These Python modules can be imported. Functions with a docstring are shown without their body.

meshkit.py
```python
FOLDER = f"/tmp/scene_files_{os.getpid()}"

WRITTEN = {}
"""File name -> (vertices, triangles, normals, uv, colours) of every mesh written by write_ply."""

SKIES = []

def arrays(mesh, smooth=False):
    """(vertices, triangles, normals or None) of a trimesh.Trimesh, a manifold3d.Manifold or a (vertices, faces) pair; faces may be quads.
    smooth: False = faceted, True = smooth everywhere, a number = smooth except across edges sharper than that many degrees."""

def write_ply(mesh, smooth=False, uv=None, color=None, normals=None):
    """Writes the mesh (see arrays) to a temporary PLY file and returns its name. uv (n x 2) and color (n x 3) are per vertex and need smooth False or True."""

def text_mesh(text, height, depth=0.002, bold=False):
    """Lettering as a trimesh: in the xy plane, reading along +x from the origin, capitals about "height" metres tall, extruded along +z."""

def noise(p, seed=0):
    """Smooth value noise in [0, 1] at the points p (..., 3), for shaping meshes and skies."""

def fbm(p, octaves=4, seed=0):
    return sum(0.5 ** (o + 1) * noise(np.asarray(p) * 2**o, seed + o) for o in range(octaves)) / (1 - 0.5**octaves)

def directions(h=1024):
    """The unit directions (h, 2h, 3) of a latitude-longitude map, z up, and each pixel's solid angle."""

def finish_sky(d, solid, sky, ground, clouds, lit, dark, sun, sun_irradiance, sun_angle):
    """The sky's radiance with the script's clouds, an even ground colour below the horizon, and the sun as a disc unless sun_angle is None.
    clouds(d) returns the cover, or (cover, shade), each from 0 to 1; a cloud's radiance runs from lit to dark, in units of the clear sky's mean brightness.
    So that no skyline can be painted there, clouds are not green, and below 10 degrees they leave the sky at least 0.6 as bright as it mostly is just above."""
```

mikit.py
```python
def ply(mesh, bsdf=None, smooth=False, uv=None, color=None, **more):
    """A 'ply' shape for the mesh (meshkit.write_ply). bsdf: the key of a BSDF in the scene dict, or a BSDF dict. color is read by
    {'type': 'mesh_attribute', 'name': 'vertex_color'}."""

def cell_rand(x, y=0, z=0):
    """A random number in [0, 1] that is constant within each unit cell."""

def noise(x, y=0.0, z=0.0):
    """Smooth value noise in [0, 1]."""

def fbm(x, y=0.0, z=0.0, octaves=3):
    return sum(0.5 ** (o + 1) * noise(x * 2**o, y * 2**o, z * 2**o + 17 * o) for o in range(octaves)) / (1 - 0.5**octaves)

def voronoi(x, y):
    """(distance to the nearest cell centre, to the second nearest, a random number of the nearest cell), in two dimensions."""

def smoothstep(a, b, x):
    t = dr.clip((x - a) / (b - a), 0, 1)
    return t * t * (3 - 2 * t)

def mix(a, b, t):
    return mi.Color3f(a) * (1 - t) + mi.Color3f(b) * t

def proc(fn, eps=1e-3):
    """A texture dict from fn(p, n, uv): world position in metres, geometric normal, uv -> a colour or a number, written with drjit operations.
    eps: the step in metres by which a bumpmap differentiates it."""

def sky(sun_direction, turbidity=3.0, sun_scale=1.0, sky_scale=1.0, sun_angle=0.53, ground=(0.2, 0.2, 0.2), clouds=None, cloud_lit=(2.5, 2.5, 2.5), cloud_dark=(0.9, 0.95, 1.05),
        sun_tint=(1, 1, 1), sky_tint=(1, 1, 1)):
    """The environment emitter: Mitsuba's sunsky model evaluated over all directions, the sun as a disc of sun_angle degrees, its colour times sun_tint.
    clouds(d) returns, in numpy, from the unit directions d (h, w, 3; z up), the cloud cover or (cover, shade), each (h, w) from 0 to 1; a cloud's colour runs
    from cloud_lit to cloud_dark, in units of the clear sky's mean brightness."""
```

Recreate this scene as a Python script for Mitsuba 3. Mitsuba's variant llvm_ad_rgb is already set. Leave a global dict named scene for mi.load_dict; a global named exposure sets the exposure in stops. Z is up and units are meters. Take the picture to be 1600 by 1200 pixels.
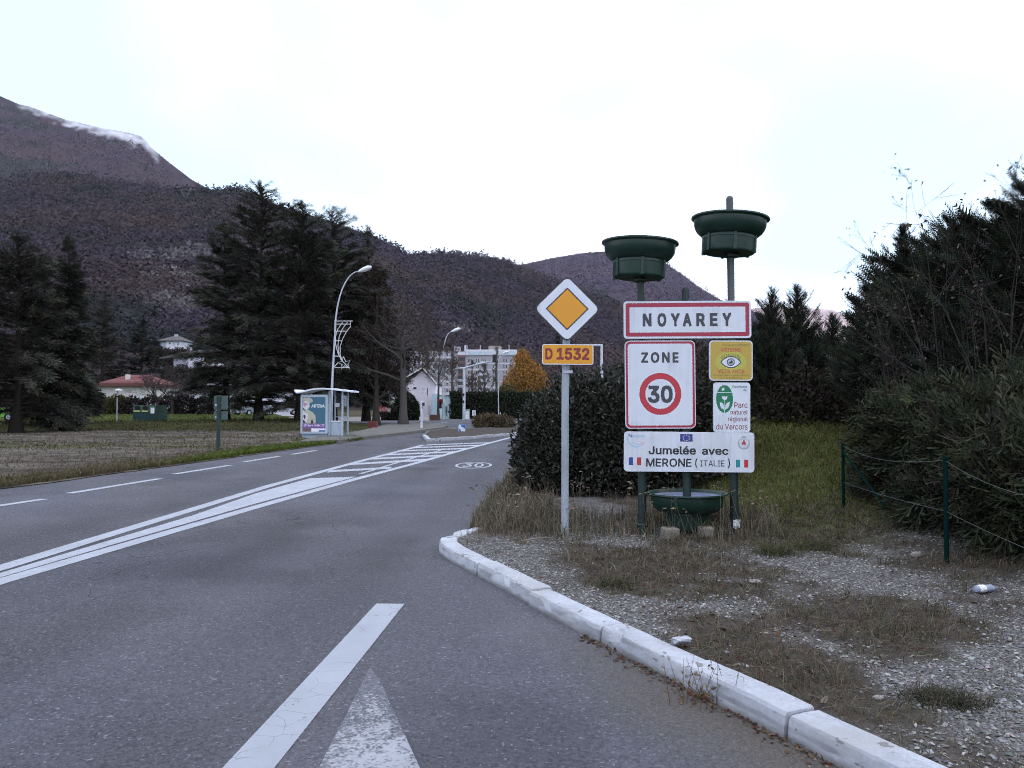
import math
import numpy as np
import trimesh
import shapely
import mitsuba as mi
import drjit as dr
import mikit
import meshkit
from shapely.geometry import Polygon, Point, LineString, box as sbox
from shapely.ops import unary_union
from shapely import affinity

T = mi.ScalarTransform4f
scene, labels = {}, {}

# ------------------------------------------------------------------ camera, sky, exposure
EYE, FOC, PITCH = 1.5, 1300.0, math.radians(1.54)       # eye height in metres, focal length for a 1600 px wide picture
scene['camera'] = {'type': 'perspective', 'fov': math.degrees(2 * math.atan(800 / FOC)), 'fov_axis': 'x',
                   'near_clip': 0.05, 'far_clip': 30000.0, 'medium': {'type': 'ref', 'id': 'air'},
                   'to_world': T().look_at(origin=[0, 0, EYE], target=[0, math.cos(PITCH), EYE + math.sin(PITCH)], up=[0, 0, 1])}


def cloud_cover(d):
    q = d / np.maximum(d[..., 2:3] + 0.22, 0.2)
    n = meshkit.fbm(np.stack([q[..., 0] * -0.75 + 3.1, q[..., 1] * 0.55 + 7.3, 0 * q[..., 0] + 0.4], -1), 5)
    thin = np.clip((n - 0.385) / 0.20, 0, 1)
    return 0.75 + 0.25 * thin, np.clip(1.0 - thin, 0, 1) * 0.84


scene['sky'] = mikit.sky([0.25, -0.35, 0.9], turbidity=4, sun_scale=0.06, sun_angle=40, clouds=cloud_cover,
                         cloud_lit=(2.78, 2.88, 3.40), cloud_dark=(1.5, 2.14, 2.45), sky_tint=(1.0, 1.0, 1.05))
exposure = 2.5

scene['air'] = {'type': 'homogeneous', 'albedo': {'type': 'rgb', 'value': [0.90, 0.86, 0.985]}, 'sigma_t': 0.000027}

# ------------------------------------------------------------------ helpers
RNG = np.random.default_rng(20171129)


def ray(px, py):
    u, v = (px - 800) / FOC, (600 - py) / FOC
    return np.array([u, math.cos(PITCH) - v * math.sin(PITCH), math.sin(PITCH) + v * math.cos(PITCH)])


def G(px, py, z=0.0):
    d = ray(px, py)
    t = (z - EYE) / d[2]
    return np.array([0, 0, EYE]) + t * d


def at(px, py, depth):
    d = ray(px, py)
    return np.array([0, 0, EYE]) + d * (depth / d[1])


def nz(x, y, z=0.0):
    """the same value noise as mikit.noise, in numpy"""
    x, y = np.asarray(x, float), np.asarray(y, float)
    return meshkit.noise(np.stack([x, y, 0 * x + z], -1) + 1000000)


def numbered(key):
    if not any(k == key or k.startswith(key + '__') for k in USED):
        USED.add(key)
        return key
    n = 1
    while f'{key}_{n:03d}' in USED:
        n += 1
    USED.add(f'{key}_{n:03d}')
    return f'{key}_{n:03d}'


USED = set()


def thing(name, label, cat, group=None):
    k = numbered(name)
    labels[k] = {'label': label, 'category': cat}
    if group:
        labels[k]['group'] = group
    return k


def put(key, mesh, bsdf, smooth=False, color=None, label=None):
    scene[key] = mikit.ply(mesh, bsdf, smooth=smooth, color=color)
    USED.add(key)
    if label:
        labels.setdefault(key, {})['label'] = label
    return key


def part(parent, name, mesh, bsdf, smooth=False, color=None, label=None):
    return put(numbered(parent + '__' + name), mesh, bsdf, smooth, color, label)


def struct(name, mesh, bsdf, smooth=False, color=None, label=None, kind='structure'):
    k = put(numbered(name), mesh, bsdf, smooth, color)
    labels[k] = {'kind': kind}
    if label:
        labels[k]['label'] = label
    return k


def rgb(c):
    return {'type': 'rgb', 'value': [float(x) for x in c]}


def mat(name, c, rough=0.6, metallic=0.0, spec=0.4):
    if name not in scene:
        scene[name] = {'type': 'twosided', 'bsdf': {'type': 'principled', 'base_color': c if isinstance(c, dict) else rgb(c), 'roughness': rough,
                                                   'metallic': metallic, 'specular': spec}}
    return name


scene['foliage'] = {'type': 'twosided', 'bsdf': {'type': 'diffuse', 'reflectance': {'type': 'mesh_attribute', 'name': 'vertex_color'}}}
scene['glossy_leaf'] = {'type': 'twosided', 'bsdf': {'type': 'principled', 'base_color': {'type': 'mesh_attribute', 'name': 'vertex_color'},
                                                     'roughness': 0.55, 'specular': 0.25}}


class MB:
    """collects pieces of one mesh"""

    def __init__(self):
        self.v, self.f, self.c, self.n = [], [], [], 0

    def raw(self, v, f, c=None):
        v, f = np.asarray(v, float), np.asarray(f, int)
        if f.shape[1] == 4:
            f = np.vstack([f[:, [0, 1, 2]], f[:, [0, 2, 3]]])
        self.v.append(v)
        self.f.append(f + self.n)
        if c is not None:
            self.c.append(np.broadcast_to(np.asarray(c, float), v.shape))
        self.n += len(v)
        return self

    def add(self, m, c=None):
        return self.raw(m.vertices, m.faces, c)

    def box(self, lo, hi, bevel=0.0, c=None):
        lo, hi = np.asarray(lo, float), np.asarray(hi, float)
        if bevel:
            return self.add(bevel_box(lo, hi, bevel), c)
        m = trimesh.creation.box(extents=hi - lo)
        m.apply_translation((lo + hi) / 2)
        return self.add(m, c)

    def tube(self, pts, radii, sides=8, caps=True, c=None):
        p = np.asarray(pts, float)
        r = np.broadcast_to(np.asarray(radii, float), (len(p),))
        t = np.gradient(p, axis=0)
        t /= np.linalg.norm(t, axis=1, keepdims=True) + 1e-12
        ref = np.array([0, 0, 1.0]) if abs(t[:, 2]).mean() < 0.8 else np.array([1.0, 0, 0])
        a = np.cross(t, ref)
        a /= np.linalg.norm(a, axis=1, keepdims=True) + 1e-12
        b = np.cross(t, a)
        g = np.arange(sides) * 2 * np.pi / sides
        v = p[:, None] + r[:, None, None] * (np.cos(g)[None, :, None] * a[:, None] + np.sin(g)[None, :, None] * b[:, None])
        i, j = np.meshgrid(np.arange(len(p) - 1), np.arange(sides), indexing='ij')
        q = np.stack([i * sides + j, i * sides + (j + 1) % sides, (i + 1) * sides + (j + 1) % sides, (i + 1) * sides + j], -1).reshape(-1, 4)[:, ::-1]
        f = np.vstack([q[:, [0, 1, 2]], q[:, [0, 2, 3]]])
        v = v.reshape(-1, 3)
        if caps:
            n = len(v)
            v = np.vstack([v, p[:1], p[-1:]])
            k = np.arange(sides)
            f = np.vstack([f, np.stack([k * 0 + n, k, (k + 1) % sides], 1), np.stack([k * 0 + n + 1, (k + 1) % sides + n - sides, k + n - sides], 1)])
        return self.raw(v, f, c)

    def lathe(self, prof, center, n=28, c=None):
        prof = np.asarray(prof, float)
        g = np.arange(n) * 2 * np.pi / n
        v = np.stack([prof[:, None, 0] * np.cos(g), prof[:, None, 0] * np.sin(g), np.repeat(prof[:, 1:2], n, 1)], -1)
        i, j = np.meshgrid(np.arange(len(prof) - 1), np.arange(n), indexing='ij')
        q = np.stack([i * n + j, i * n + (j + 1) % n, (i + 1) * n + (j + 1) % n, (i + 1) * n + j], -1).reshape(-1, 4)
        return self.raw(v.reshape(-1, 3) + np.asarray(center, float), q, c)

    @property
    def mesh(self):
        return np.vstack(self.v), np.vstack(self.f)

    @property
    def col(self):
        return np.vstack(self.c)


def bevel_box(lo, hi, b):
    lo, hi = np.asarray(lo, float), np.asarray(hi, float)
    pts = []
    for k in range(3):
        for s in np.ndindex(2, 2, 2):
            p = np.where(np.array(s) == 1, hi - b, lo + b)
            p[k] = hi[k] if s[k] else lo[k]
            pts.append(p)
    return trimesh.convex.convex_hull(np.array(pts))


def turn(mesh, deg, about):
    """mesh turned about the vertical through a point"""
    v, f = mesh if isinstance(mesh, tuple) else (np.array(mesh.vertices), np.array(mesh.faces))
    a = math.radians(deg)
    R = np.array([[math.cos(a), -math.sin(a), 0], [math.sin(a), math.cos(a), 0], [0, 0, 1]])
    about = np.array([about[0], about[1], 0.0])
    return (v - about) @ R.T + about, f


def extrude(poly, depth):
    gs = [g for g in getattr(poly, 'geoms', [poly]) if g.geom_type == 'Polygon' and g.area > 1e-9]
    return trimesh.util.concatenate([trimesh.creation.extrude_polygon(g, depth, engine='earcut') for g in gs])


def facing(mesh, o, rot=0.0, yaw=0.0):
    """a mesh drawn in the xy plane, stood up at o so that its +z looks towards -y (the road user)"""
    v = np.array(mesh.vertices)
    a, b = math.radians(rot), math.radians(yaw)
    x, y = v[:, 0] * math.cos(a) - v[:, 1] * math.sin(a), v[:, 0] * math.sin(a) + v[:, 1] * math.cos(a)
    w = np.stack([x * math.cos(b) + v[:, 2] * math.sin(b), x * math.sin(b) - v[:, 2] * math.cos(b), y], 1) + np.asarray(o, float)
    return w, np.array(mesh.faces)


def rrect(x0, y0, x1, y1, r):
    return sbox(x0 + r, y0 + r, x1 - r, y1 - r).buffer(r, quad_segs=6)


def sheet(poly, z):
    out = MB()
    for g in getattr(poly, 'geoms', [poly]):
        if g.geom_type != 'Polygon' or g.area < 1e-6:
            continue
        v, f = trimesh.creation.triangulate_polygon(g, engine='earcut')
        out.raw(np.column_stack([v, np.full(len(v), z)]), f)
    v, f = out.mesh
    n = np.cross(v[f[:, 1]] - v[f[:, 0]], v[f[:, 2]] - v[f[:, 0]])[:, 2]
    f[n < 0] = f[n < 0][:, ::-1]
    return v, f


def grid(x, y, z):
    """height field from three (n, m) arrays"""
    n, m = x.shape
    i, j = np.meshgrid(np.arange(n - 1), np.arange(m - 1), indexing='ij')
    q = np.stack([i * m + j, i * m + j + 1, (i + 1) * m + j + 1, (i + 1) * m + j], -1).reshape(-1, 4)
    v = np.stack([x, y, z], -1).reshape(-1, 3)
    f = np.vstack([q[:, [0, 1, 2]], q[:, [0, 2, 3]]])
    nn = np.cross(v[f[:, 1]] - v[f[:, 0]], v[f[:, 2]] - v[f[:, 0]])[:, 2]
    f[nn < 0] = f[nn < 0][:, ::-1]
    return v, f


def frames(d, rng, roll=None):
    """(k,3,3) frames whose first column is d"""
    d = d / (np.linalg.norm(d, axis=1, keepdims=True) + 1e-9)
    r = rng.normal(size=d.shape) if roll is None else roll
    b = np.cross(d, r)
    b /= np.linalg.norm(b, axis=1, keepdims=True) + 1e-9
    return np.stack([d, b, np.cross(d, b)], -1)


def scatter(tv, tf, M, size, pos, col):
    k, n = len(pos), len(tv)
    size = np.broadcast_to(np.asarray(size, float), (k,))
    v = np.einsum('kij,nj->kni', M, tv) * size[:, None, None] + pos[:, None]
    f = tf[None] + (np.arange(k) * n)[:, None, None]
    return v.reshape(-1, 3), f.reshape(-1, 3), np.repeat(col, n, 0)


def tint(base, k, rng, spread=0.25, hue=0.08):
    base = np.asarray(base, float)
    return np.clip(base * (1 + spread * rng.normal(size=(k, 1))) * (1 + hue * rng.normal(size=(k, 3))), 0.004, 0.9)


def segs(p0, p1, r0, r1):
    """many three-sided twigs at once"""
    p0, p1 = np.asarray(p0, float), np.asarray(p1, float)
    d = p1 - p0
    d /= np.linalg.norm(d, axis=1, keepdims=True) + 1e-9
    a = np.cross(d, np.where(np.abs(d[:, 2:]) < 0.9, [0, 0, 1.0], [1.0, 0, 0]))
    a /= np.linalg.norm(a, axis=1, keepdims=True) + 1e-9
    b = np.cross(d, a)
    out = []
    for p, r in ((p0, r0), (p1, r1)):
        for g in (0, 2.0944, 4.18879):
            out.append(p + np.asarray(r)[:, None] * (math.cos(g) * a + math.sin(g) * b))
    v = np.stack(out, 1).reshape(-1, 3)
    f = np.array([[0, 3, 4], [0, 4, 1], [1, 4, 5], [1, 5, 2], [2, 5, 3], [2, 3, 0]])
    return v, (f[None] + (np.arange(len(p0)) * 6)[:, None, None]).reshape(-1, 3)


# ------------------------------------------------------------------ surfaces
def asphalt_fn(p, n, uv):
    fine = mikit.noise(p.x * 160, p.y * 160)
    mid = mikit.noise(p.x * 62 + 9, p.y * 62)
    big = mikit.fbm(p.x * 0.55, p.y * 0.16, 0, 4)
    patch = mikit.smoothstep(0.45, 0.75, mikit.fbm(p.x * 1.3 + 40, p.y * 0.9, 3, 3))
    v = 0.083 + 0.046 * (fine - 0.5) + 0.042 * (mid - 0.5) + 0.050 * (big - 0.5) + 0.012 * patch
    pale = mikit.smoothstep(0.86, 0.93, mikit.noise(p.x * 75 + 5, p.y * 75 + 3))
    v = v + 0.11 * pale
    # tyre tracks of the approach lane, a little darker and smoother
    c = p.x - 0.062 * p.y
    track = dr.exp(-dr.square((c + 1.75) / 0.35)) + dr.exp(-dr.square((c + 3.25) / 0.35)) + dr.exp(-dr.square((c + 6.1) / 0.4))
    v = v * (1 - 0.14 * track)
    a, b, w = mikit.voronoi(p.x * 0.55 + 0.3 * mikit.noise(p.x * 3, p.y * 3), p.y * 0.4 + 0.3 * mikit.noise(p.x * 3 + 7, p.y * 3))
    crack = mikit.smoothstep(0.016, 0.0, b - a) * mikit.smoothstep(0.44, 0.56, mikit.noise(p.x * 0.35 + 3, p.y * 0.25))
    v = v * (1 - 0.5 * crack)
    stain = mikit.smoothstep(0.62, 0.8, mikit.fbm(p.x * 0.5 + 11, p.y * 0.5 + 5, 0, 4))
    c = mikit.mix([0.765, 0.78, 0.965], [0.83, 0.81, 0.92], mikit.noise(p.x * 0.8, p.y * 0.5, 4)) * dr.maximum(v * (1 - 0.22 * stain), 0.012)
    gutter = p.x - (0.75 - 0.455 * (p.y - 4.875))
    silt = mikit.smoothstep(-0.75, -0.12, gutter + 0.5 * (mikit.fbm(p.x * 2.2, p.y * 2.2, 3, 4) - 0.5)) * mikit.smoothstep(6.2, 4.0, p.y) * 0.92
    return mikit.mix(c, mi.Color3f([0.078, 0.068, 0.059]) * (0.6 + 0.7 * fine), silt)


def asphalt_bump(p, n, uv):
    return 0.006 * mikit.noise(p.x * 90, p.y * 90) + 0.004 * mikit.noise(p.x * 45 + 9, p.y * 45)


scene['asphalt'] = {'type': 'bumpmap', 'nested': {'type': 'principled', 'base_color': mikit.proc(asphalt_fn), 'roughness': 0.8, 'specular': 0.25},
                    'arbitrary': mikit.proc(asphalt_bump, 0.003), 'scale': 1.0}


def paint_fn(wear, white, drift):
    def fn(p, n, uv):
        w = mikit.fbm(p.x * 2.3, p.y * 1.1, 5, 3) * 0.42 + mikit.noise(p.x * 110, p.y * 110) * 0.24 + mikit.noise(p.x * 60, p.y * 60) * 0.22 + mikit.noise(p.x * 19, p.y * 12, 2) * 0.12
        w = w + drift * mikit.smoothstep(-0.60, -0.98, p.x - 0.05 * (p.y - 3.5)) + 0.7 * drift * mikit.smoothstep(-0.10, 0.0, p.x + 0.37 + 0.31 * (p.y - 3.45)) + drift * 0.8 * mikit.smoothstep(4.1, 4.8, p.y)
        bare = mikit.smoothstep(wear - 0.07 - 0.5 * drift, wear + 0.07 + 0.5 * drift, w)
        a, b, q = mikit.voronoi(p.x * 4 + 0.5 * mikit.noise(p.x * 9, p.y * 9), p.y * 5.5 + 0.5 * mikit.noise(p.x * 9 + 3, p.y * 9))
        crack = mikit.smoothstep(0.03, 0.0, b - a) * mikit.smoothstep(0.42, 0.55, mikit.noise(p.x * 2.1, p.y * 1.7, 8))
        base = asphalt_fn(p, n, uv) * (1.0 + 2.2 * drift)
        dirt = 0.80 + 0.22 * mikit.fbm(p.x * 5, p.y * 3, 1, 3)
        c = mikit.mix(mi.Color3f(white) * dirt, base, bare)
        return c * (1 - 0.45 * crack * (1 - bare))
    return fn


for nm, wear, white, drift in (('road_paint', 0.74, [0.30, 0.315, 0.36], 0.0), ('worn_paint', 0.52, [0.29, 0.30, 0.335], 0.13)):
    scene[nm] = {'type': 'principled', 'base_color': mikit.proc(paint_fn(wear, white, drift)), 'roughness': 0.65, 'specular': 0.3}


def kerb_fn(p, n, uv):
    d = mikit.fbm(p.x * 6, p.y * 6, p.z * 9, 4)
    grime = mikit.smoothstep(0.50, 0.66, mikit.fbm(p.x * 3.1 + 3, p.y * 3.1, p.z * 14, 4))
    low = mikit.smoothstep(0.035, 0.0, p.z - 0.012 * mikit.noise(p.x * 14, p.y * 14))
    chip = mikit.smoothstep(0.685, 0.72, mikit.fbm(p.x * 15 + 31, p.y * 15, p.z * 30, 4))
    scuff = mikit.smoothstep(0.55, 0.70, mikit.fbm(p.x * 4.5 + 13, p.y * 2.2 + 5, p.z * 18, 4)) * mikit.smoothstep(0.125, 0.085, p.z)
    c = mi.Color3f([0.37, 0.385, 0.43]) * (0.72 + 0.45 * d) * (0.86 + 0.2 * mikit.noise(p.x * 70, p.y * 70, p.z * 70))
    c = mikit.mix(c, [0.30, 0.30, 0.31], 0.55 * grime)
    c = mikit.mix(c, [0.10, 0.10, 0.105], 0.42 * scuff)
    c = mikit.mix(c, [0.15, 0.145, 0.14], 0.85 * chip)
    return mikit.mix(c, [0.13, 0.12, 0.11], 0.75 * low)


def kerb_bump(p, n, uv):
    return 0.010 * mikit.fbm(p.x * 24, p.y * 24, p.z * 24, 4)


scene['kerb_paint'] = {'type': 'twosided', 'bsdf': {'type': 'bumpmap', 'nested': {'type': 'principled', 'base_color': mikit.proc(kerb_fn), 'roughness': 0.75, 'specular': 0.25},
                       'arbitrary': mikit.proc(kerb_bump, 0.004), 'scale': 1.0}}


def gravel_mask(x, y, noise):
    """1 where bare gravel shows, 0 where weeds grow"""
    a = noise(x * 0.62 + 2.3, y * 0.5 + 1.2, 2.0) * 0.6 + noise(x * 1.7 + 5, y * 1.5, 3.0) * 0.27 + noise(x * 4.2, y * 4.2, 4.0) * 0.16
    return a


def verge_fn(p, n, uv):
    m = gravel_mask(p.x, p.y, mikit.noise) + VERGE_BIAS(p.x, p.y, dr.minimum, dr.maximum)
    g = mikit.smoothstep(0.40, 0.62, m + 0.10 * (mikit.noise(p.x * 11, p.y * 11, 21) - 0.5)) * 0.92
    f1 = mikit.noise(p.x * 55, p.y * 55)
    a, b, w = mikit.voronoi(p.x * 34, p.y * 34)
    stone = mikit.mix([0.050, 0.046, 0.043], [0.21, 0.207, 0.212], mikit.smoothstep(0.02, 0.3, b - a) * (0.35 + 0.65 * w))
    soil = mikit.mix([0.030, 0.026, 0.023], [0.088, 0.078, 0.067], mikit.fbm(p.x * 9, p.y * 9, 0, 4) * 0.6 + 0.4 * f1)
    turf = mikit.mix([0.030, 0.036, 0.014], [0.085, 0.092, 0.036], mikit.fbm(p.x * 7, p.y * 7, 6, 4))
    t = mikit.smoothstep(8.8, 11.5, p.y + 1.5 * mikit.noise(p.x * 1.1, p.y * 1.1, 7)) * mikit.smoothstep(1.6, 3.2, p.x)
    return mikit.mix(mikit.mix(soil, stone, g), turf, t)


def VERGE_BIAS(x, y, mn, mx):
    """gravel is barest near the camera on the right and by the kerb's far end, and gone on the bank"""
    bank = mx(0.0, mn(1.0, (y - 8.2) / 2.2)) * mx(0.0, mn(1.0, (x - 1.0) / 1.6))
    near = mx(0.0, mn(1.0, (5.6 - y) / 2.0)) * mx(0.0, mn(1.0, (x - 1.55 + 0.25 * (y - 3.5)) / 0.7))
    path = mx(0.0, 1.0 - abs(x - (4.15 - 0.33 * (y - 3.0)) + 0.0) / 0.75) * mx(0.0, mn(1.0, (9.0 - y) / 1.5))
    tip = mx(0.0, 1.0 - abs(x - (0.9 - 0.42 * (y - 5.4))) / 0.55) * mx(0.0, mn(1.0, (10.2 - y) / 1.0)) * mx(0.0, mn(1.0, (y - 5.0) / 0.6))
    edge = mx(0.0, 1.0 - abs(x - (1.75 - 0.44 * (y - 4.0))) / 0.5) * mx(0.0, mn(1.0, (7.0 - y) / 1.5))
    return 0.40 * near + 0.20 * path + 0.18 * tip - 0.30 * edge * (1 - tip) - 0.6 * bank - 0.05


scene['verge_soil'] = {'type': 'diffuse', 'reflectance': mikit.proc(verge_fn)}


def field_fn(p, n, uv):
    row = mikit.noise(p.x * 0.25, p.y * 2.6, 1) * 0.6 + mikit.noise(p.x * 1.1 + 4, p.y * 7, 2) * 0.4
    v = 0.6 * row + 0.4 * mikit.fbm(p.x * 2.2, p.y * 2.2, 0, 3)
    c = mikit.mix([0.050, 0.043, 0.037], [0.150, 0.132, 0.115], mikit.smoothstep(0.25, 0.75, v))
    green = mikit.smoothstep(0.60, 0.75, mikit.fbm(p.x * 0.22 + 2, p.y * 0.3, 9, 3))
    c = mikit.mix(c, [0.070, 0.075, 0.034], 0.6 * green)
    lawn = mikit.smoothstep(50.0, 53.5, p.y + 2 * mikit.noise(p.x * 0.4, p.y * 0.4, 3))
    gl = mikit.mix([0.028, 0.026, 0.018], [0.065, 0.070, 0.030], mikit.fbm(p.x * 0.5, p.y * 0.8, 2, 4))
    far = mikit.smoothstep(62.0, 68.0, p.y)
    gl = mikit.mix(gl, [0.075, 0.092, 0.034], far * 0.8)
    return mikit.mix(c, gl, lawn)


scene['field_soil'] = {'type': 'diffuse', 'reflectance': mikit.proc(field_fn)}


def land_fn(p, n, uv):
    return mikit.mix([0.05, 0.048, 0.03], [0.11, 0.10, 0.07], mikit.fbm(p.x * 0.05, p.y * 0.05, 0, 4))


scene['land'] = {'type': 'diffuse', 'reflectance': mikit.proc(land_fn)}


def pavement_fn(p, n, uv):
    v = 0.15 + 0.05 * (mikit.fbm(p.x * 2, p.y * 2, 0, 4) - 0.5) + 0.05 * (mikit.noise(p.x * 30, p.y * 30) - 0.5)
    return mi.Color3f([1.0, 0.97, 0.93]) * v


scene['pavement_grit'] = {'type': 'twosided', 'bsdf': {'type': 'diffuse', 'reflectance': mikit.proc(pavement_fn)}}


def island_fn(p, n, uv):
    return mikit.mix([0.055, 0.050, 0.045], [0.105, 0.098, 0.092], mikit.fbm(p.x * 3, p.y * 3, 0, 4))


scene['island_grit'] = {'type': 'diffuse', 'reflectance': mikit.proc(island_fn)}

# ------------------------------------------------------------------ ground, road, kerb
scene['haze'] = {'type': 'cube', 'bsdf': {'type': 'null'}, 'interior': {'type': 'ref', 'id': 'air'},
                 'to_world': T().translate([0, 2500, 799]).scale([9000, 9000, 800])}
labels['haze'] = {'kind': 'stuff', 'label': 'thin blue air over the valley'}

xs, ys = np.meshgrid(np.linspace(-8000, 8000, 41), np.linspace(-5500, 10500, 41), indexing='ij')
struct('ground', grid(xs, ys, 0 * xs - 0.06), 'land')

# front foot of the white kerb (y, x), then the grassy edge of the carriageway further on
KERB = np.array([[0.2, 2.86], [3.55, 1.34], [4.06, 1.12], [4.875, 0.75], [6.29, 0.145], [7.39, -0.31], [8.2, -0.64], [8.62, -0.76], [8.95, -0.77], [9.25, -0.68], [9.72, -0.50]])
EDGE = np.vstack([KERB, [[10.6, -0.52], [12.2, -0.48], [13.9, -0.40], [17.7, -0.05], [24, 0.7], [35, 2.2], [48, 4.5], [70, 11], [95, 22]]])


def edge_x(y):
    return np.interp(y, EDGE[:, 0], EDGE[:, 1])


def sst(a, b, x):
    t = np.clip((np.asarray(x, float) - a) / (b - a), 0, 1)
    return t * t * (3 - 2 * t)


def verge_z(x, y):
    e = x - edge_x(y)
    near = sst(9.2, 10.2, y)
    z = 0.088 * (1 - near) + near * (0.012 + 0.10 * sst(0, 0.9, e))
    bank = sst(9.0, 19.5, y + 0.35 * np.maximum(x - 4, 0)) * sst(1.2, 5.2, x - 0.06 * (y - 10))
    z = z + 1.06 * bank + 0.12 * sst(3.2, 5.0, x) * (1 - bank)
    z = z + (0.05 * (nz(x * 0.9, y * 0.9) - 0.5) + 0.035 * (nz(x * 3.1, y * 3.1) - 0.5)) * sst(0.1, 0.7, e)
    return z


LEFT = np.array([[-6, -10.5], [8, -9.75], [15, -9.25], [20, -8.65], [28, -7.75], [35, -6.85], [37.5, -6.6]])
road_poly = Polygon([(x, y) for y, x in LEFT] + [(-6.1, 41), (-4.2, 52), (-4.6, 57), (-7, 62), (-13, 64.5), (-45, 66), (-45, 84), (-9, 90), (-6, 130), (40, 190), (60, 175),
                    (26, 95), (15, 70), (8, 48), (6, 30), (4, 12), (4, -6)])
road = struct('road', sheet(road_poly, 0.0), 'asphalt')

# markings, each its own sheet 4 mm above the asphalt


def mark(name, pts, bsdf='road_paint', z=0.004):
    return part(road, name, sheet(Polygon(pts), z), bsdf)


def pxmark(name, pix, bsdf='road_paint', z=0.004):
    return mark(name, [G(x, y)[:2] for x, y in pix], bsdf, z)


def stripe(name, pts, w, z=0.004, bsdf='road_paint'):
    return part(road, name, sheet(LineString(pts).buffer(w / 2, cap_style='flat', join_style='mitre'), z), bsdf)


def g2(x, y):
    return tuple(G(x, y)[:2])


d0 = (np.array(g2(609, 944)) - np.array(g2(388, 1199)))
d0 = d0 / np.linalg.norm(d0)
tip = np.array(g2(610, 944))
stripe('dash_line', [tuple(tip), tuple(tip - d0 * 5.5)], 0.215)
mark('arrow_mark', [(-0.815, 4.83), (-0.70, 4.52), (-0.37, 3.45), (-0.10, 2.3), (-0.84, 2.3), (-0.80, 3.45)], 'worn_paint')
# left edge dashes
for a, b in (((-60, 799), (69, 780)), ((108, 771), (250, 748)), ((272, 741), (360, 727)), ((380, 722), (437, 713)), ((456, 710), (494, 704))):
    stripe('edge_dash', [g2(*a), g2(*b)], 0.17)
stripe('edge_dash', [(-9.0, -3.0), (-8.6, 4)], 0.17)
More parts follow.
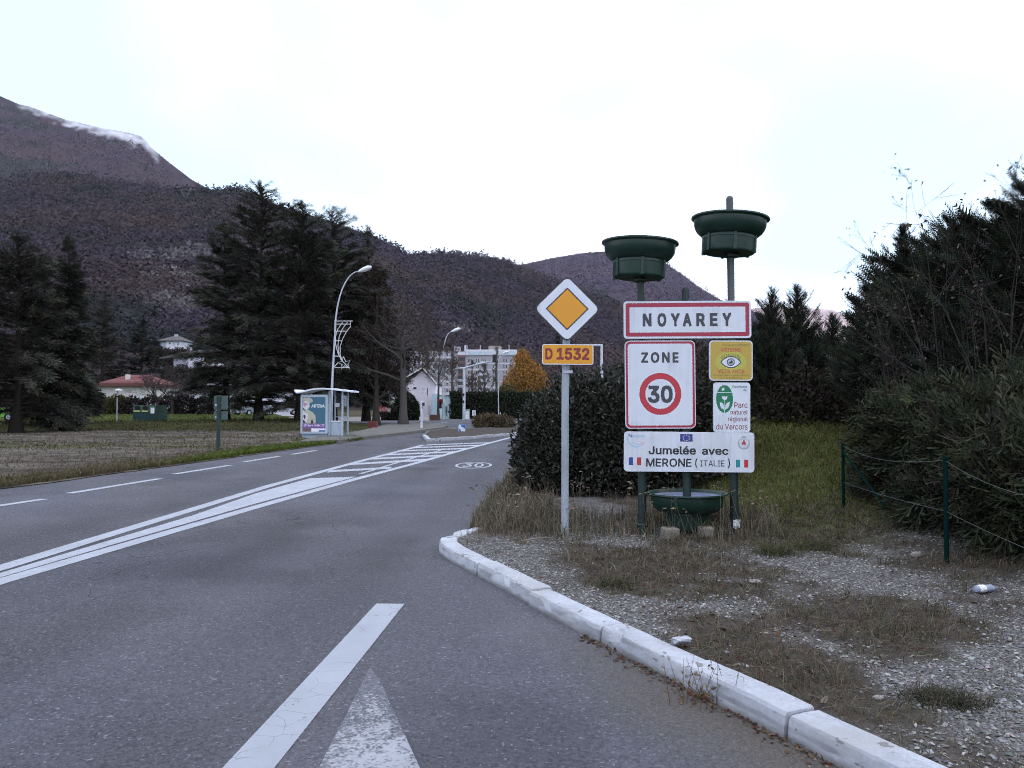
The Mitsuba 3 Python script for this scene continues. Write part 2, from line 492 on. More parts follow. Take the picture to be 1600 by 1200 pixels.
# the pair of centre lines with the widening white wedge between them
RL = [(-5.0, -5)] + [g2(x, y) for x, y in ((0, 909), (200, 850.5), (400, 792.5), (545, 751.5), (640, 726.5), (720, 704), (795, 684.5))] + [(1.9, 52)]
LL = [(-5.55, -5)] + [g2(x, y) for x, y in ((0, 888), (160, 839), (300, 796.5), (422, 759), (560, 721.5), (661, 695.5))]
stripe('centre_line', RL, 0.20)
stripe('centre_line', LL, 0.20)
RLa, LLa = LineString(RL), LineString(LL)
wl = [g2(x, y) for x, y in ((0, 896), (160, 848), (300, 806), (400, 771), (484, 747.5), (558, 745), (540, 749.5), (400, 787), (200, 844.5), (0, 903))]
mark('wedge_mark', [(-5.4, -5)] + wl + [(-5.2, -5)])
for (a, b, c, d) in (((510, 738.5), (610, 732.5), (612, 729.5), (516, 735)), ((545, 727), (668, 720), (674, 716.5), (552, 724)), ((574, 718.5), (690, 713), (696, 710.3), (580, 716)),
                     ((600, 711.8), (712, 707), (718, 704.8), (606, 709.5)), ((624, 705.6), (734, 701.5), (740, 699.4), (630, 703.6)), ((644, 700.5), (752, 696.6), (757, 694.8), (650, 698.7)),
                     ((664, 696), (768, 692.4), (772, 691), (668, 694.6))):
    pxmark('hatch_bar', (a, b, c, d))
stripe('hatch_line', [g2(563, 741), g2(640, 717.5), g2(694, 702)], 0.10, z=0.008)
stripe('give_way_line', [g2(640, 663.5), g2(700, 660.5)], 0.35)
stripe('crossing_bar', [g2(707, 672.5), g2(716, 669.8)], 0.55)
stripe('crossing_bar', [g2(733, 672.2), g2(741, 669.6)], 0.55)
# the "30" in its ring on the lane
cx, cy = G(740, 727)[:2]
ring = affinity.translate(affinity.scale(Point(0, 0).buffer(1).difference(Point(0, 0).buffer(0.86)), 0.47, 1.12), cx, cy)
part(road, 'speed_ring', sheet(ring, 0.004), 'road_paint')
n30 = meshkit.text_mesh('30', 1.0, depth=0.003, bold=True)
b = n30.bounds
v = np.array(n30.vertices)
v = (v - (b[0] + b[1]) / 2) / (b[1] - b[0]) * [0.52, 1.25, 0.003] + [cx, cy, 0.005]
part(road, 'speed_numeral', (v, n30.faces), 'road_paint')

# white kerb: one entry per stone
kerb = numbered('kerb')
labels[kerb] = {'kind': 'structure', 'label': 'white painted kerb curving round the gravel verge'}
kl = LineString([(x, y) for y, x in KERB])
PROF = np.array([[0.0, -0.05], [0.003, 0.04], [0.009, 0.092], [0.020, 0.107], [0.024, 0.109], [0.10, 0.113], [0.180, 0.111], [0.190, 0.10], [0.192, -0.05]])


def kerb_stone(line, s0, s1, seed):
    r = np.random.default_rng(seed)
    dz, dn = 0.007 * r.normal(), 0.006 * r.normal()
    n = max(3, int((s1 - s0) / 0.09))
    s = np.concatenate([[s0 + 0.006, s0 + 0.016], np.linspace(s0 + 0.05, s1 - 0.05, n), [s1 - 0.016, s1 - 0.006]])
    out = []
    for k, t in enumerate(s):
        p = np.array(line.interpolate(t).coords[0])
        q = np.array(line.interpolate(min(t + 0.05, line.length)).coords[0]) - np.array(line.interpolate(max(t - 0.05, 0)).coords[0])
        q /= np.linalg.norm(q)
        nrm = np.array([q[1], -q[0]])
        pr = PROF.copy()
        if k in (0, len(s) - 1):
            pr[1:8] = pr[1:8] * 0.94 + np.array([0.095, 0.02]) * 0.06
        wob = 0.006 * (nz(np.full(len(pr), p[0] * 7), pr[:, 1] * 20 + p[1] * 7) - 0.5)
        chip = max(0, nz(p[0] * 5.0, p[1] * 5.0, 9) - 0.58) * 0.17
        pr[2:5, 0] += chip
        pr[2:5, 1] -= chip * 0.5
        xy = p + nrm * (pr[:, :1] + wob[:, None] + dn)
        out.append(np.column_stack([xy, pr[:, 1] + dz + wob * 0.5]))
    a = np.array(out)
    m, k = a.shape[:2]
    i, j = np.meshgrid(np.arange(m - 1), np.arange(k - 1), indexing='ij')
    q = np.stack([i * k + j, (i + 1) * k + j, (i + 1) * k + j + 1, i * k + j + 1], -1).reshape(-1, 4)
    f = np.vstack([q[:, [0, 1, 2]], q[:, [0, 2, 3]]])
    cap = np.array([[0, t, t + 1] for t in range(1, k - 1)])
    f = np.vstack([f, cap, cap[:, ::-1] + (m - 1) * k])
    return a.reshape(-1, 3), f


def joint(px, py):
    return kl.project(Point(*g2(px, py)))


cuts = sorted([0.0, joint(1216, 1158), joint(1065, 1073), joint(933, 1005), joint(824, 945), joint(745.6, 899), joint(690, 858), kl.length] + [joint(1216, 1158) - 1.05, joint(1216, 1158) - 2.1])
for i, (a, b) in enumerate(zip(cuts[:-1], cuts[1:])):
    part(kerb, 'stone', kerb_stone(kl, a, b, i), 'kerb_paint', smooth=24)

# verge: a fine sheet near the camera, coarser up the bank
yy = np.concatenate([np.arange(0.3, 9.7, 0.07), np.arange(9.7, 14, 0.09), np.arange(14, 24, 0.25), np.arange(24, 96, 2.0)])
ss = np.concatenate([[0], np.linspace(0.0001, 1, 110) ** 1.6])
e = edge_x(yy) + np.where(yy < 9.5, 0.17, 0.0)
X = e[:, None] + ss[None] * np.where(yy < 20, 11.0, 45.0)[:, None]
Y = np.repeat(yy[:, None], X.shape[1], 1)
Z = verge_z(X, Y)
Z[:, 0] = -0.05
struct('verge', grid(X, Y, Z), 'verge_soil', smooth=True)

# field and lawn to the left of the road


def left_x(y):
    return np.interp(y, np.append(LEFT[:, 0], [39, 42, 46, 52, 58, 62, 64, 66.5, 130]), np.append(LEFT[:, 1], [-7.2, -8.2, -8.3, -7.6, -7.6, -9, -12.5, -16, -40]))


def field_z(x, y):
    z = 0.015 + 0.34 * sst(51.5, 60, y) * sst(9.5, 14, -x) + 0.30 * sst(64, 84, y) * sst(-20, -30, x)
    return z + 0.10 * (nz(x * 0.7, y * 0.7) - 0.5) * sst(0.0, 3.0, left_x(y) - x) + 0.05 * (nz(x * 2.6, y * 2.6, 5) - 0.5) * sst(0.3, 2.0, left_x(y) - x)


yy = np.concatenate([np.arange(-6, 22, 0.6), np.arange(22, 52, 0.5), np.arange(52, 131, 1.2)])
ss = np.linspace(0, 1, 130) ** 1.8
X = left_x(yy)[:, None] - ss[None] * 150.0
X[:, 0] += 0.02
X = X + (0.22 * (nz(X * 1.2, yy[:, None] * 1.3 + 0 * X) - 0.5)) * (np.arange(X.shape[1]) < 4)
Y = np.repeat(yy[:, None], X.shape[1], 1)
struct('field', grid(X, Y, field_z(X, Y)), 'field_soil', smooth=True)

# pavement by the bus shelter, on its own low kerb, and the traffic island
pv = Polygon([g2(468, 694), g2(530, 692.5), g2(562, 687.5), g2(640, 678), g2(692, 670.5), g2(700, 667.5), g2(672, 662.8), g2(610, 664.5), g2(560, 677), g2(528, 681.5), g2(505, 683)])
m = extrude(pv, 0.17)
m.apply_translation([0, 0, -0.04])
pav = struct('pavement', m, 'pavement_grit')
isl = Polygon([g2(668, 691.5), g2(700, 689.5), g2(740, 686.5), g2(790, 682), (1.6, 47), (2.2, 62), (-0.2, 64), (-1.5, 53.2), (-4.2, 50.2), (-4.7, 46), (-4.3, 40)])
isl = isl.buffer(-0.3).buffer(0.3)
island = numbered('traffic_island')
labels[island] = {'kind': 'structure', 'label': 'low traffic island with a chipped white kerb'}
m = extrude(isl.buffer(-0.16), 0.14)
m.apply_translation([0, 0, -0.03])
part(island, 'infill', m, 'island_grit')
bl = isl.exterior
i0 = 0.0
k = 0
while i0 < bl.length - 0.3:
    i1 = min(i0 + 1.35, bl.length)
    seg = shapely.ops.substring(bl, i0 + 0.012, i1 - 0.012)
    strip = seg.buffer(0.16, cap_style='flat', join_style='mitre').intersection(isl)
    if strip.area > 1e-3:
        m = extrude(strip, 0.165 + 0.01 * ((k * 7) % 3))
        m.apply_translation([0, 0, -0.03])
        cc_ = seg.centroid
        part(island, 'kerb_stone', m, 'kerb_paint' if cc_.y < 38.3 + 0.9 * (cc_.x + 4.3) + 1.2 else 'pavement_grit')
    i0 = i1
    k += 1

# ------------------------------------------------------------------ hills


def hill(name, ridge, Dr, foot, power, amp, base, seed, rows=46, step=7, freq=1.0, label=None, snow=None):
    """a real slope: foot distance foot(px), ridge at Dr metres whose skyline follows the traced ridge"""
    r = np.array(ridge, float)
    px = np.arange(r[0, 0], r[-1, 0] + 1, step)
    ry = np.interp(px, r[:, 0], r[:, 1])
    t = np.concatenate([np.linspace(0, 1, rows), [1.12, 1.5]])
    pts = np.zeros((len(t), len(px), 3))
    for j, (x, y) in enumerate(zip(px, ry)):
        dist = Dr * (1 + 0.10 * (float(nz(x * 0.004, seed + 0.5)) - 0.5))
        df = foot(x) if callable(foot) else foot
        top = at(x, y, dist)
        for i, tt in enumerate(t):
            d = df + (dist - df) * tt
            h = top[2] * (tt ** power if tt <= 1 else 1 - 0.9 * (tt - 1))
            pts[i, j] = [top[0] * d / dist, d, h]
    w = np.sin(np.clip(t, 0, 1) * np.pi)[:, None] ** 0.7
    X, Y, Zz = pts[..., 0], pts[..., 1], pts[..., 2]
    n = meshkit.fbm(np.stack([X * 0.0035 * freq, Y * 0.0026 * freq, 0 * X + seed], -1), 5) - 0.5
    gully = np.abs(meshkit.fbm(np.stack([X * 0.0055 * freq, Y * 0.0012 * freq, 0 * X + seed + 7], -1), 4) - 0.5)
    Zz = Zz + amp * w * (n * 1.5 - gully * 1.2)
    Zz = np.where(t[:, None] <= 1, np.minimum(Zz, pts[..., 2] * 1.0 + amp * 0.6 * w), Zz)
    c = base(X, Y, Zz, t)
    v, f = grid(X[:rows], Y[:rows], Zz[:rows])
    v2, f2 = grid(X[rows - 1:], Y[rows - 1:], Zz[rows - 1:])      # the far side, with vertices of its own so that the crest stays crisp
    struct(name, (np.vstack([v, v2]), np.vstack([f, f2 + len(v)])), 'foliage', smooth=True, color=np.vstack([c[:rows].reshape(-1, 3), c[rows - 1:].reshape(-1, 3)]), label=label)
    return X, Y, Zz, t, px


def wood_tone(X, Y, Z, seed, warm=(0.060, 0.045, 0.044), cool=(0.044, 0.037, 0.052), pine=(0.028, 0.030, 0.033), s=1.0):
    a = meshkit.fbm(np.stack([X * 0.009 * s, Y * 0.006 * s, Z * 0.012 * s + seed], -1), 4)[..., None]
    b = meshkit.fbm(np.stack([X * 0.02 * s, Y * 0.014 * s, Z * 0.02 * s + seed + 31], -1), 3)[..., None]
    c = np.array(cool) + (np.array(warm) - np.array(cool)) * np.clip((a - 0.38) / 0.28, 0, 1)
    g = np.clip((b - 0.56) / 0.08, 0, 1)
    return c * (1 - g) + np.array(pine) * g


def scarp(X, Y, Z, c, spots):
    """bare pale rock where the wood breaks: spots (x, y, radius, strength)"""
    n = meshkit.fbm(np.stack([X * 0.03, Y * 0.03, Z * 0.09], -1), 4)
    for (x, y, rx, ry, k) in spots:
        w = np.exp(-((X - x) / rx) ** 2 - ((Y - y) / ry) ** 2) * np.clip((n - 0.54) / 0.05, 0, 1) * k * 0.75
        c = c * (1 - w[..., None]) + np.array([0.20, 0.195, 0.19]) * w[..., None]
    return c


def canopy(name, H, n, size, seed, tone, tris=9, tmin=0.02, tmax=1.0, skip=None, label=None, bias=1.0, tri_k=0.52):
    """tree crowns over a slope: each a loose cluster of leaf- or twig-clump faces"""
    r = np.random.default_rng(seed)
    X, Y, Z, t, px = H
    rows = np.searchsorted(t, 1.0) + 1
    k = int(n * 1.25)
    ti = tmin + (tmax - tmin) * r.random(k) ** bias
    fi = np.interp(ti, t[:rows], np.arange(rows))
    fj = r.random(k) * (X.shape[1] - 1.001)
    i0, j0 = np.minimum(fi.astype(int), rows - 2), fj.astype(int)
    a, b = fi - i0, fj - j0
    P = np.stack([((1 - a) * (1 - b) * A[i0, j0] + a * (1 - b) * A[i0 + 1, j0] + (1 - a) * b * A[i0, j0 + 1] + a * b * A[i0 + 1, j0 + 1]) for A in (X, Y, Z)], -1)
    if skip is not None:
        P = P[~skip(P)]
    P = P[:n]
    n = len(P)
    dist = np.linalg.norm(P[:, :2], axis=1)
    s = size(dist) * (0.7 + 0.6 * r.random(n))
    col = tone(P[:, 0], P[:, 1], P[:, 2])
    col = col * (1 + 0.08 * r.normal(size=(n, 1))).clip(0.5, 1.7)
    q = np.repeat(P, tris, 0)
    ss = np.repeat(s, tris)
    off = r.normal(size=(n * tris, 3)) * [0.36, 0.36, 0.34]
    q = q + off * ss[:, None] + np.stack([0 * ss, 0 * ss, ss * 0.25], -1)
    tri = np.array([[-0.5, -0.28, 0], [0.5, -0.24, 0.06], [0.05, 0.5, -0.05]])
    M = frames(r.normal(size=(n * tris, 3)) * [1, 1, 0.7], r, np.array([0, -0.75, 0.75]) + 0.55 * r.normal(size=(n * tris, 3)))
    cc = np.repeat(col, tris, 0) * (0.88 + 0.24 * r.random((n * tris, 1)))
    v, f, c = scatter(tri, np.array([[0, 1, 2]]), M, ss * tri_k, q, np.clip(cc, 0.006, 0.6))
    k = put(numbered(name), (v, f), 'foliage', color=c)
    labels[k] = {'kind': 'stuff'}
    if label:
        labels[k]['label'] = label


RIDGE_B = [(-2200, 170), (-1200, 215), (-500, 268), (-120, 292), (0, 283), (60, 272), (130, 276), (200, 288), (270, 296), (330, 297), (375, 293), (400, 305), (440, 323), (500, 342), (560, 361), (600, 376), (640, 399), (668, 398), (690, 396),
           (720, 399), (750, 401), (780, 407), (810, 418), (840, 430), (880, 446), (920, 460), (975, 482), (1050, 503), (1200, 540), (1420, 580), (1700, 606), (2600, 618)]
RIDGE_A = [(-2200, -160), (-700, -60), (-200, 60), (0, 150), (30, 163), (45, 166), (100, 186), (160, 200), (200, 207), (222, 213), (236, 230), (262, 252), (300, 281), (330, 297), (400, 325), (520, 380), (680, 450), (900, 560)]
RIDGE_C = [(620, 540), (700, 480), (760, 440), (810, 415), (840, 408), (870, 402), (905, 396), (940, 393), (985, 394), (1010, 398), (1040, 412), (1065, 428), (1090, 447), (1125, 468), (1160, 480), (1250, 515), (1400, 570), (1600, 600), (2600, 612)]
RIDGE_D = [(1000, 540), (1100, 492), (1160, 483), (1200, 480), (1260, 481), (1300, 484), (1318, 492), (1345, 508), (1375, 528), (1450, 560), (1600, 585), (2600, 600)]


def foot_b(x):
    return float(np.interp(x, [-2200, 0, 300, 600, 750, 1000, 1700], [150, 165, 180, 330, 455, 520, 620]))


SPOTS_B = [(-250, 580, 30, 60, 0.9), (-230, 520, 25, 40, 0.9), (-255, 690, 40, 60, 0.7), (-180, 470, 30, 30, 0.6), (-50, 720, 35, 18, 0.9), (20, 760, 30, 18, 0.8), (60, 770, 25, 16, 0.5)]


def tone_a(X, Y, Z, t=None):
    c = wood_tone(X, Y, Z, 3, warm=(0.052, 0.037, 0.045), cool=(0.038, 0.031, 0.047), s=0.45)
    n = meshkit.fbm(np.stack([X * 0.03, Y * 0.01, Z * 0.05], -1), 3)
    # the limestone rim under its first snow follows the crest
    crest = np.interp(X / Y * 1300 + 800, [p[0] for p in RIDGE_A], [p[1] for p in RIDGE_A])
    zc = EYE + (635 - crest) / 1300 * Y
    px = X / Y * 1300 + 800
    w = np.clip((Z - (zc - Y * 26 / 1300 * np.clip((px - 20) / 300, 0.18, 1))) / (Y * 5 / 1300) + 5.0 * (n - 0.52), 0, 1) * np.clip((px - 15) / 30, 0, 1) * np.clip((246 - px) / 10, 0, 1)
    rock = np.array([0.42, 0.42, 0.46]) * np.clip(0.2 + 2.4 * (meshkit.fbm(np.stack([X * 0.03, Y * 0.008, Z * 0.05], -1), 4)[..., None] - 0.22), 0.15, 1.3)
    return c * (1 - w[..., None]) + rock * w[..., None]


HA = hill('mountain', RIDGE_A, 2900, 1250, 1.0, 60, tone_a, 3, rows=60, step=5, freq=0.6, label='high mountain with a snow dusted rock rim')
HB = hill('wooded_hill', RIDGE_B, 1250, foot_b, 1.22, 30, lambda X, Y, Z, t: scarp(X, Y, Z, wood_tone(X, Y, Z, 1), SPOTS_B) * 0.8, 1, rows=64, step=9, label='wooded hill in front of the mountain')
HC = hill('far_hill', RIDGE_C, 3600, 1500, 0.85, 60, lambda X, Y, Z, t: wood_tone(X, Y, Z, 5, warm=(0.050, 0.038, 0.055), cool=(0.042, 0.034, 0.054), s=0.4), 5, rows=50, step=5, freq=0.5, label='far purple hill behind the signs')
HD = hill('rock_hill', RIDGE_D, 5600, 3000, 0.9, 80, lambda X, Y, Z, t: np.array([0.46, 0.36, 0.36]) * (0.35 + 1.3 * meshkit.fbm(np.stack([X * 0.004, Y * 0.003, Z * 0.012], -1), 4))[..., None], 9, rows=30, step=6, freq=0.4, label='pale rocky hill in the far right distance')
VIS_B = lambda P: (P[:, 0] / P[:, 1] * 1300 < -1600) | (P[:, 0] / P[:, 1] * 1300 > 700)
HOUSES = lambda P: (P[:, 0] / P[:, 1] > -0.45) & (P[:, 0] / P[:, 1] < -0.34) & (P[:, 1] < 330)
tone_b = lambda x, y, z: scarp(x, y, z, wood_tone(x, y, z, 1), SPOTS_B)
canopy('forest', HB, 20000, lambda d: 4.2 + d * 0.0034, 14, tone_b, tris=22, tri_k=0.36, tmin=0.02, tmax=0.45, skip=lambda P: VIS_B(P) | HOUSES(P) | (P[:, 1] > 560), label='bare brown winter wood at the foot of the hill')
canopy('forest', HB, 75000, lambda d: 3.8 + d * 0.0034, 11, tone_b, tmin=0.2, skip=lambda P: VIS_B(P) | (P[:, 1] < 540), bias=1.1, tri_k=0.46, label='bare brown winter forest covering the hill')
canopy('forest', HA, 30000, lambda d: 10 + 0 * d, 12, tone_a, tris=5, tmin=0.1, tmax=0.94, skip=VIS_B, label='dark forest on the high mountain')
canopy('forest', HC, 10000, lambda d: 13 + 0 * d, 13, lambda x, y, z: wood_tone(x, y, z, 5, warm=(0.050, 0.038, 0.055), cool=(0.042, 0.034, 0.054), s=0.4), tris=6, tmin=0.1, skip=VIS_B, label='purple winter forest on the far hill')

# ------------------------------------------------------------------ plants
TRI3 = (np.array([[0, -0.035, 0], [0, 0.035, 0], [1.0, 0, 0], [0.15, 0, 0], [0.55, 0.40, -0.05], [0.62, 0.30, -0.08], [0.15, 0, 0.0], [0.55, -0.40, -0.05], [0.62, -0.30, -0.08],
                  [0.4, 0, 0.02], [0.92, 0.30, -0.04], [0.95, 0.22, -0.05], [0.4, 0, 0.02], [0.92, -0.30, -0.04], [0.95, -0.22, -0.05]]) * [1, 1, 1],
        np.arange(15).reshape(5, 3))


def feather(n=8, droop=0.0, lift=0.55, w=0.045):
    """a flat conifer spray: a stem and side shoots that shorten to the tip"""
    v, f = [[0, -w * 0.4, 0], [0, w * 0.4, 0], [1, 0, 0]], [[0, 1, 2]]
    for k in range(n):
        s = 0.1 + 0.85 * k / n
        L = 0.42 * (1 - 0.75 * s) + 0.05
        for side in (-1, 1):
            a = np.array([s, 0, 0.0])
            tip = a + np.array([L * lift * 1.3, side * L * 0.8, droop * L])
            i = len(v)
            v += [list(a - [w * 0.6, 0, 0]), list(a + [w * 1.9, 0, 0.01]), list(tip)]
            f += [[i, i + 1, i + 2]]
    return np.array(v, float), np.array(f)


FEATHER, FEATHER_S = feather(8), feather(5, -0.2, 0.55, 0.042)
LEAF = (np.array([[0, 0, -0.02], [0.48, 0.24, 0.06], [1, 0, -0.06], [0.48, -0.24, 0.06]]), np.array([[0, 2, 1], [0, 3, 2]]))


def wood(root, name, P0, P1, R0, R1, col):
    v, f = segs(P0, P1, R0, R1)
    part(root, name, (v, f), 'foliage', color=np.repeat(np.asarray(col, float)[None], len(v), 0))


def trunk_mesh(base, h, r0, seed, lean=0.0, top=1.0):
    rng = np.random.default_rng(seed)
    z = np.linspace(0, 1, 12)
    ph = rng.random(2) * 6
    pts = np.stack([base[0] + lean * h * z + 0.01 * h * np.sin(z * 5 + ph[0]) * z, base[1] + 0.01 * h * np.sin(z * 4 + ph[1]) * z, base[2] - 0.15 + h * top * z], 1)
    rad = r0 * (1 - 0.93 * z) * (1 + 0.6 * np.exp(-z * 22))
    return pts, rad


def conifer(name, label, base, h, r, seed, start=0.12, limbs=90, sprays=34, droop=0.25, spray=0.75, tone=(0.020, 0.026, 0.020), shape=0.8, trunk_r=0.28, cat='tree', group=None, ragged=0.25, tilt=0.15, template=TRI3, flat=0.35, extra_top=None):
    rng = np.random.default_rng(seed)
    k = thing(name, label, cat, group)
    base = np.asarray(base, float)
    pts, rad = trunk_mesh(base, h, trunk_r, seed)
    part(k, 'trunk', MB().tube(pts, rad, 9).mesh, 'foliage', smooth=True, color=np.repeat([[0.028, 0.024, 0.021]], 9 * 12 + 2, 0))
    u = np.sort(rng.random(limbs) ** 1.05)
    zrel = start + (0.985 - start) * u
    az = rng.random(limbs) * 2 * np.pi
    prof = np.clip((1 - u) ** shape, 0.03, 1) * np.clip(0.55 + u * 4, 0, 1)
    L = r * prof * (1 - ragged + 2 * ragged * rng.random(limbs))
    out = np.stack([np.cos(az), np.sin(az), 0 * az], 1)
    cx = np.stack([np.interp(zrel * h, pts[:, 2] - base[2] + 0.15, pts[:, i]) for i in (0, 1)], 1)
    z0 = base[2] + zrel * h
    el = tilt + 0.5 * u

    def at_s(s, i):
        d = L[i] * s
        z = z0[i] + d * el[i] - droop * L[i] * s ** 2 * (1 - 0.6 * u[i])
        return np.column_stack([cx[i] + out[i, :2] * d[:, None], z])
    ii = np.repeat(np.arange(limbs), 4)
    s0 = np.tile(np.linspace(0, 0.72, 4), limbs)
    lv_, lf_ = segs(at_s(s0, ii), at_s(s0 + 0.24, ii), 0.05 * L[ii] ** 0.5 * (1.1 - s0), 0.05 * L[ii] ** 0.5 * (0.86 - s0))
    cnt = np.maximum(3, (sprays * np.clip(L / r, 0.15, 1) ** 0.9).astype(int))
    ii = np.repeat(np.arange(limbs), cnt)
    s = 0.12 + 0.88 * rng.random(len(ii)) ** 0.75
    P = at_s(s, ii)
    yaw = rng.choice([-1, 1], len(ii)) * (0.25 + 0.9 * rng.random(len(ii))) * (1 - 0.55 * s)
    ca, sa = np.cos(yaw), np.sin(yaw)
    o = out[ii]
    d = np.stack([o[:, 0] * ca - o[:, 1] * sa, o[:, 0] * sa + o[:, 1] * ca, el[ii] - 2 * droop * s * (1 - 0.6 * u[ii]) - 0.25 * rng.random(len(ii))], 1)
    roll = np.stack([0 * s, 0 * s, 1 + 0 * s], 1) + flat * rng.normal(size=(len(s), 3))
    M = frames(d, rng, roll)
    size = spray * (0.6 + 0.6 * rng.random(len(s))) * np.clip(0.35 + L[ii] / r, 0.3, 1.05)
    P = P + rng.normal(size=P.shape) * [0.08, 0.08, 0.12] * spray
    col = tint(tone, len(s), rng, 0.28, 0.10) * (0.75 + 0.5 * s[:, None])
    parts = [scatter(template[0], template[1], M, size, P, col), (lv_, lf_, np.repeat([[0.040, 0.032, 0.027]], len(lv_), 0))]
    # leading shoot
    m = 26
    tz = np.linspace(0.90, 1.0, m)
    a2 = rng.random(m) * 6.28
    P2 = np.column_stack([np.interp(tz * h, pts[:, 2] - base[2] + 0.15, pts[:, 0]), np.interp(tz * h, pts[:, 2] - base[2] + 0.15, pts[:, 1]), base[2] + tz * h])
    d2 = np.stack([np.cos(a2), np.sin(a2), 0.9 + 0 * a2], 1)
    parts.append(scatter(template[0], template[1], frames(d2, rng), spray * np.linspace(0.7, 0.3, m), P2, tint(tone, m, rng)))
    if extra_top is not None:
        parts.append(extra_top(rng))
    v = np.vstack([p[0] for p in parts])
    off = np.cumsum([0] + [len(p[0]) for p in parts])
    f = np.vstack([p[1] + o for p, o in zip(parts, off)])
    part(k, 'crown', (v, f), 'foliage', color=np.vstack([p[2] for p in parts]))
    return k


def bare_tree(name, label, base, h, r0, seed, fork=0.3, spread=0.9, levels=4, kids=(14, 6, 5, 4), lens=(0.45, 0.5, 0.5, 0.5), up=0.35, tone=(0.060, 0.050, 0.044), twig=(0.075, 0.058, 0.046), cat='tree', group=None, leafy=0, leaf_tone=(0.05, 0.035, 0.022), leaf=0.3, excurrent=True, min_r=0.006, droop=0.0):
    rng = np.random.default_rng(seed)
    k = thing(name, label, cat, group)
    base = np.asarray(base, float)
    pts, rad = trunk_mesh(base, h if excurrent else h * (fork + 0.12), r0, seed)
    if not excurrent:
        rad = r0 * (1 - 0.35 * np.linspace(0, 1, 12)) * (1 + 0.5 * np.exp(-np.linspace(0, 1, 12) * 12))
    part(k, 'trunk', MB().tube(pts, rad, 10).mesh, 'foliage', smooth=True, color=np.repeat([np.asarray(tone, float)], 122, 0))
    # parents as (start, end, r) segments, each level vectorised
    u = np.sort(rng.random(kids[0] * 3)) if excurrent else 0.7 + 0.3 * rng.random(kids[0])
    if excurrent:
        zz = fork + (0.97 - fork) * u
        L = h * lens[0] * (1 - 0.78 * u) * (0.75 + 0.5 * rng.random(len(u))) * spread
    else:
        zz = (fork + 0.12) * (0.72 + 0.28 * u)
        L = h * (1 - fork) * (0.75 + 0.4 * rng.random(len(u)))
    az = np.arange(len(u)) * 2.4 + rng.random(len(u))
    P = np.column_stack([np.interp(zz * h, pts[:, 2] - base[2] + 0.15, pts[:, 0]), np.interp(zz * h, pts[:, 2] - base[2] + 0.15, pts[:, 1]), base[2] + zz * h])
    D = np.stack([np.cos(az) * spread, np.sin(az) * spread, up + 0.35 * u + 0.25 * rng.random(len(u))], 1)
    D /= np.linalg.norm(D, axis=1, keepdims=True)
    R = np.interp(zz * h, pts[:, 2] - base[2] + 0.15, rad) * (0.42 if excurrent else 0.6)
    S0, S1, SR0, SR1, lv, tips = [], [], [], [], [], []
    for level in range(levels):
        n = 4 if level < 2 else 2
        cur, d = P.copy(), D.copy()
        nodes = [cur]
        for s in range(n):
            d = d + rng.normal(size=d.shape) * 0.13 + np.array([0, 0, (0.10 if level < 2 else 0.03) - droop * level])
            d /= np.linalg.norm(d, axis=1, keepdims=True)
            nxt = cur + d * (L / n)[:, None]
            S0.append(cur)
            S1.append(nxt)
            SR0.append(np.maximum(R * (1 - 0.8 * s / n), min_r))
            SR1.append(np.maximum(R * (1 - 0.8 * (s + 1) / n), min_r * 0.7))
            lv.append(np.full(len(cur), level))
            cur = nxt
            nodes.append(cur)
        tips.append(cur)
        if level == levels - 1:
            break
        m = kids[level + 1]
        idx = np.repeat(np.arange(len(P)), m)
        s = 0.22 + 0.78 * rng.random(len(idx))
        nd = np.array(nodes)
        fi = s * n
        i0 = np.minimum(fi.astype(int), n - 1)
        w = (fi - i0)[:, None]
        q = nd[i0, idx] * (1 - w) + nd[i0 + 1, idx] * w
        par = nd[i0 + 1, idx] - nd[i0, idx]
        par /= np.linalg.norm(par, axis=1, keepdims=True)
        nd2 = par + rng.normal(size=par.shape) * 0.62
        nd2 /= np.linalg.norm(nd2, axis=1, keepdims=True)
        P, D = q, nd2
        R = np.maximum(R[idx] * (1 - 0.75 * s) * 0.6, min_r)
        L = L[idx] * lens[level + 1] * (1.1 - 0.5 * s) * (0.7 + 0.6 * rng.random(len(idx)))
    lv = np.concatenate(lv)
    v, f = segs(np.vstack(S0), np.vstack(S1), np.concatenate(SR0), np.concatenate(SR1))
    c = np.where((lv >= 2)[:, None], np.asarray(twig, float), np.asarray(tone, float)) * (0.85 + 0.3 * rng.random((len(lv), 1)))
    part(k, 'branches', (v, f), 'foliage', color=np.repeat(c, 6, 0))
    if leafy:
        q = np.vstack(tips[2:])
        q = q[rng.integers(0, len(q), leafy)] + rng.normal(size=(leafy, 3)) * leaf * 0.9
        d = rng.normal(size=(leafy, 3)) + [0, 0, -0.4]
        vv, ff, cc = scatter(LEAF[0], LEAF[1], frames(d, rng), leaf * (0.6 + 0.7 * rng.random(leafy)), q, tint(leaf_tone, leafy, rng, 0.35, 0.12))
        part(k, 'leaves', (vv, ff), 'foliage', color=cc)
    return k


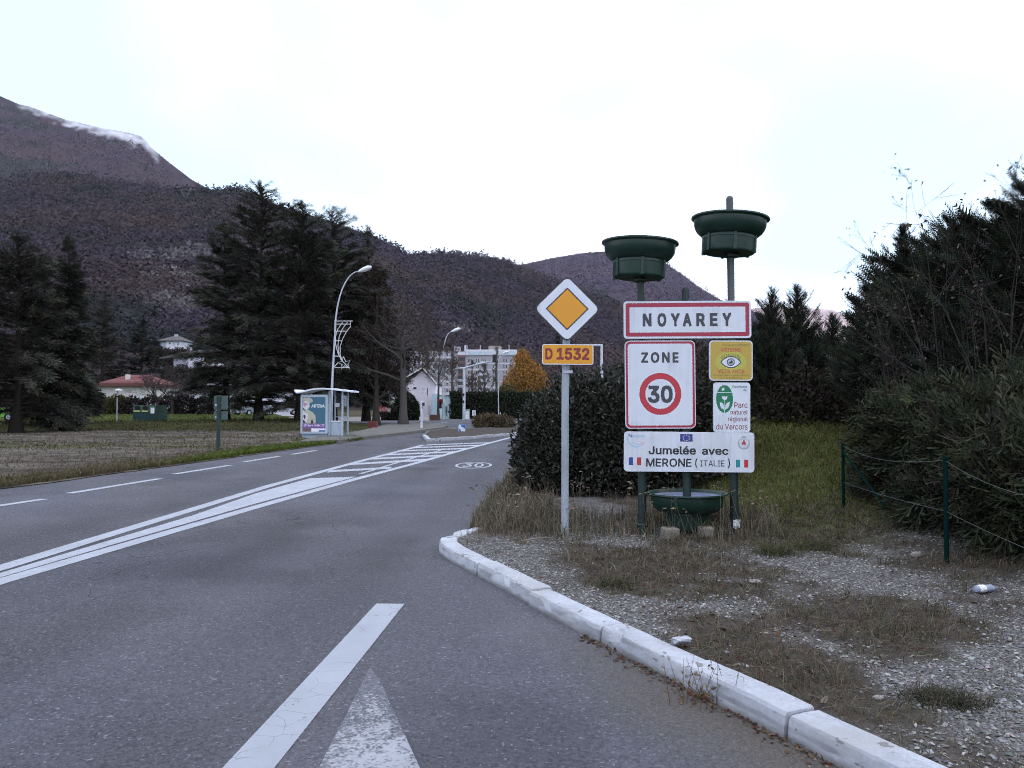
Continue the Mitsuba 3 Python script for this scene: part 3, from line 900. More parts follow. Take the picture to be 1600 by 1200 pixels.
def blob_points(blobs, n, rng, shell=0.35):
    """points near the surface of a union of ellipsoids, with outward directions"""
    w = np.array([b[3] * b[4] + b[4] * b[5] + b[3] * b[5] for b in blobs])
    which = rng.choice(len(blobs), n, p=w / w.sum())
    B = np.array(blobs, float)[which]
    d = rng.normal(size=(n, 3))
    d /= np.linalg.norm(d, axis=1, keepdims=True)
    bump = 0.80 + 0.40 * meshkit.fbm(d * 2.3 + which[:, None] * 5.0, 3)
    p = B[:, :3] + d * B[:, 3:6] * (bump * (1 - shell * rng.random(n) ** 1.6))[:, None]
    keep = np.ones(n, bool)
    for i, b in enumerate(blobs):
        q = (p - np.array(b[:3])) / np.array(b[3:6])
        keep &= ~((np.linalg.norm(q, axis=1) < 0.62) & (which != i))
    return p[keep], d[keep]


def bush(name, label, blobs, n, leaf, seed, tone, cat='bush', template=LEAF, bsdf='foliage', group=None, floor=0.0, pale=0.0, pale_tone=(0.30, 0.30, 0.25), upward=0.2, shell=0.4, stems=14, flat=None, core=0.0, part_name='leaves'):
    rng = np.random.default_rng(seed)
    k = thing(name, label, cat, group)
    p, d = blob_points(blobs, n, rng, shell)
    ok = p[:, 2] > floor
    p, d = p[ok], d[ok]
    dd = d * 0.6 + rng.normal(size=d.shape) * 0.55 + [0, 0, upward]
    roll = None if flat is None else np.stack([0 * p[:, 0], 0 * p[:, 0], 1 + 0 * p[:, 0]], 1) + flat * rng.normal(size=p.shape)
    n2 = len(p)
    col = tint(tone, n2, rng, 0.30, 0.10)
    if pale:
        w = rng.random(n2) < pale
        col[w] = tint(pale_tone, int(w.sum()), rng, 0.25, 0.06)
    v, f, c = scatter(template[0], template[1], frames(dd, rng, roll), leaf * (0.65 + 0.7 * rng.random(n2)), p, col)
    part(k, part_name, (v, f), bsdf, color=c)
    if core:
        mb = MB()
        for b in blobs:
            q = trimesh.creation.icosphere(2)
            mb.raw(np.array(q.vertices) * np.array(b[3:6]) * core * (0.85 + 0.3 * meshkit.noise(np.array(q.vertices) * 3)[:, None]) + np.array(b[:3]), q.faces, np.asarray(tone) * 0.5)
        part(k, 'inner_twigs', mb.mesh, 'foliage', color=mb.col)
    b0 = np.array(blobs, float)
    i = rng.integers(0, len(blobs), stems)
    st = np.column_stack([b0[i, 0] + 0.25 * b0[i, 3] * rng.normal(size=stems), b0[i, 1] + 0.25 * b0[i, 4] * rng.normal(size=stems), np.full(stems, floor - 0.05)])
    en = b0[i, :3] + rng.normal(size=(stems, 3)) * b0[i, 3:6] * 0.42 + [0, 0, 0.2 * b0[i, 5].mean()]
    mid = (st + en) / 2 + rng.normal(size=(stems, 3)) * 0.1
    rr = 0.012 + 0.012 * rng.random(stems)
    wood(k, 'stems', np.vstack([st, mid]), np.vstack([mid, en]), np.concatenate([rr * 1.4, rr]), np.concatenate([rr, rr * 0.5]), (0.035, 0.028, 0.022))
    return k


# --- tall dark conifers between the road and the village
LAWN = 0.33
DARK = (0.046, 0.048, 0.039)
for (px, base_y, dep, top, rad, lim, st, lab, sd, kw) in (
        (26, 0, 47, 366, 3.7, 190, 0.07, 'broad dark conifer at the left end of the grass field, cut by the picture edge', 1, dict(droop=0.45, shape=0.6)),
        (66, 0, 57, 398, 2.8, 180, 0.06, 'shorter dark conifer between the two at the left end of the field', 8, dict(droop=0.4, shape=0.6)),
        (160, 0, 122, 446, 3.8, 160, 0.05, 'dull conifer rising behind the red roofed building, left of the green fir', 9, dict(droop=0.4, shape=0.7)),
        (104, 0, 50, 362, 1.6, 240, 0.05, 'spire topped dark spruce beside the red roofed building, with long drooping lower limbs', 2, dict(droop=0.4, shape=0.85)),
        (404, 0, 66, 285, 5.4, 260, 0.06, 'tallest dark conifer of the clump behind the back-turned road sign', 3, dict(droop=0.25, shape=0.5, ragged=0.35)),
        (352, 0, 68, 348, 3.0, 190, 0.06, 'dark conifer at the left side of the clump, above the parked cars', 4, dict(droop=0.3, shape=0.5, ragged=0.35)),
        (468, 0, 64, 314, 4.6, 240, 0.05, 'dark conifer rising above the left end of the bus shelter', 5, dict(droop=0.3, shape=0.5, ragged=0.35)),
        (520, 0, 70, 322, 4.6, 230, 0.10, 'dark conifer directly behind the tall street lamp post', 6, dict(droop=0.3, shape=0.5, ragged=0.35)),
        (572, 0, 74, 348, 3.6, 220, 0.08, 'narrow pointed spruce at the right side of the conifer clump', 7, dict(droop=0.3, shape=0.9))):
    b = at(px, 640, dep)
    z0 = float(field_z(b[0], b[1])) if b[0] < -12.5 else 0.15
    hgt = at(px, top, dep)[2] - z0
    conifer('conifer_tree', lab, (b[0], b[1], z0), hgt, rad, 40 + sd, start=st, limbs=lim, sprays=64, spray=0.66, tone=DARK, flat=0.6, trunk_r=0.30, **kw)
# thin bare snag above the clump
b = at(513, 640, 69)
bare_tree('snag', 'thin bare broken treetop sticking out above the conifer clump', (b[0], b[1], 0.2), at(513, 310, 69)[2] - 0.2, 0.13, 77, fork=0.82, spread=0.35, levels=3, kids=(5, 3, 3), lens=(0.12, 0.5, 0.5), tone=(0.09, 0.085, 0.08))
# dense brown-leaved tree right of the shelter, and the bare tree by the junction
b = at(588, 640, 66)
bare_tree('brown_leaved_tree', 'broad tree with dark withered brown leaves right of the conifer clump', (b[0], b[1], 0.1), at(592, 425, 66)[2], 0.26, 81, fork=0.12, spread=0.85, levels=4, kids=(12, 5, 4, 3), lens=(0.30, 0.5, 0.5, 0.5), up=0.3, leafy=17000, leaf_tone=(0.038, 0.031, 0.026), leaf=0.17)
b = at(630, 640, 64)
bare_tree('bare_tree', 'big bare tree with a grey trunk and level limbs on the junction corner', (b[0], b[1], 0.0), at(628, 432, 64)[2], 0.33, 83, fork=0.27, spread=1.0, levels=4, kids=(10, 6, 5, 4), lens=(0.40, 0.5, 0.5, 0.5), up=0.12, tone=(0.075, 0.069, 0.066), twig=(0.050, 0.042, 0.038), min_r=0.007)
b = at(685, 640, 93)
bare_tree('bare_tree', 'slim young bare tree in front of the pale blue annexe', (b[0], b[1], 0.0), at(685, 530, 93)[2], 0.17, 84, fork=0.35, spread=0.8, levels=4, kids=(9, 6, 5, 3), lens=(0.4, 0.5, 0.5, 0.5), up=0.3, min_r=0.012)
for (px, dep, top, sd, lab) in ((246, 80, 577, 85, 'low spreading bare tree behind the green recycling container'), (269, 84, 580, 86, 'small bare tree to the right of the one by the container')):
    b = at(px, 640, dep)
    z0 = float(field_z(b[0], b[1]))
    bare_tree('bare_tree', lab, (b[0], b[1], z0), at(px, top, dep)[2] - z0, 0.16, sd, fork=0.22, spread=1.15, levels=4, kids=(8, 5, 5, 3), lens=(0.5, 0.6, 0.5, 0.5), up=0.5, tone=(0.05, 0.042, 0.040), twig=(0.060, 0.050, 0.050), min_r=0.012, excurrent=False)
# tall brush-like poplars and thin trees around the flats
for (px, dep, top, sd, w, lab) in ((776, 360, 497, 87, 0.28, 'tall bare poplar with upswept branches in front of the flats'), (668, 230, 470, 88, 0.5, 'fine twigged bare tree left of the block of flats'), (707, 200, 508, 89, 0.5, 'thin bare tree by the second street lamp'),
                                   (655, 180, 520, 90, 0.55, 'bare tree behind the pink house gable'), (738, 190, 566, 91, 0.8, 'low bare tree behind the long clipped hedge, left of the mast'), (757, 170, 572, 93, 0.8, 'low bare tree behind the long clipped hedge, below the signal arm')):
    b = at(px, 640, dep)
    bare_tree('bare_tree', lab, (b[0], b[1], 0.0), at(px, top, dep)[2], 0.0016 * dep + 0.1, sd, fork=0.2, spread=w, levels=4, kids=(8, 5, 4, 3), lens=(0.42, 0.5, 0.5, 0.5), up=0.9, min_r=0.00027 * dep, tone=(0.075, 0.068, 0.062), twig=(0.095, 0.082, 0.070))
b = at(221, 640, 125)
conifer('conifer_tree', 'dense dark green fir behind the red roofed building', (b[0], b[1], 0.5), at(221, 498, 125)[2] - 0.5, 4.3, 61, start=0.1, limbs=150, sprays=46, spray=0.9, tone=(0.017, 0.026, 0.021), droop=0.25, shape=0.75)
# wooded slope trees behind the left conifers
for i, (px, dep, top, w, lab) in enumerate(((160, 130, 470, 4.0, 'hazy grey-brown tree on the slope right of the spruce'), (60, 120, 430, 4.0, 'grey-brown bare tree between the two left conifers'), (300, 150, 590, 4.0, 'bare tree below the two hillside houses'))):
    b = at(px, 640, dep)
    bare_tree('bare_tree', lab, (b[0], b[1], 0.4), at(px, top, dep)[2], 0.3, 95 + i, fork=0.15, spread=0.7, levels=4, kids=(9, 5, 5, 3), lens=(0.42, 0.5, 0.5, 0.5), up=0.5, min_r=0.03, tone=(0.04, 0.035, 0.033), twig=(0.040, 0.035, 0.033))
# orange willow
b = at(822, 640, 150)
WO = [(b[0] + dx, 150 + dy, z, rx, rx, rz) for dx, dy, z, rx, rz in ((-0.8, 0, 7.8, 2.2, 3.2), (0.8, 0.3, 6.6, 2.4, 3.4), (-2.3, 0.2, 5.8, 1.8, 2.8), (2.5, 0, 5.4, 1.7, 2.7), (-0.6, -0.5, 9.9, 1.3, 1.8), (3.5, 0, 4.4, 1.2, 1.8), (-3.3, 0, 4.6, 1.2, 2.0))]
bush('willow_tree', 'rounded willow with orange autumn foliage beyond the clipped hedge', WO, 15000, 0.38, 101, (0.29, 0.150, 0.042), cat='tree', upward=-0.6, shell=1.0, stems=60)
WG = [(b[0] + dx, 146 + dy, z, rx, rx, rz) for dx, dy, z, rx, rz in ((-3.4, 0, 2.8, 1.8, 2.6), (0.6, 0, 2.2, 2.2, 2.2), (3.4, 0, 2.4, 1.8, 2.3))]
bush('shrub', 'loose olive green shrubs at the foot of the orange willow', WG, 9000, 0.4, 102, (0.085, 0.075, 0.032), upward=-0.5, shell=0.6)

# --- clipped hedges and topiary
def hedge(name, label, x0, x1, y, depth, z0, z1, n, leaf, seed, tone, cat='hedge', end_round=0.3, slope=0.0):
    rng = np.random.default_rng(seed)
    k = thing(name, label, cat)
    face = rng.random(n)
    p = np.empty((n, 3))
    p[:, 0] = x0 + (x1 - x0) * rng.random(n)
    top = face < 0.3
    p[:, 1] = np.where(top, y + depth * rng.random(n), np.where(rng.random(n) < 0.82, y + 0.12 * rng.random(n), y + depth))
    lump = 0.12 * (meshkit.noise(np.column_stack([p[:, 0] * 0.8, p[:, 1], 0 * p[:, 0]])) - 0.5)
    p[:, 2] = np.where(top, z1, z0 + (z1 - z0) * rng.random(n)) + np.where(top, lump * 2, 0)
    endm = rng.random(n) < 0.10
    p[endm, 0] = np.where(rng.random(endm.sum()) < 0.5, x0, x1)
    p[endm, 1] = y + depth * rng.random(endm.sum())
    p += rng.normal(size=p.shape) * leaf * 0.35
    p[:, 1] += slope * (p[:, 0] - x0)
    d = rng.normal(size=(n, 3)) + [0, -0.3, 0.3]
    v, f, c = scatter(LEAF[0], LEAF[1], frames(d, rng), leaf * (0.7 + 0.6 * rng.random(n)), p, tint(tone, n, rng, 0.3, 0.1))
    part(k, 'leaves', (v, f), 'foliage', color=c)
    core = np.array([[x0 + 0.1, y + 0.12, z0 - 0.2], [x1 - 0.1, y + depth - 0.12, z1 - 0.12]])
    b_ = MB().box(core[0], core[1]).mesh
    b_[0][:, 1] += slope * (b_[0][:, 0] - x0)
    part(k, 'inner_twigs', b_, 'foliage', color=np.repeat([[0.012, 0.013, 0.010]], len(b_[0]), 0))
    return k


a, c = at(706, 640, 99), at(862, 640, 112)
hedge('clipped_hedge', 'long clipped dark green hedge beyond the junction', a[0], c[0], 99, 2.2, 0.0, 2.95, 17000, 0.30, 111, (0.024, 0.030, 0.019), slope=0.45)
a, c = at(112, 640, 88), at(352, 640, 88)
for i, (p0, p1, tn) in enumerate(((112, 160, (0.030, 0.024, 0.022)), (150, 196, (0.060, 0.060, 0.024)), (196, 330, (0.028, 0.024, 0.023)))):
    a, c = at(p0, 640, 88), at(p1, 640, 88)
    zz0 = float(field_z(a[0], 88))
    nb = max(2, int((c[0] - a[0]) / 1.6))
    bl = [(a[0] + (c[0] - a[0]) * (j + 0.5) / nb, 88 + 0.5 * ((j * 7) % 3 - 1), zz0 + 0.8, 1.25, 0.9, 0.95 + 0.35 * ((j * 5) % 4) / 3) for j in range(nb)]
    bush('hedge_shrub', ('dark shrub at the left end of the low hedge by the pale building', 'olive shrub in the low hedge by the pale building', 'long dark brown shrub hedge behind the recycling container')[i], bl, 5200 if i == 2 else 2600, 0.32, 113 + i, tn, cat='hedge', floor=zz0 - 0.1)
b = at(634, 640, 90)
bush('topiary', 'dome shaped clipped evergreen in front of the pink house', [(b[0], 90, 1.15, 1.45, 1.4, 1.62), (b[0], 90, 0.5, 1.45, 1.4, 1.0)], 7500, 0.22, 121, (0.018, 0.024, 0.015), shell=0.12, floor=0.0, core=0.88)
b = at(598, 640, 90)
bush('shrub', 'low dark shrub at the foot of the graffiti wall', [(b[0], 90, 0.35, 1.0, 0.7, 0.5), (b[0] + 1.0, 90.2, 0.3, 0.8, 0.6, 0.45)], 1800, 0.22, 122, (0.022, 0.024, 0.018))
b = at(772, 640, 55)
bush('island_shrub', 'low rusty brown shrub on the traffic island', [(b[0] + dx, 55 + dy, 0.42, 0.7, 0.7, 0.52) for dx, dy in ((-0.75, 0), (0, 0.3), (0.7, -0.1), (0.1, 1.6), (-0.5, 1.2))], 5200, 0.16, 123, (0.085, 0.066, 0.044), shell=0.5)

# --- the dark laurel bush behind the signs
LB = [(0.72, 14.1, 0.85, 0.72, 0.95, 0.92), (1.05, 13.7, 1.05, 0.72, 0.9, 1.0), (1.75, 13.5, 1.1, 0.8, 0.9, 1.08), (2.6, 13.8, 1.1, 0.85, 0.9, 1.08), (3.2, 14.2, 0.9, 0.75, 0.85, 0.9),
      (0.62, 13.7, 0.5, 0.62, 0.8, 0.6), (1.4, 13.2, 0.55, 0.85, 0.7, 0.6), (2.4, 13.2, 0.55, 0.9, 0.7, 0.6), (2.1, 14.2, 1.5, 0.7, 0.8, 0.72), (1.2, 14.0, 1.55, 0.45, 0.6, 0.5), (2.8, 13.6, 1.6, 0.4, 0.5, 0.5), (0.45, 13.9, 1.0, 0.35, 0.5, 0.4), (1.9, 13.0, 1.0, 0.45, 0.4, 0.5)]
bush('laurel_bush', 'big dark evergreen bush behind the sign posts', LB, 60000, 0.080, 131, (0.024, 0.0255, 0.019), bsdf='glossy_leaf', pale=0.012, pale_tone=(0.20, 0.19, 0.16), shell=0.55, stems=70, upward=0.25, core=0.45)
LB2 = [(3.6, 14.8, 1.3, 0.6, 0.7, 1.25), (3.1, 15.2, 1.5, 0.8, 0.8, 1.4)]
bush('twiggy_bush', 'brown twiggy bush seen between the town sign panels', LB2, 6500, 0.10, 132, (0.046, 0.040, 0.032), shell=0.8, stems=60)

# --- cypresses on the bank and the big ones on the right
CY = (0.034, 0.040, 0.030)
for i, (px, dep, top, rad, lab) in enumerate(((1206, 20.5, 450, 0.75, 'cypress with twin feathery tips just right of the town sign'), (1248, 21.0, 445, 0.75, 'second cypress from the town sign on the grass bank'),
                                              (1301, 22.0, 490, 0.6, 'shorter cypress in the gap where the rocky hill shows'), (1332, 21.0, 512, 0.6, 'low cypress at the right foot of the rocky hill'),
                                              (1160, 21.5, 500, 0.8, 'cypress half hidden behind the yellow sign'))):
    b = at(px, 640, dep)
    z0 = float(verge_z(b[0], b[1])) - 0.05
    conifer('cypress_tree', lab, (b[0], b[1], z0), at(px, top, dep)[2] - z0, rad, 141 + i, start=0.0, limbs=260, sprays=16, spray=0.25, tone=CY, droop=-0.2, shape=0.75, trunk_r=0.07, tilt=0.8, template=FEATHER_S, ragged=0.4, flat=0.9)
BIG_CY = []
for i, (px, dep, top, rad, lim, lab) in enumerate(((1412, 15.0, 370, 0.8, 260, 'pointed cypress with a thin feathery leader, left of the tall ones'), (1380, 15.4, 450, 0.65, 200, 'cypress with sparse ragged tips leaning to the open sky'),
                                                  (1500, 13.5, 360, 1.2, 360, 'tall ragged cypress in the middle of the right hand screen'), (1560, 12.4, 345, 1.2, 360, 'tall dark cypress next to the right picture edge'),
                                                  (1640, 11.5, 270, 1.15, 320, 'tallest cypress, cut by the right picture edge'), (1455, 14.5, 415, 1.0, 300, 'shorter cypress filling the dip of the right hand screen'))):
    b = at(px, 640, dep)
    z0 = float(verge_z(b[0], b[1])) - 0.05
    BIG_CY.append(conifer('cypress_tree', lab, (b[0], b[1], z0), at(px, top, dep)[2] - z0, rad, 151 + i, start=0.03, limbs=lim, sprays=24, spray=0.27, tone=CY, droop=-0.12, shape=0.55, trunk_r=0.09, tilt=0.5, template=FEATHER_S, ragged=0.6, flat=0.8))


def reaching_limb(p0, p1, n, seed, size=0.42):
    rng = np.random.default_rng(seed)
    s = rng.random(n)
    p0, p1 = np.asarray(p0, float), np.asarray(p1, float)
    P = p0 + (p1 - p0) * s[:, None] + [0, 0, 1] * (0.10 * np.sin(s * 3))[:, None]
    ax = (p1 - p0) / np.linalg.norm(p1 - p0)
    d = ax + rng.normal(size=(n, 3)) * 0.42
    return scatter(FEATHER_S[0], FEATHER_S[1], frames(d, rng), size * (1.15 - 0.6 * s), P, tint(CY, n, rng))


for (idx, limbs_) in ((0, (((1440, 440), (1366, 408), 14.6), ((1415, 430), (1411, 360), 14.9), ((1420, 470), (1376, 436), 14.8))), (1, (((1395, 500), (1352, 452), 15.3), ((1400, 520), (1350, 496), 15.2))),
                      (2, (((1560, 430), (1478, 342), 12.9), ((1520, 420), (1462, 386), 13.2))), (3, (((1610, 430), (1502, 340), 11.9), ((1600, 380), (1545, 322), 12.1))), (4, (((1660, 400), (1560, 322), 11.2), ((1650, 340), (1590, 296), 11.2)))):
    for (a_, b_, dp) in limbs_:
        p0, p1 = at(*a_, dp + 0.1), at(*b_, dp - 0.2)
        q = reaching_limb(p0, p1, int(95 * np.linalg.norm(p1 - p0)) + 50, a_[0], 0.27)
        w = MB().tube([p0, (p0 + p1) / 2 + [0, 0, 0.08], p1], [0.028, 0.018, 0.004], 6).mesh
        part(BIG_CY[idx], 'limb', (np.vstack([q[0], w[0]]), np.vstack([q[1], w[1] + len(q[0])])), 'foliage', color=np.vstack([q[2], np.repeat([[0.03, 0.025, 0.02]], len(w[0]), 0)]))
# bare shrubs with a few withered leaves in front of the tall cypresses
for i, (px, dep, top, lab) in enumerate(((1492, 11.6, 440, 'leafless grey shrub with upright stems against the tall cypresses'), (1560, 10.6, 405, 'leafless shrub with pale stems near the right picture edge'), (1400, 12.6, 510, 'low twiggy bare shrub above the spreading juniper'))):
    b = at(px, 640, dep)
    z0 = float(verge_z(b[0], b[1])) - 0.05
    bare_tree('bare_shrub', lab, (b[0], b[1], z0), at(px, top, dep)[2] - z0, 0.05, 161 + i, fork=0.06, spread=0.42, levels=4, kids=(5, 5, 4, 3), lens=(0.5, 0.5, 0.5, 0.5), up=1.0, tone=(0.052, 0.047, 0.046), twig=(0.040, 0.034, 0.032), cat='bush', leafy=260, leaf=0.06, leaf_tone=(0.075, 0.065, 0.055), min_r=0.003, excurrent=False)
# spreading juniper behind the wire fence
JB = [(4.75, 7.6, 0.75, 0.62, 1.0, 0.62), (5.2, 8.7, 0.95, 0.8, 1.1, 0.75), (5.3, 9.9, 1.0, 0.85, 1.1, 0.75), (5.6, 11.2, 1.05, 0.9, 1.1, 0.7), (6.2, 8.3, 1.3, 0.9, 1.2, 0.75), (6.6, 10.2, 1.35, 1.0, 1.2, 0.7), (4.9, 6.4, 0.7, 0.6, 1.0, 0.6), (5.9, 6.9, 1.05, 0.8, 1.0, 0.75), (5.2, 5.3, 0.8, 0.7, 0.9, 0.75), (4.7, 9.0, 0.45, 0.45, 0.8, 0.4), (4.95, 10.6, 0.5, 0.5, 0.9, 0.42)]
bush('juniper', 'wide spreading juniper with layered dull green fronds behind the wire fence', JB, 30000, 0.23, 171, (0.042, 0.046, 0.031), template=TRI3, shell=0.6, upward=-0.05, flat=0.35, stems=60, floor=0.12, part_name='fronds')
CH = [(5.6, 21.6, 1.6, 0.9, 0.8, 1.45), (6.5, 21.3, 1.6, 0.8, 0.8, 1.5), (7.3, 21.6, 1.5, 0.8, 0.8, 1.45), (8.1, 21.2, 1.5, 0.8, 0.8, 1.45), (8.9, 20.4, 1.5, 0.9, 0.8, 1.4), (9.2, 18.8, 1.5, 0.9, 0.9, 1.4), (9.1, 17.2, 1.5, 0.8, 0.9, 1.4), (6.9, 21.0, 2.4, 0.6, 0.6, 0.75), (8.4, 20.8, 2.1, 0.6, 0.6, 0.7), (6.3, 20.6, 2.75, 0.45, 0.5, 0.7), (7.4, 21.0, 2.6, 0.5, 0.5, 0.6), (5.7, 21.0, 2.7, 0.5, 0.5, 0.7)]
bush('cypress_hedge', 'continuous dark conifer hedge along the top of the grass bank', CH, 11000, 0.33, 173, CY, cat='hedge', template=FEATHER_S, shell=0.45, upward=0.7, stems=60, core=0.6, part_name='fronds')
BB = [(6.1, 17.5, 1.3, 1.0, 0.8, 1.0), (7.4, 17.2, 1.4, 1.1, 0.9, 1.1), (8.3, 16.0, 1.4, 1.1, 1.0, 1.2), (7.4, 14.6, 1.2, 0.9, 0.9, 0.95), (6.7, 13.4, 0.9, 0.7, 0.8, 0.7)]
bush('twiggy_bush', 'dark brown undergrowth along the top of the grass bank', BB, 11000, 0.13, 172, (0.030, 0.026, 0.021), shell=0.8, stems=120, floor=0.3)

# ------------------------------------------------------------------ signs at the roadside
mat('sign_white', [0.60, 0.635, 0.71], 0.35, spec=0.5)
mat('sign_red', [0.30, 0.018, 0.045], 0.35, spec=0.5)
mat('sign_bright_red', [0.42, 0.03, 0.045], 0.35, spec=0.5)
mat('sign_black', [0.018, 0.019, 0.024], 0.4, spec=0.5)
mat('sign_grey_ink', [0.05, 0.055, 0.065], 0.5)
mat('sign_orange', [0.62, 0.27, 0.012], 0.35, spec=0.5)
mat('sign_maroon_ink', [0.20, 0.035, 0.030], 0.5)
mat('sign_yellow', {'type': 'rgb', 'value': [0.44, 0.31, 0.06]}, 0.4)
mat('sign_lime', [0.42, 0.40, 0.075], 0.4)
mat('sign_brown_ink', [0.20, 0.17, 0.05], 0.5)
mat('sign_green', [0.012, 0.16, 0.075], 0.4)
mat('sign_blue', [0.035, 0.055, 0.24], 0.4)
mat('sign_teal', [0.02, 0.22, 0.26], 0.4)
mat('sign_pale_blue', [0.30, 0.48, 0.66], 0.4)
mat('sign_pale_pink', [0.66, 0.40, 0.46], 0.4)
mat('sign_star', [0.75, 0.66, 0.20], 0.4)
mat('sign_crest_grey', [0.32, 0.35, 0.38], 0.4)
mat('galvanised', [0.42, 0.45, 0.50], 0.45, 0.35)


def weathered(name, c, c2, rough=0.5, scale=3.0):
    def fn(p, n, uv):
        w = mikit.fbm(p.x * scale * 2, p.y * scale * 2, p.z * scale, 4)
        streak = mikit.fbm(p.x * 40, p.y * 40, p.z * 1.5, 3)
        return mikit.mix(mi.Color3f(c), mi.Color3f(c2), mikit.smoothstep(0.4, 0.8, 0.65 * w + 0.35 * streak))
    scene[name] = {'type': 'twosided', 'bsdf': {'type': 'principled', 'base_color': mikit.proc(fn), 'roughness': rough, 'specular': 0.4}}


weathered('pole_grey', [0.30, 0.335, 0.39], [0.215, 0.235, 0.265], 0.5)
weathered('post_green', [0.012, 0.026, 0.024], [0.024, 0.040, 0.035], 0.42)
weathered('sign_white', [0.60, 0.635, 0.71], [0.50, 0.525, 0.58], 0.4, 2.0)
weathered('bowl_green', [0.008, 0.028, 0.020], [0.013, 0.040, 0.029], 0.38)
weathered('post_grey', [0.085, 0.090, 0.098], [0.062, 0.066, 0.072], 0.5)
weathered('brick_stone', [0.20, 0.18, 0.15], [0.12, 0.105, 0.09], 0.9, 9.0)


def place_text(s, h, w=None, bold=True, gap=0.0, depth=0.0016, fat=0.0):
    """lettering centred on the origin: capitals h tall, total width w; gap adds letter spacing as a share of h"""
    if gap:
        ms, x = [], 0.0
        for ch in s:
            if ch == ' ':
                x += h * 0.45
                continue
            m = meshkit.text_mesh(ch, h, depth, bold)
            b = m.bounds
            m.apply_translation([x - b[0, 0], 0, 0])
            x += b[1, 0] - b[0, 0] + gap * h
            ms.append(m)
        m = trimesh.util.concatenate(ms)
    else:
        m = meshkit.text_mesh(s, h, depth, bold)
    b = m.bounds
    m.apply_translation([-(b[0, 0] + b[1, 0]) / 2, 0, 0])
    if w:
        m.apply_scale([w / (b[1, 0] - b[0, 0]), 1, 1])
    if fat:
        q = fat * h
        ms = []
        for j, (dx, dy) in enumerate(((0, 0), (-q, -q), (q, -q), (-q, q), (q, q), (0, q), (0, -q), (q, 0), (-q, 0))):
            c = m.copy()
            c.apply_translation([dx, dy, -0.00004 * j])
            ms.append(c)
        m = trimesh.util.concatenate(ms)
    return m


class Board:
    """a sign panel drawn in picture pixels and built in metres on the plane y = depth"""

    def __init__(self, key, px, py, depth, rot=0.0, thick=0.022):
        self.k, self.px, self.py, self.o, self.rot, self.thick = key, px, py, at(px, py, depth), rot, thick
        self.s = self.o[1] / FOC / (math.cos(PITCH))
        self.front = thick
        self.layer = 0

    def xy(self, x, y):
        return (x - self.px) * self.s, (self.py - y) * self.s

    def poly(self, pts):
        return Polygon([self.xy(*p) for p in pts])

    def rr(self, x0, y0, x1, y1, r):
        a, b = self.xy(x0, y1), self.xy(x1, y0)
        return rrect(a[0], a[1], b[0], b[1], r * self.s)

    def disc(self, x, y, rx, ry=None):
        c = self.xy(x, y)
        return affinity.scale(Point(c).buffer(self.s, quad_segs=16), rx, ry or rx)

    def panel(self, poly, bsdf, name='panel'):
        m = extrude(poly, self.thick)
        back = extrude(poly.buffer(-0.004), 0.004)
        part(self.k, name, facing(m, self.o, self.rot), bsdf)

    def flat(self, name, poly, bsdf, z=1, label=None):
        m = extrude(poly, 0.0012)
        m.apply_translation([0, 0, self.front + 0.0006 * z - 0.0006])
        part(self.k, name, facing(m, self.o, self.rot), bsdf, label=label)

    def text(self, name, s, x, y, hpx, wpx, bsdf, bold=True, gap=0.0, z=3, label=None, fat=0.0):
        """capitals hpx tall whose base line sits at y"""
        m = place_text(s, hpx * self.s, wpx * self.s if wpx else None, bold, gap, fat=fat)
        a, b = self.xy(x, y)
        m.apply_translation([a, b, self.front + 0.0006 * z - 0.0006])
        part(self.k, name, facing(m, self.o, self.rot), bsdf, label=label)


SD = 9.2
# priority road sign with its route plate, on a grey post
k = thing('priority_sign', 'diamond priority road sign above the orange D 1532 route plate on a grey post', 'road sign')
foot = at(884, 700, 9.05)
zf = float(verge_z(foot[0], foot[1]))
pt = at(887, 452, 9.05)
part(k, 'post', MB().tube([[foot[0] - 0.012, 9.05, zf - 0.1], [foot[0] - 0.004, 9.05, 1.7], [pt[0], 9.05, pt[2]]], 0.041, 18).mesh, 'pole_grey', smooth=40)
B = Board(k, 886, 483, 8.985, rot=-0.6)
dia = lambda h, r: affinity.rotate(rrect(-h * B.s * 0.7071 + 0, -h * B.s * 0.7071, h * B.s * 0.7071, h * B.s * 0.7071, r * B.s), 45, origin=(0, 0))
B.panel(dia(53.2, 9), 'sign_black', 'backing')
B.flat('white_face', dia(50.2, 8), 'sign_white', 1)
B.flat('inner_border', dia(33.8, 1.2), 'sign_black', 2)
B.flat('orange_face', dia(31.0, 0.8), 'sign_orange', 3)
B = Board(k, 887, 553.5, 8.985, rot=-0.5)
B.panel(B.rr(847, 538, 927, 570, 3.5), 'sign_white', 'route_plate')
B.flat('plate_face', B.rr(848.3, 539.3, 925.7, 568.7, 2.5), 'sign_orange', 1)
B.text('plate_lettering', 'D', 857.5, 561.3, 16, 10.6, 'sign_maroon_ink', fat=0.03)
B.text('plate_lettering', '1532', 895, 561.3, 16.4, 50, 'sign_maroon_ink', gap=0.16, fat=0.03)
part(k, 'bracket', MB().box([pt[0] - 0.05, 9.0, 1.86], [pt[0] + 0.05, 9.1, 1.89]).box([pt[0] - 0.05, 9.0, 2.24], [pt[0] + 0.05, 9.1, 2.27]).mesh, 'galvanised')

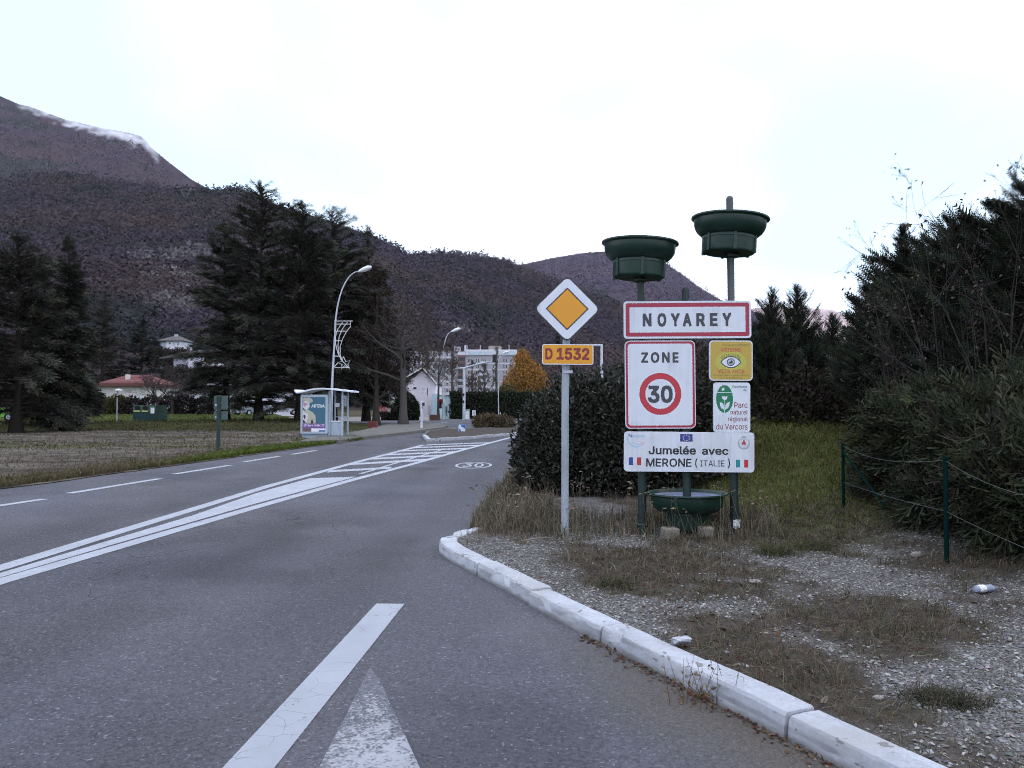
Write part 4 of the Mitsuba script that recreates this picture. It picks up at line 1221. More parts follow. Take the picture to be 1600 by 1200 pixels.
# town sign
k = thing('town_sign', 'white town name sign with a red border reading NOYAREY', 'town sign')
B = Board(k, 1073.5, 499.5, SD, rot=0.35)
B.panel(B.rr(974, 470.5, 1173, 529, 5), 'sign_white')
B.flat('red_border', B.rr(977, 473.5, 1170, 526, 3.2).difference(B.rr(983, 479.8, 1164, 519.6, 0.4)), 'sign_red')
for ch, x in zip('NOYAREY', (1010.5, 1033.5, 1054.5, 1073, 1094, 1114.5, 1135)):
    B.text('letter', ch, x, 509, 18.2, 12.4 if ch != 'E' else 10.4, 'sign_grey_ink', fat=0.035)
# zone 30 sign
k = thing('zone_sign', 'tall white ZONE 30 speed limit sign with a red edge', 'road sign')
B = Board(k, 1031, 601, SD, rot=0.3)
B.panel(B.rr(976.3, 532.3, 1086, 669.5, 8), 'sign_white')
B.flat('red_border', B.rr(977.6, 533.6, 1084.8, 668.2, 7).difference(B.rr(980.8, 537.2, 1081.4, 664.6, 5)), 'sign_red')
B.text('zone_lettering', 'ZONE', 1031, 566, 14.6, 57.5, 'sign_grey_ink', gap=0.42, fat=0.03)
B.flat('speed_ring', B.disc(1031, 615.5, 32.7).difference(B.disc(1031, 615.5, 23.3)), 'sign_bright_red')
B.text('speed_numeral', '30', 1031, 627.8, 23.8, 37, 'sign_grey_ink', z=3, fat=0.03)
# neighbourhood watch sign
k = thing('watch_sign', 'square yellow neighbourhood watch sign with an open eye', 'sign')
B = Board(k, 1141.3, 563.5, SD, rot=-0.3)
B.panel(B.rr(1107.6, 532.2, 1175.2, 595, 6), 'sign_white')
B.flat('yellow_face', B.rr(1109.2, 533.8, 1173.6, 593.4, 5), 'sign_yellow')
for i, (rx, ry) in enumerate(((24, 18),)):
    B.flat('lime_glow', B.disc(1141, 566, rx, ry), 'sign_lime', 2)
B.text('small_lettering', 'Commune de NOYAREY', 1149, 541.2, 3.6, 42, 'sign_brown_ink', bold=False)
B.text('watch_lettering', 'VOISINS', 1141, 549.6, 5.2, 31, 'sign_bright_red', gap=0.12)
B.text('watch_lettering', 'VIGILANTS', 1141.5, 583, 5.4, 41, 'sign_bright_red', gap=0.12)
B.text('small_lettering', 'En association et liaison directe', 1141.5, 587.8, 2.6, 55, 'sign_brown_ink', bold=False)
B.text('small_lettering', 'avec la Gendarmerie', 1141.5, 592, 2.6, 34, 'sign_brown_ink', bold=False)
eye = lambda sx, sy: B.poly([(1141 + sx * math.cos(a), 566 - sy * math.sin(a) * abs(math.sin(a)) ** 0.6) for a in np.linspace(0, 2 * math.pi, 49)[:-1]])
B.flat('eye_outline', eye(16, 9.4), 'sign_black', 3)
B.flat('eye_white', eye(14.2, 7.9), 'sign_white', 4)
B.flat('iris', B.disc(1141, 566, 6.1), 'sign_black', 5)
B.flat('iris_ring', B.disc(1141, 566, 4.9), 'sign_crest_grey', 6)
B.flat('pupil', B.disc(1141, 566, 2.7), 'sign_black', 7)
B.flat('glint', B.disc(1139.4, 564.2, 1.1), 'sign_white', 8)
for j in range(11):
    a = math.radians(155 - 13 * j)
    x, y = 1141 + 14.5 * math.cos(a), 566 - 8.2 * math.sin(a)
    ux, uy = math.cos(a) * 0.55, -1.0
    L = 3.6
    B.flat('eyelash', LineString([B.xy(x + ux, y - 1.4), B.xy(x + ux * (1 + L * 0.6), y - 1.4 - L)]).buffer(0.42 * B.s), 'sign_black', 3)
# nature park sign
k = thing('park_sign', 'white nature park sign with a green oval flower emblem', 'sign')
B = Board(k, 1142.5, 636, SD, rot=-0.4)
B.panel(B.rr(1114, 597.8, 1171.3, 675.2, 5), 'sign_white')
oval = B.disc(1131.3, 623.5, 13.2, 21.6)
B.flat('green_emblem', oval, 'sign_green')
B.flat('emblem_line', B.poly([(1119.2, 612.8), (1144.6, 612.8), (1144.6, 613.8), (1119.2, 613.8)]), 'sign_white', 2)
B.flat('emblem_flower', unary_union([B.poly([(1126.6, 618.6), (1129, 620), (1131.3, 618.8), (1133.6, 620), (1136, 618.6), (1135, 623.6), (1131.4, 625.4), (1127.8, 623.6)]), B.poly([(1130.9, 625), (1131.8, 625), (1131.9, 644.5), (1130.8, 644.5)])]), 'sign_white', 2)
B.flat('emblem_leaf', B.poly([(1130.6, 640.5), (1126.2, 638), (1124, 633), (1124, 628.4), (1128, 629.6), (1130.2, 633.5)]), 'sign_white', 2)
B.flat('emblem_leaf', B.poly([(1132, 640.5), (1136.4, 638), (1138.8, 633), (1139.6, 627.6), (1135, 629.6), (1132.6, 633.5)]), 'sign_white', 2)
star = []
for j in range(10):
    rr = 3.6 if j % 2 == 0 else 1.5
    star.append((1129 + rr * math.sin(j * math.pi / 5), 608.5 - rr * math.cos(j * math.pi / 5)))
B.flat('emblem_star', B.poly(star), 'sign_white', 2)
B.text('small_lettering', 'Commune', 1154.8, 606, 4, 23, 'sign_green', bold=False)
B.text('small_lettering', 'du', 1163.5, 611.2, 4, 5.6, 'sign_green', bold=False)
B.text('park_lettering', 'Parc', 1156.8, 637, 8.6, 20.5, 'sign_maroon_ink', bold=False)
B.text('park_lettering', 'naturel', 1154, 647.4, 7, 26.5, 'sign_maroon_ink', bold=False)
B.text('park_lettering', 'régional', 1152, 657.8, 7, 30.5, 'sign_maroon_ink', bold=False)
B.text('park_lettering', 'du Vercors', 1142.6, 670.6, 8.6, 49, 'sign_maroon_ink', bold=False)
# twin town sign
k = thing('twin_town_sign', 'wide white twin town sign with three small flags and a crest', 'sign')
B = Board(k, 1076, 706, SD, rot=-0.5)
B.panel(B.rr(975, 675, 1177.5, 737, 5.5), 'sign_white')
B.text('town_lettering', 'Jumelée', 1050, 709.5, 11.6, 73, 'sign_black', fat=0.012)
B.text('town_lettering', 'avec', 1116.5, 709.5, 11.2, 40.6, 'sign_black', fat=0.012)
B.text('town_lettering', 'MERONE', 1044.5, 728.8, 12.0, 70.5, 'sign_black', bold=True, gap=0.14)
B.text('town_lettering', '(', 1087.3, 728.6, 12.0, 3.6, 'sign_black', bold=False)
B.text('town_lettering', 'ITALIE', 1112.2, 728.0, 9.2, 37.5, 'sign_black', bold=False, gap=0.14)
B.text('town_lettering', ')', 1138, 728.4, 12.0, 3.6, 'sign_black', bold=False)
for (x0, y0, cs) in ((982.5, 715, ('sign_blue', 'sign_white', 'sign_bright_red')), (1149, 717.5, ('sign_teal', 'sign_white', 'sign_bright_red'))):
    for j, cc in enumerate(cs):
        B.flat('flag_band', B.poly([(x0 + 6.3 * j, y0), (x0 + 6.3 * (j + 1), y0), (x0 + 6.3 * (j + 1), y0 + 12), (x0 + 6.3 * j, y0 + 12)]), cc, 1 if j != 1 else 2)
B.flat('european_flag', B.poly([(1062, 678.2), (1081.4, 678.2), (1081.4, 690.2), (1062, 690.2)]), 'sign_blue')
for j in range(12):
    B.flat('flag_star', B.disc(1071.6 + 5 * math.sin(j * math.pi / 6), 684.2 - 4.3 * math.cos(j * math.pi / 6), 0.62), 'sign_star', 2)
B.text('village_mark', 'N', 984.6, 684.2, 5.6, 5.4, 'sign_blue', bold=False)
B.text('village_mark', 'oyarey', 998, 683.6, 4.4, 18.5, 'sign_pale_blue', bold=False)
arc = lambda x, y, rx, ry, a0, a1, w: Polygon([B.xy(x + (rx + w * k_) * math.cos(math.radians(a)), y + (ry + w * k_) * math.sin(math.radians(a))) for k_, rng_ in ((0.5, np.linspace(a0, a1, 24)), (-0.5, np.linspace(a1, a0, 24))) for a in rng_])
B.flat('village_mark', arc(995, 686.5, 14.5, 12, 75, 190, 1.8), 'sign_pale_blue')
B.flat('village_mark', arc(997, 688.5, 9.5, 6.5, 60, 165, 0.9), 'sign_pale_blue', 2)
B.flat('village_mark', arc(993, 696, 14, 6, -75, -10, 0.9), 'sign_pale_pink')
B.text('village_mark', 'vit', 1004, 694.6, 3.6, 6, 'sign_pale_pink', bold=False)
B.flat('crest_wreath', B.disc(1161.2, 692, 9.4, 9.6).difference(B.disc(1161.2, 690.5, 7.2, 9.0)), 'sign_crest_grey')
B.flat('crest_crown', B.poly([(1157.4, 681), (1165, 681), (1164.6, 684), (1157.8, 684)]), 'sign_crest_grey', 2)
B.flat('crest_shield', B.poly([(1156.4, 685.4), (1166, 685.4), (1166, 692.5), (1161.2, 699), (1156.4, 692.5)]), 'sign_crest_grey', 3)
B.flat('crest_shield_face', B.poly([(1157, 686), (1165.4, 686), (1165.4, 692.2), (1161.2, 698), (1157, 692.2)]), 'sign_white', 4)
B.flat('crest_tower', B.poly([(1158.2, 694), (1158.4, 690), (1160, 689.4), (1159.8, 687), (1162.6, 687), (1162.4, 689.4), (1164, 690), (1164.2, 694)]), 'sign_bright_red', 5)

# the three planter posts carrying those panels
PD = 9.29


def bowl_mesh(c, rx=0.425, tilt=(0.0, 0.0), depth=0.215, collar=(0.29, 0.20)):
    """round planter bowl with a rolled lip; profile from the hollow inside over the rim down to the collar"""
    prof = [(0.02, -depth + 0.05), (rx * 0.62, -depth + 0.05), (rx * 0.86, -0.09), (rx * 0.955, -0.012), (rx * 0.99, 0.004), (rx * 1.03, 0.004), (rx * 1.035, -0.012), (rx * 1.0, -0.020), (rx * 0.955, -0.030),
            (rx * 0.955, -0.07), (rx * 0.93, -0.115), (rx * 0.87, -0.160), (rx * 0.77, -0.197), (rx * 0.64, -depth), (0.04, -depth - 0.004)]
    m = MB().lathe(prof, [0, 0, 0], 48).mesh
    col = MB().lathe([(collar[0] * 0.99, -depth + 0.03), (collar[0] * 1.02, -depth - 0.02), (collar[0], -depth - 0.03), (collar[0] * 0.985, -depth - collar[1] + 0.02), (collar[0] * 0.95, -depth - collar[1]), (0.04, -depth - collar[1])], [0, 0, 0], 40).mesh
    ribs = []
    for j in range(6):
        a = j * math.pi / 3 + 0.5
        b = bevel_box([-0.017, -0.03, -depth - collar[1] - 0.008], [0.017, 0.016, -depth + 0.035], 0.006)
        v = np.array(b.vertices) + [0, 0, 0]
        ca, sa = math.cos(a), math.sin(a)
        w = np.column_stack([v[:, 0] * -sa + (v[:, 1] + collar[0]) * ca, v[:, 0] * ca + (v[:, 1] + collar[0]) * sa, v[:, 2]])
        ribs.append((w, np.array(b.faces)))
    ax, ay = math.radians(tilt[0]), math.radians(tilt[1])
    Rx = np.array([[1, 0, 0], [0, math.cos(ax), -math.sin(ax)], [0, math.sin(ax), math.cos(ax)]])
    Ry = np.array([[math.cos(ay), 0, math.sin(ay)], [0, 1, 0], [-math.sin(ay), 0, math.cos(ay)]])
    mv = lambda q: (np.asarray(q[0]) @ (Rx @ Ry).T + np.asarray(c), q[1])
    return mv(m), mv(col), [mv(q) for q in ribs]


for (lab, foot_px, top_px, top_y, bowl_px, rim_y, tilt, body, upper) in (
        ('green planter post with a bowl on its top, left of the three', 1003, 1001, 378, 1000, 380, (0, 2.6), 'post_green', 'post_green'),
        ('tall grey green planter post piercing its high bowl, right of the three', 1147, 1140, 306, 1141, 342, (0, 3.6), 'post_green', 'post_grey'),
        ('middle green planter post standing in the low bowl near the ground', 1073, 1071, 448, 1073.5, 770, (0, 0), 'post_green', 'post_green')):
    k = thing('planter_post', lab, 'planter', 'planter posts carrying the town signs')
    pf, pt_ = at(foot_px, 700, PD), at(top_px, top_y, PD)
    zf = float(verge_z(pf[0], PD))
    low = bowl_px == 1073.5
    z_mid = 2.15
    xm = pf[0] + (pt_[0] - pf[0]) * (z_mid - zf) / (pt_[2] - zf)
    part(k, 'post', MB().tube([[pf[0], PD, zf - 0.1], [xm, PD, z_mid]], 0.046, 20).mesh, body, smooth=40)
    a = np.linspace(0, math.pi / 2, 6)
    end = [[pt_[0], PD, pt_[2] - 0.036 * (1 - math.sin(q))] for q in a]
    part(k, 'upper_post', MB().tube([[xm, PD, z_mid], [pt_[0], PD, pt_[2] - 0.05]] + end, [0.039, 0.039] + [max(0.039 * math.cos(q), 0.002) for q in a], 20).mesh, upper, smooth=50)
    if not low:
        part(k, 'sleeve', MB().tube([[xm - 0.001, PD, z_mid - 0.03], [xm, PD, z_mid + 0.015]], 0.0475, 20).mesh, upper, smooth=40)
    c = at(bowl_px, rim_y, PD)
    bm, cm, ribs = bowl_mesh(c, rx=0.415 if not low else 0.425, tilt=tilt, depth=0.215 if not low else 0.20, collar=(0.292, 0.175) if not low else (0.24, 0.19))
    bw = part(k, 'bowl', bm, 'bowl_green', smooth=40)
    part(k, 'bowl_collar', cm, 'bowl_green', smooth=40)
    for q in ribs:
        part(k, 'collar_rib', q, 'bowl_green')
    if low:
        part(bw, 'liner', MB().lathe([(0.02, -0.06), (0.36, -0.055), (0.385, -0.03)], c, 40).mesh, mat('liner_blue', [0.10, 0.12, 0.20], 0.4), smooth=True)
    else:
        part(k, 'flange', MB().lathe([(0.045, -0.02), (0.085, -0.005), (0.085, 0.012), (0.04, 0.012)], [c[0] + (0.004 if tilt[1] < 3 else 0.012), PD, c[2] - 0.425], 20).mesh, 'bowl_green', smooth=40)
    part(k, 'foot_sleeve', MB().tube([[pf[0], PD, zf - 0.08], [pf[0], PD, zf + 0.11], [pf[0], PD, zf + 0.12]], [0.062, 0.058, 0.047], 18).mesh, 'bowl_green', smooth=40)
# paper stuck to the right post's foot
pf = at(1148, 700, PD)
k = thing('paper_scrap', 'crumpled white paper stuck to the foot of the right planter post', 'paper')
rng = np.random.default_rng(5)
g = np.linspace(-1, 1, 6)
gx, gz = np.meshgrid(g, g, indexing='ij')
wq = grid(gx * 0.038 + pf[0], gz * 0 + PD - 0.068 + 0.012 * rng.random(gx.shape), gz * 0.045 + 0.19 + 0.02 * rng.random(gx.shape))
part(k, 'sheet', wq, mat('paper_white', [0.74, 0.75, 0.80], 0.7), smooth=False)
# stone blocks under the low bowl
for i, (x, lab) in enumerate(((1048, 'left pale stone block under the low planter bowl'), (1103, 'right pale stone block under the low planter bowl'))):
    c = at(x, 828, 9.02)
    zf = float(verge_z(c[0], 9.02))
    k = thing('stone_block', lab, 'stone block')
    m = bevel_box([c[0] - 0.085, 8.93, zf - 0.03], [c[0] + 0.075, 9.12, zf + 0.105], 0.012)
    part(k, 'body', turn(m, 8 - 14 * i, c), 'brick_stone')
for x, lab in ((1050, 'hidden'), ):
    pass

# ------------------------------------------------------------------ wire fence on the right
mat('fence_green', [0.004, 0.017, 0.015], 0.9, spec=0.0)
mat('wire_grey', [0.085, 0.11, 0.115], 0.6, 0.0)
k = thing('wire_fence', 'low green wire fence in front of the juniper, with a slanting strut', 'fence')
posts = []
for (px, ytop, dep, rad) in ((1317, 694, 10.4, 0.019), (1477, 716, 7.4, 0.020), (1735, 790, 5.1, 0.020)):
    c = at(px, ytop, dep)
    zf = float(verge_z(c[0], dep))
    posts.append(np.array([c[0], dep, c[2]]))
    part(k, 'post', MB().tube([[c[0], dep, zf - 0.1], c], rad, 10).mesh, 'fence_green', smooth=40)
    part(k, 'post_cap', MB().tube([c - [0, 0, 0.01], c + [0, 0, 0.012]], rad + 0.005, 10).mesh, 'fence_green')
part(k, 'strut', MB().tube([posts[0] - [0, 0, 0.09], at(1385, 770, 9.3) * [1, 1, 0] + [0, 0, 0.36]], 0.014, 8).mesh, 'fence_green', smooth=40)
part(k, 'tie_wire', MB().tube([posts[0] - [0, 0, 0.1], posts[0] + [0.09, -0.05, -0.55]], 0.004, 5).mesh, 'fence_green')


def sag_wire(a, b, sag, skew=0.5, n=14):
    s = np.linspace(0, 1, n)
    return a + (b - a) * s[:, None] - np.array([0, 0, 1]) * (sag * np.sin(np.pi * s ** skew))[:, None]


for (dz, sg) in ((0.02, 0.09), (0.47, 0.02)):
    for a, b in zip(posts[:-1], posts[1:]):
        part(k, 'wire', MB().tube(sag_wire(a - [0, 0, dz], b - [0, 0, dz], sg, 0.9), 0.0018, 5).mesh, 'wire_grey', smooth=True)

# ------------------------------------------------------------------ litter and stones on the verge
mat('plastic_white', [0.34, 0.355, 0.40], 0.35)
mat('plastic_clear', [0.30, 0.33, 0.42], 0.25)
c = G(1064, 1003, 0.12)
k = thing('plastic_cup', 'crushed white plastic cup lying by the kerb', 'cup')
rng = np.random.default_rng(8)
n = 22
prof = np.array([(0.002, 0), (0.026, 0), (0.027, 0.004), (0.036, 0.085), (0.039, 0.088), (0.036, 0.086), (0.0335, 0.08), (0.025, 0.006), (0.002, 0.005)])
v, f = MB().lathe(prof, [0, 0, 0], n).mesh
v = v * [1.1, 0.55, 1.0] + 0.016 * np.column_stack([meshkit.noise(v * 38 + k_) - 0.5 for k_ in (1, 5, 9)]) * 2
v = np.column_stack([v[:, 2] - 0.05, v[:, 0], v[:, 1] + 0.03]) @ np.array([[0.95, 0.3, 0], [-0.3, 0.95, 0], [0, 0, 1]]) * 1.1
part(k, 'shell', (v + [c[0], c[1], 0.098], f), 'plastic_white', smooth=40)
c = G(1537, 903, 0.2)
k = thing('plastic_bottle', 'flattened clear plastic bottle with a white label lying under the hedge', 'bottle')
zf = float(verge_z(c[0], c[1]))
prof = [(-0.105, 0.012), (-0.10, 0.030), (-0.06, 0.034), (0.04, 0.034), (0.075, 0.018), (0.085, 0.012), (0.098, 0.012)]
R = np.array([[0.97, 0.24, 0], [-0.24, 0.97, 0], [0, 0, 1]])
v, f = MB().tube([(p[0], 0, 0) for p in prof], [p[1] for p in prof], 14).mesh
part(k, 'body', ((v * [1, 1, 0.8]) @ R + [c[0] + 0.02, c[1], zf + 0.035], f), 'plastic_clear', smooth=40)
v, f = MB().tube([(-0.085, 0, 0), (-0.025, 0, 0)], 0.0355, 14, caps=False).mesh
part(k, 'label', ((v * [1, 1, 0.8]) @ R + [c[0] + 0.02, c[1], zf + 0.035], f), 'paper_white', smooth=40)
for (px, py, s, lab, sd) in ((1432, 862, 0.045, 'pale round stone below the second fence post', 1), (1181, 895, 0.042, 'flat buff stone on the gravel patch in front of the right planter post', 2), (1372, 1071, 0.023, 'single flat white stone in the near gravel', 3)):
    c = G(px, py, 0.15)
    zf = float(verge_z(c[0], c[1]))
    m = trimesh.creation.icosphere(2)
    v = np.array(m.vertices)
    v = v * (0.8 + 0.5 * meshkit.noise(v * 1.7 + sd * 9)[:, None]) * s * [1.1, 0.9, 0.75 if sd == 1 else 0.4]
    k = thing('stone', lab, 'stone')
    scene[k] = mikit.ply((v + [c[0], c[1], zf + s * 0.3], m.faces), mat('pale_stone', [0.21, 0.195, 0.18], 0.9), smooth=True)

# ------------------------------------------------------------------ along the far side of the road
mat('shelter_grey', [0.36, 0.43, 0.50], 0.4, 0.2)
mat('shelter_roof', [0.62, 0.65, 0.74], 0.4)
mat('shelter_base', [0.30, 0.37, 0.45], 0.45)
scene['pane_glass'] = {'type': 'thindielectric', 'int_ior': 1.5}
mat('poster_teal', [0.045, 0.125, 0.19], 0.3)
mat('poster_pale', [0.55, 0.53, 0.55], 0.4)
mat('poster_cream', [0.40, 0.40, 0.32], 0.4)
mat('poster_rose', [0.34, 0.20, 0.27], 0.4)
mat('poster_dark', [0.03, 0.03, 0.045], 0.4)
mat('poster_purple', [0.16, 0.08, 0.26], 0.4)
mat('poster_brown', [0.14, 0.09, 0.08], 0.4)
SY = 38.6
k = thing('bus_shelter', 'bus shelter with a wavy white roof and a lit poster panel on its end', 'bus shelter')
B = Board(k, 493, 650, SY, thick=0.16)
zb = -0.02
P_ = lambda x, y, d=SY: at(x, y, d)
a, b_ = P_(471, 616), P_(512, 677)
frame = B.rr(471, 616.8, 513, 677.5, 1.5)
win = B.rr(474, 620.5, 509.5, 674.2, 0.5)
B.panel(frame, 'shelter_grey', 'poster_case')
B.flat('poster', win, 'poster_teal', 1)
B.flat('poster_figure', unary_union([B.poly([(474.3, 640), (478, 642), (484, 641), (490, 644), (494, 649), (495, 658), (494, 662), (474.3, 662)])]), 'poster_cream', 3)
B.flat('poster_figure', unary_union([B.disc(483, 625.5, 6.4, 4.2), B.disc(477.5, 624, 3, 3), B.disc(487.5, 626.5, 2.4, 2.4)]), 'poster_cream', 4)
B.flat('poster_face', B.poly([(475, 628), (479, 626.6), (483, 627.5), (485, 631), (484.4, 633), (485.4, 635.5), (483.6, 637), (483, 640.6), (480, 642), (477, 639), (474.4, 636)]), 'poster_pale', 5)
B.flat('poster_face', B.poly([(474.3, 642), (478, 645), (482, 646), (483, 652), (481, 658), (477, 661.5), (474.3, 661.5)]), 'poster_pale', 5)
B.flat('poster_shade', unary_union([B.poly([(475.5, 629), (481, 630), (478, 635.5), (475, 634)]), B.disc(480.6, 632, 1.3, 0.7)]), 'poster_rose', 6)
B.flat('poster_shade', unary_union([B.poly([(475, 649), (478, 648), (479.4, 652), (476.6, 655)]), B.poly([(474.5, 656), (477.5, 657), (478.5, 661), (475, 661.3)]), B.poly([(487.5, 656.5), (489.5, 655), (491, 661.5), (487, 661.5)]), B.disc(481.5, 639.6, 0.9, 0.5)]), 'poster_dark', 6)
B.text('poster_lettering', 'ARTISA', 498, 636.6, 4.6, 20.5, 'paper_white', bold=True)
B.flat('poster_band', B.rr(474, 661.5, 509.5, 669.2, 0.1), 'poster_purple', 7)
B.text('poster_lettering', '29 nov > 3 déc 17', 492, 665.8, 3.0, 32, 'paper_white', z=9)
B.flat('poster_strip', B.rr(474, 669.2, 488, 674.2, 0.1), 'poster_brown', 7)
B.flat('poster_strip', B.rr(488, 669.2, 509.5, 674.2, 0.1), 'paper_white', 7)
B.flat('poster_strip', B.rr(499.5, 672, 509.5, 674.2, 0.1), 'sign_blue', 8)
c0, c1 = P_(473, 677), P_(510.5, 686)
part(k, 'case_base', MB().box([c0[0], SY - 0.05, zb], [c1[0], SY + 0.10, c0[2] + 0.02], 0.01).mesh, 'shelter_base')
# wavy roof running back from the panel
rx = np.linspace(462.5, 552, 26)
ryy = np.interp(rx, [462.5, 466, 470, 478, 486, 496, 508, 516, 528, 540, 552], [611, 613.6, 613.4, 611.6, 609.2, 607.6, 607.2, 607.8, 609.2, 610.6, 612])
top = np.array([P_(x, y, SY) for x, y in zip(rx, ryy)])
V_, F_ = [], []
for j, p in enumerate(top):
    for (dy, dz) in ((-0.35, 0.03), (-0.35, -0.035), (1.45, -0.03), (1.45, 0.05)):
        V_.append([p[0], SY + dy, p[2] + dz + (0.03 if j in (0,) else 0)])
for j in range(len(top) - 1):
    for q in range(4):
        F_.append([j * 4 + q, j * 4 + (q + 1) % 4, (j + 1) * 4 + (q + 1) % 4, (j + 1) * 4 + q])
F_ += [[0, 3, 2, 1], [len(top) * 4 - 4, len(top) * 4 - 3, len(top) * 4 - 2, len(top) * 4 - 1]]
part(k, 'roof', (np.array(V_), np.array(F_)), 'shelter_roof', smooth=35)
for (x, d) in ((514.5, SY + 0.05), (535, SY + 0.05), (514.5, SY + 1.3), (535, SY + 1.3), (476, SY + 1.3)):
    t_ = P_(x, 610.5, SY)
    part(k, 'upright', MB().box([t_[0] - 0.035, d - 0.035, 0.1 if x > 480 else 0.0], [t_[0] + 0.035, d + 0.035, t_[2]]).mesh, 'shelter_grey')
l0, l1 = P_(517, 640), P_(533, 640)
part(k, 'glass_pane', MB().box([l0[0] + 0.02, SY + 1.295, 0.45], [l1[0], SY + 1.305, 2.1]).mesh, 'pane_glass')
part(k, 'rail', MB().box([l0[0], SY + 1.22, 0.98], [l1[0] + 0.05, SY + 1.27, 1.03]).mesh, 'shelter_grey')
part(k, 'header', MB().box([l0[0] - 0.05, SY + 1.23, 2.02], [l1[0] + 0.05, SY + 1.29, 2.12]).mesh, 'poster_dark')
t0, t1 = P_(516.5, 629.5), P_(524, 636)
part(k, 'timetable', MB().box([t0[0], SY + 0.9, t1[2]], [t1[0], SY + 0.93, t0[2]]).mesh, 'paper_white')
k = thing('street_bin', 'pale grey bin box beside the bus shelter poster panel', 'bin')
c0, c1 = P_(516.5, 658.5), P_(530.8, 681)
part(k, 'body', MB().box([c0[0], SY + 0.1, 0.13], [c1[0], SY + 0.5, c0[2] - 0.03], 0.02).mesh, 'shelter_grey')
part(k, 'lid', MB().box([c0[0] - 0.02, SY + 0.08, c0[2] - 0.028], [c1[0] + 0.02, SY + 0.52, c0[2] + 0.02], 0.01).mesh, mat('pale_lid', [0.58, 0.62, 0.68], 0.4))


def street_lamp(label, px, dep, head, arm_y, bend, r=0.075, z0=0.1, base_px=None):
    k = thing('street_lamp', label, 'street lamp', 'street lamps along the road')
    b = at(base_px or px, 640, dep)
    t = at(px + (px - (base_px or px)) * 0, arm_y, dep)
    h = at(head[0], head[1], dep)
    pts = [np.array([b[0], dep, z0 - 0.1]), np.array([b[0] + 0.3 * (t[0] - b[0]), dep, z0 + 0.5 * t[2]]), np.array([t[0], dep, t[2]])]
    arc_ = []
    for s in np.linspace(0.08, 1, 12):
        arc_.append([t[0] + (h[0] - t[0]) * (1 - math.cos(s * math.pi / 2)) ** bend, dep, t[2] + (h[2] - t[2]) * math.sin(s * math.pi / 2)])
    pts = pts + [np.array(q) for q in arc_]
    rad = [r, r * 0.8, r * 0.6] + list(np.linspace(r * 0.6, r * 0.36, len(arc_)))
    part(k, 'column', MB().tube(pts, rad, 12).mesh, 'galvanised', smooth=40)
    d = np.array([0.92, 0, 0.34])
    w = np.array([(s, q) for s, q in ((-0.05, 0.05), (0.08, 0.10), (0.3, 0.16), (0.55, 0.16), (0.72, 0.10), (0.78, 0.03))])
    sc = r / 0.09
    v, f = MB().tube([h + d * s * sc * 1.1 for s, q in w], [q * sc * 0.95 for s, q in w], 14).mesh
    c = h + d * 0.35
    v = c + (v - c) * [1, 1.15, 1]
    part(k, 'lantern', (v, f), mat('lamp_head', [0.62, 0.65, 0.70], 0.35), smooth=50)
    return k


street_lamp('tall grey street lamp with a curved arm behind the bus shelter', 523.5, 41.0, (561, 424), 520, 1.0, r=0.072, base_px=517)
street_lamp('thin street lamp beside the traffic lights, in front of the flats', 692, 94, (706, 518), 560, 1.0, r=0.11, base_px=692)
street_lamp('thin far street lamp column in front of the orange willow', 778, 101, (786, 552), 575, 1.0, r=0.08, base_px=779)
# star comet decoration on the first lamp
k = thing('light_ornament', 'wire comet and star ornament fixed to the street lamp column', 'ornament')
od = 40.9
O = lambda x, y: at(x, y, od)
wires = {'bar': [[(522, 501.7), (551, 501.7)], [(522, 506.5), (547, 506.5)], [(522, 517.5), (541, 517.5)], [(522, 532.5), (534, 532.5)], [(522, 556.5), (531, 556.5)]],
         'tail': [[(548, 502), (547.8, 510), (541, 519), (535, 530), (531.5, 542), (531.5, 553), (534, 563), (545, 575)], [(543, 503.5), (535, 514), (530, 526), (528, 540), (530, 556), (535, 565)],
                  [(535.5, 503.5), (528, 514), (524.5, 525), (524.5, 538), (528, 552), (533, 562)]],
         'star': [[(536.5, 557), (540.5, 565.5), (547.5, 562.5), (543.5, 569.5), (546, 575.5), (538, 571.5), (533.5, 577.5), (534.5, 569.5), (527.5, 566.5), (534.5, 564.5), (536.5, 557)], [(522.5, 574.5), (546, 574.5)], [(522.5, 573), (528, 567)]]}
for nm, ls in wires.items():
    for l in ls:
        part(k, nm, MB().tube([O(*q) for q in l], 0.017, 6).mesh, mat('ornament_white', [0.55, 0.56, 0.58], 0.5), smooth=False)

# direction sign seen from behind
k = thing('direction_sign', 'road sign seen from behind, two grey panels on a dark green post', 'road sign')
DD = 27.6
B = Board(k, 345, 640, DD, thick=0.03)
mat('sign_back', [0.062, 0.100, 0.094], 0.6)
B.panel(B.rr(334.6, 618.5, 356, 640, 1), 'sign_back', 'upper_panel')
B.panel(B.rr(334.6, 642.4, 356, 656, 1), 'sign_back', 'lower_panel')
f0 = at(343, 640, DD)
part(k, 'post', MB().box([f0[0] - 0.055, DD - 0.13, -0.1], [f0[0] + 0.055, DD - 0.04, at(343, 617.5, DD)[2]], 0.01).mesh, 'post_green')
for yy_ in (621.5, 636.5, 645, 653.5):
    p = at(345, yy_, DD)
    part(k, 'rail', MB().box([p[0] - 0.2, DD - 0.037, p[2] - 0.02], [p[0] + 0.2, DD - 0.031, p[2] + 0.02]).mesh, 'sign_back')
for yy_ in (633, 652):
    p = at(338, yy_, DD)
    part(k, 'sticker', MB().box([p[0] - 0.025, DD - 0.034, p[2] - 0.025], [p[0] + 0.025, DD - 0.0305, p[2] + 0.025]).mesh, 'paper_white')

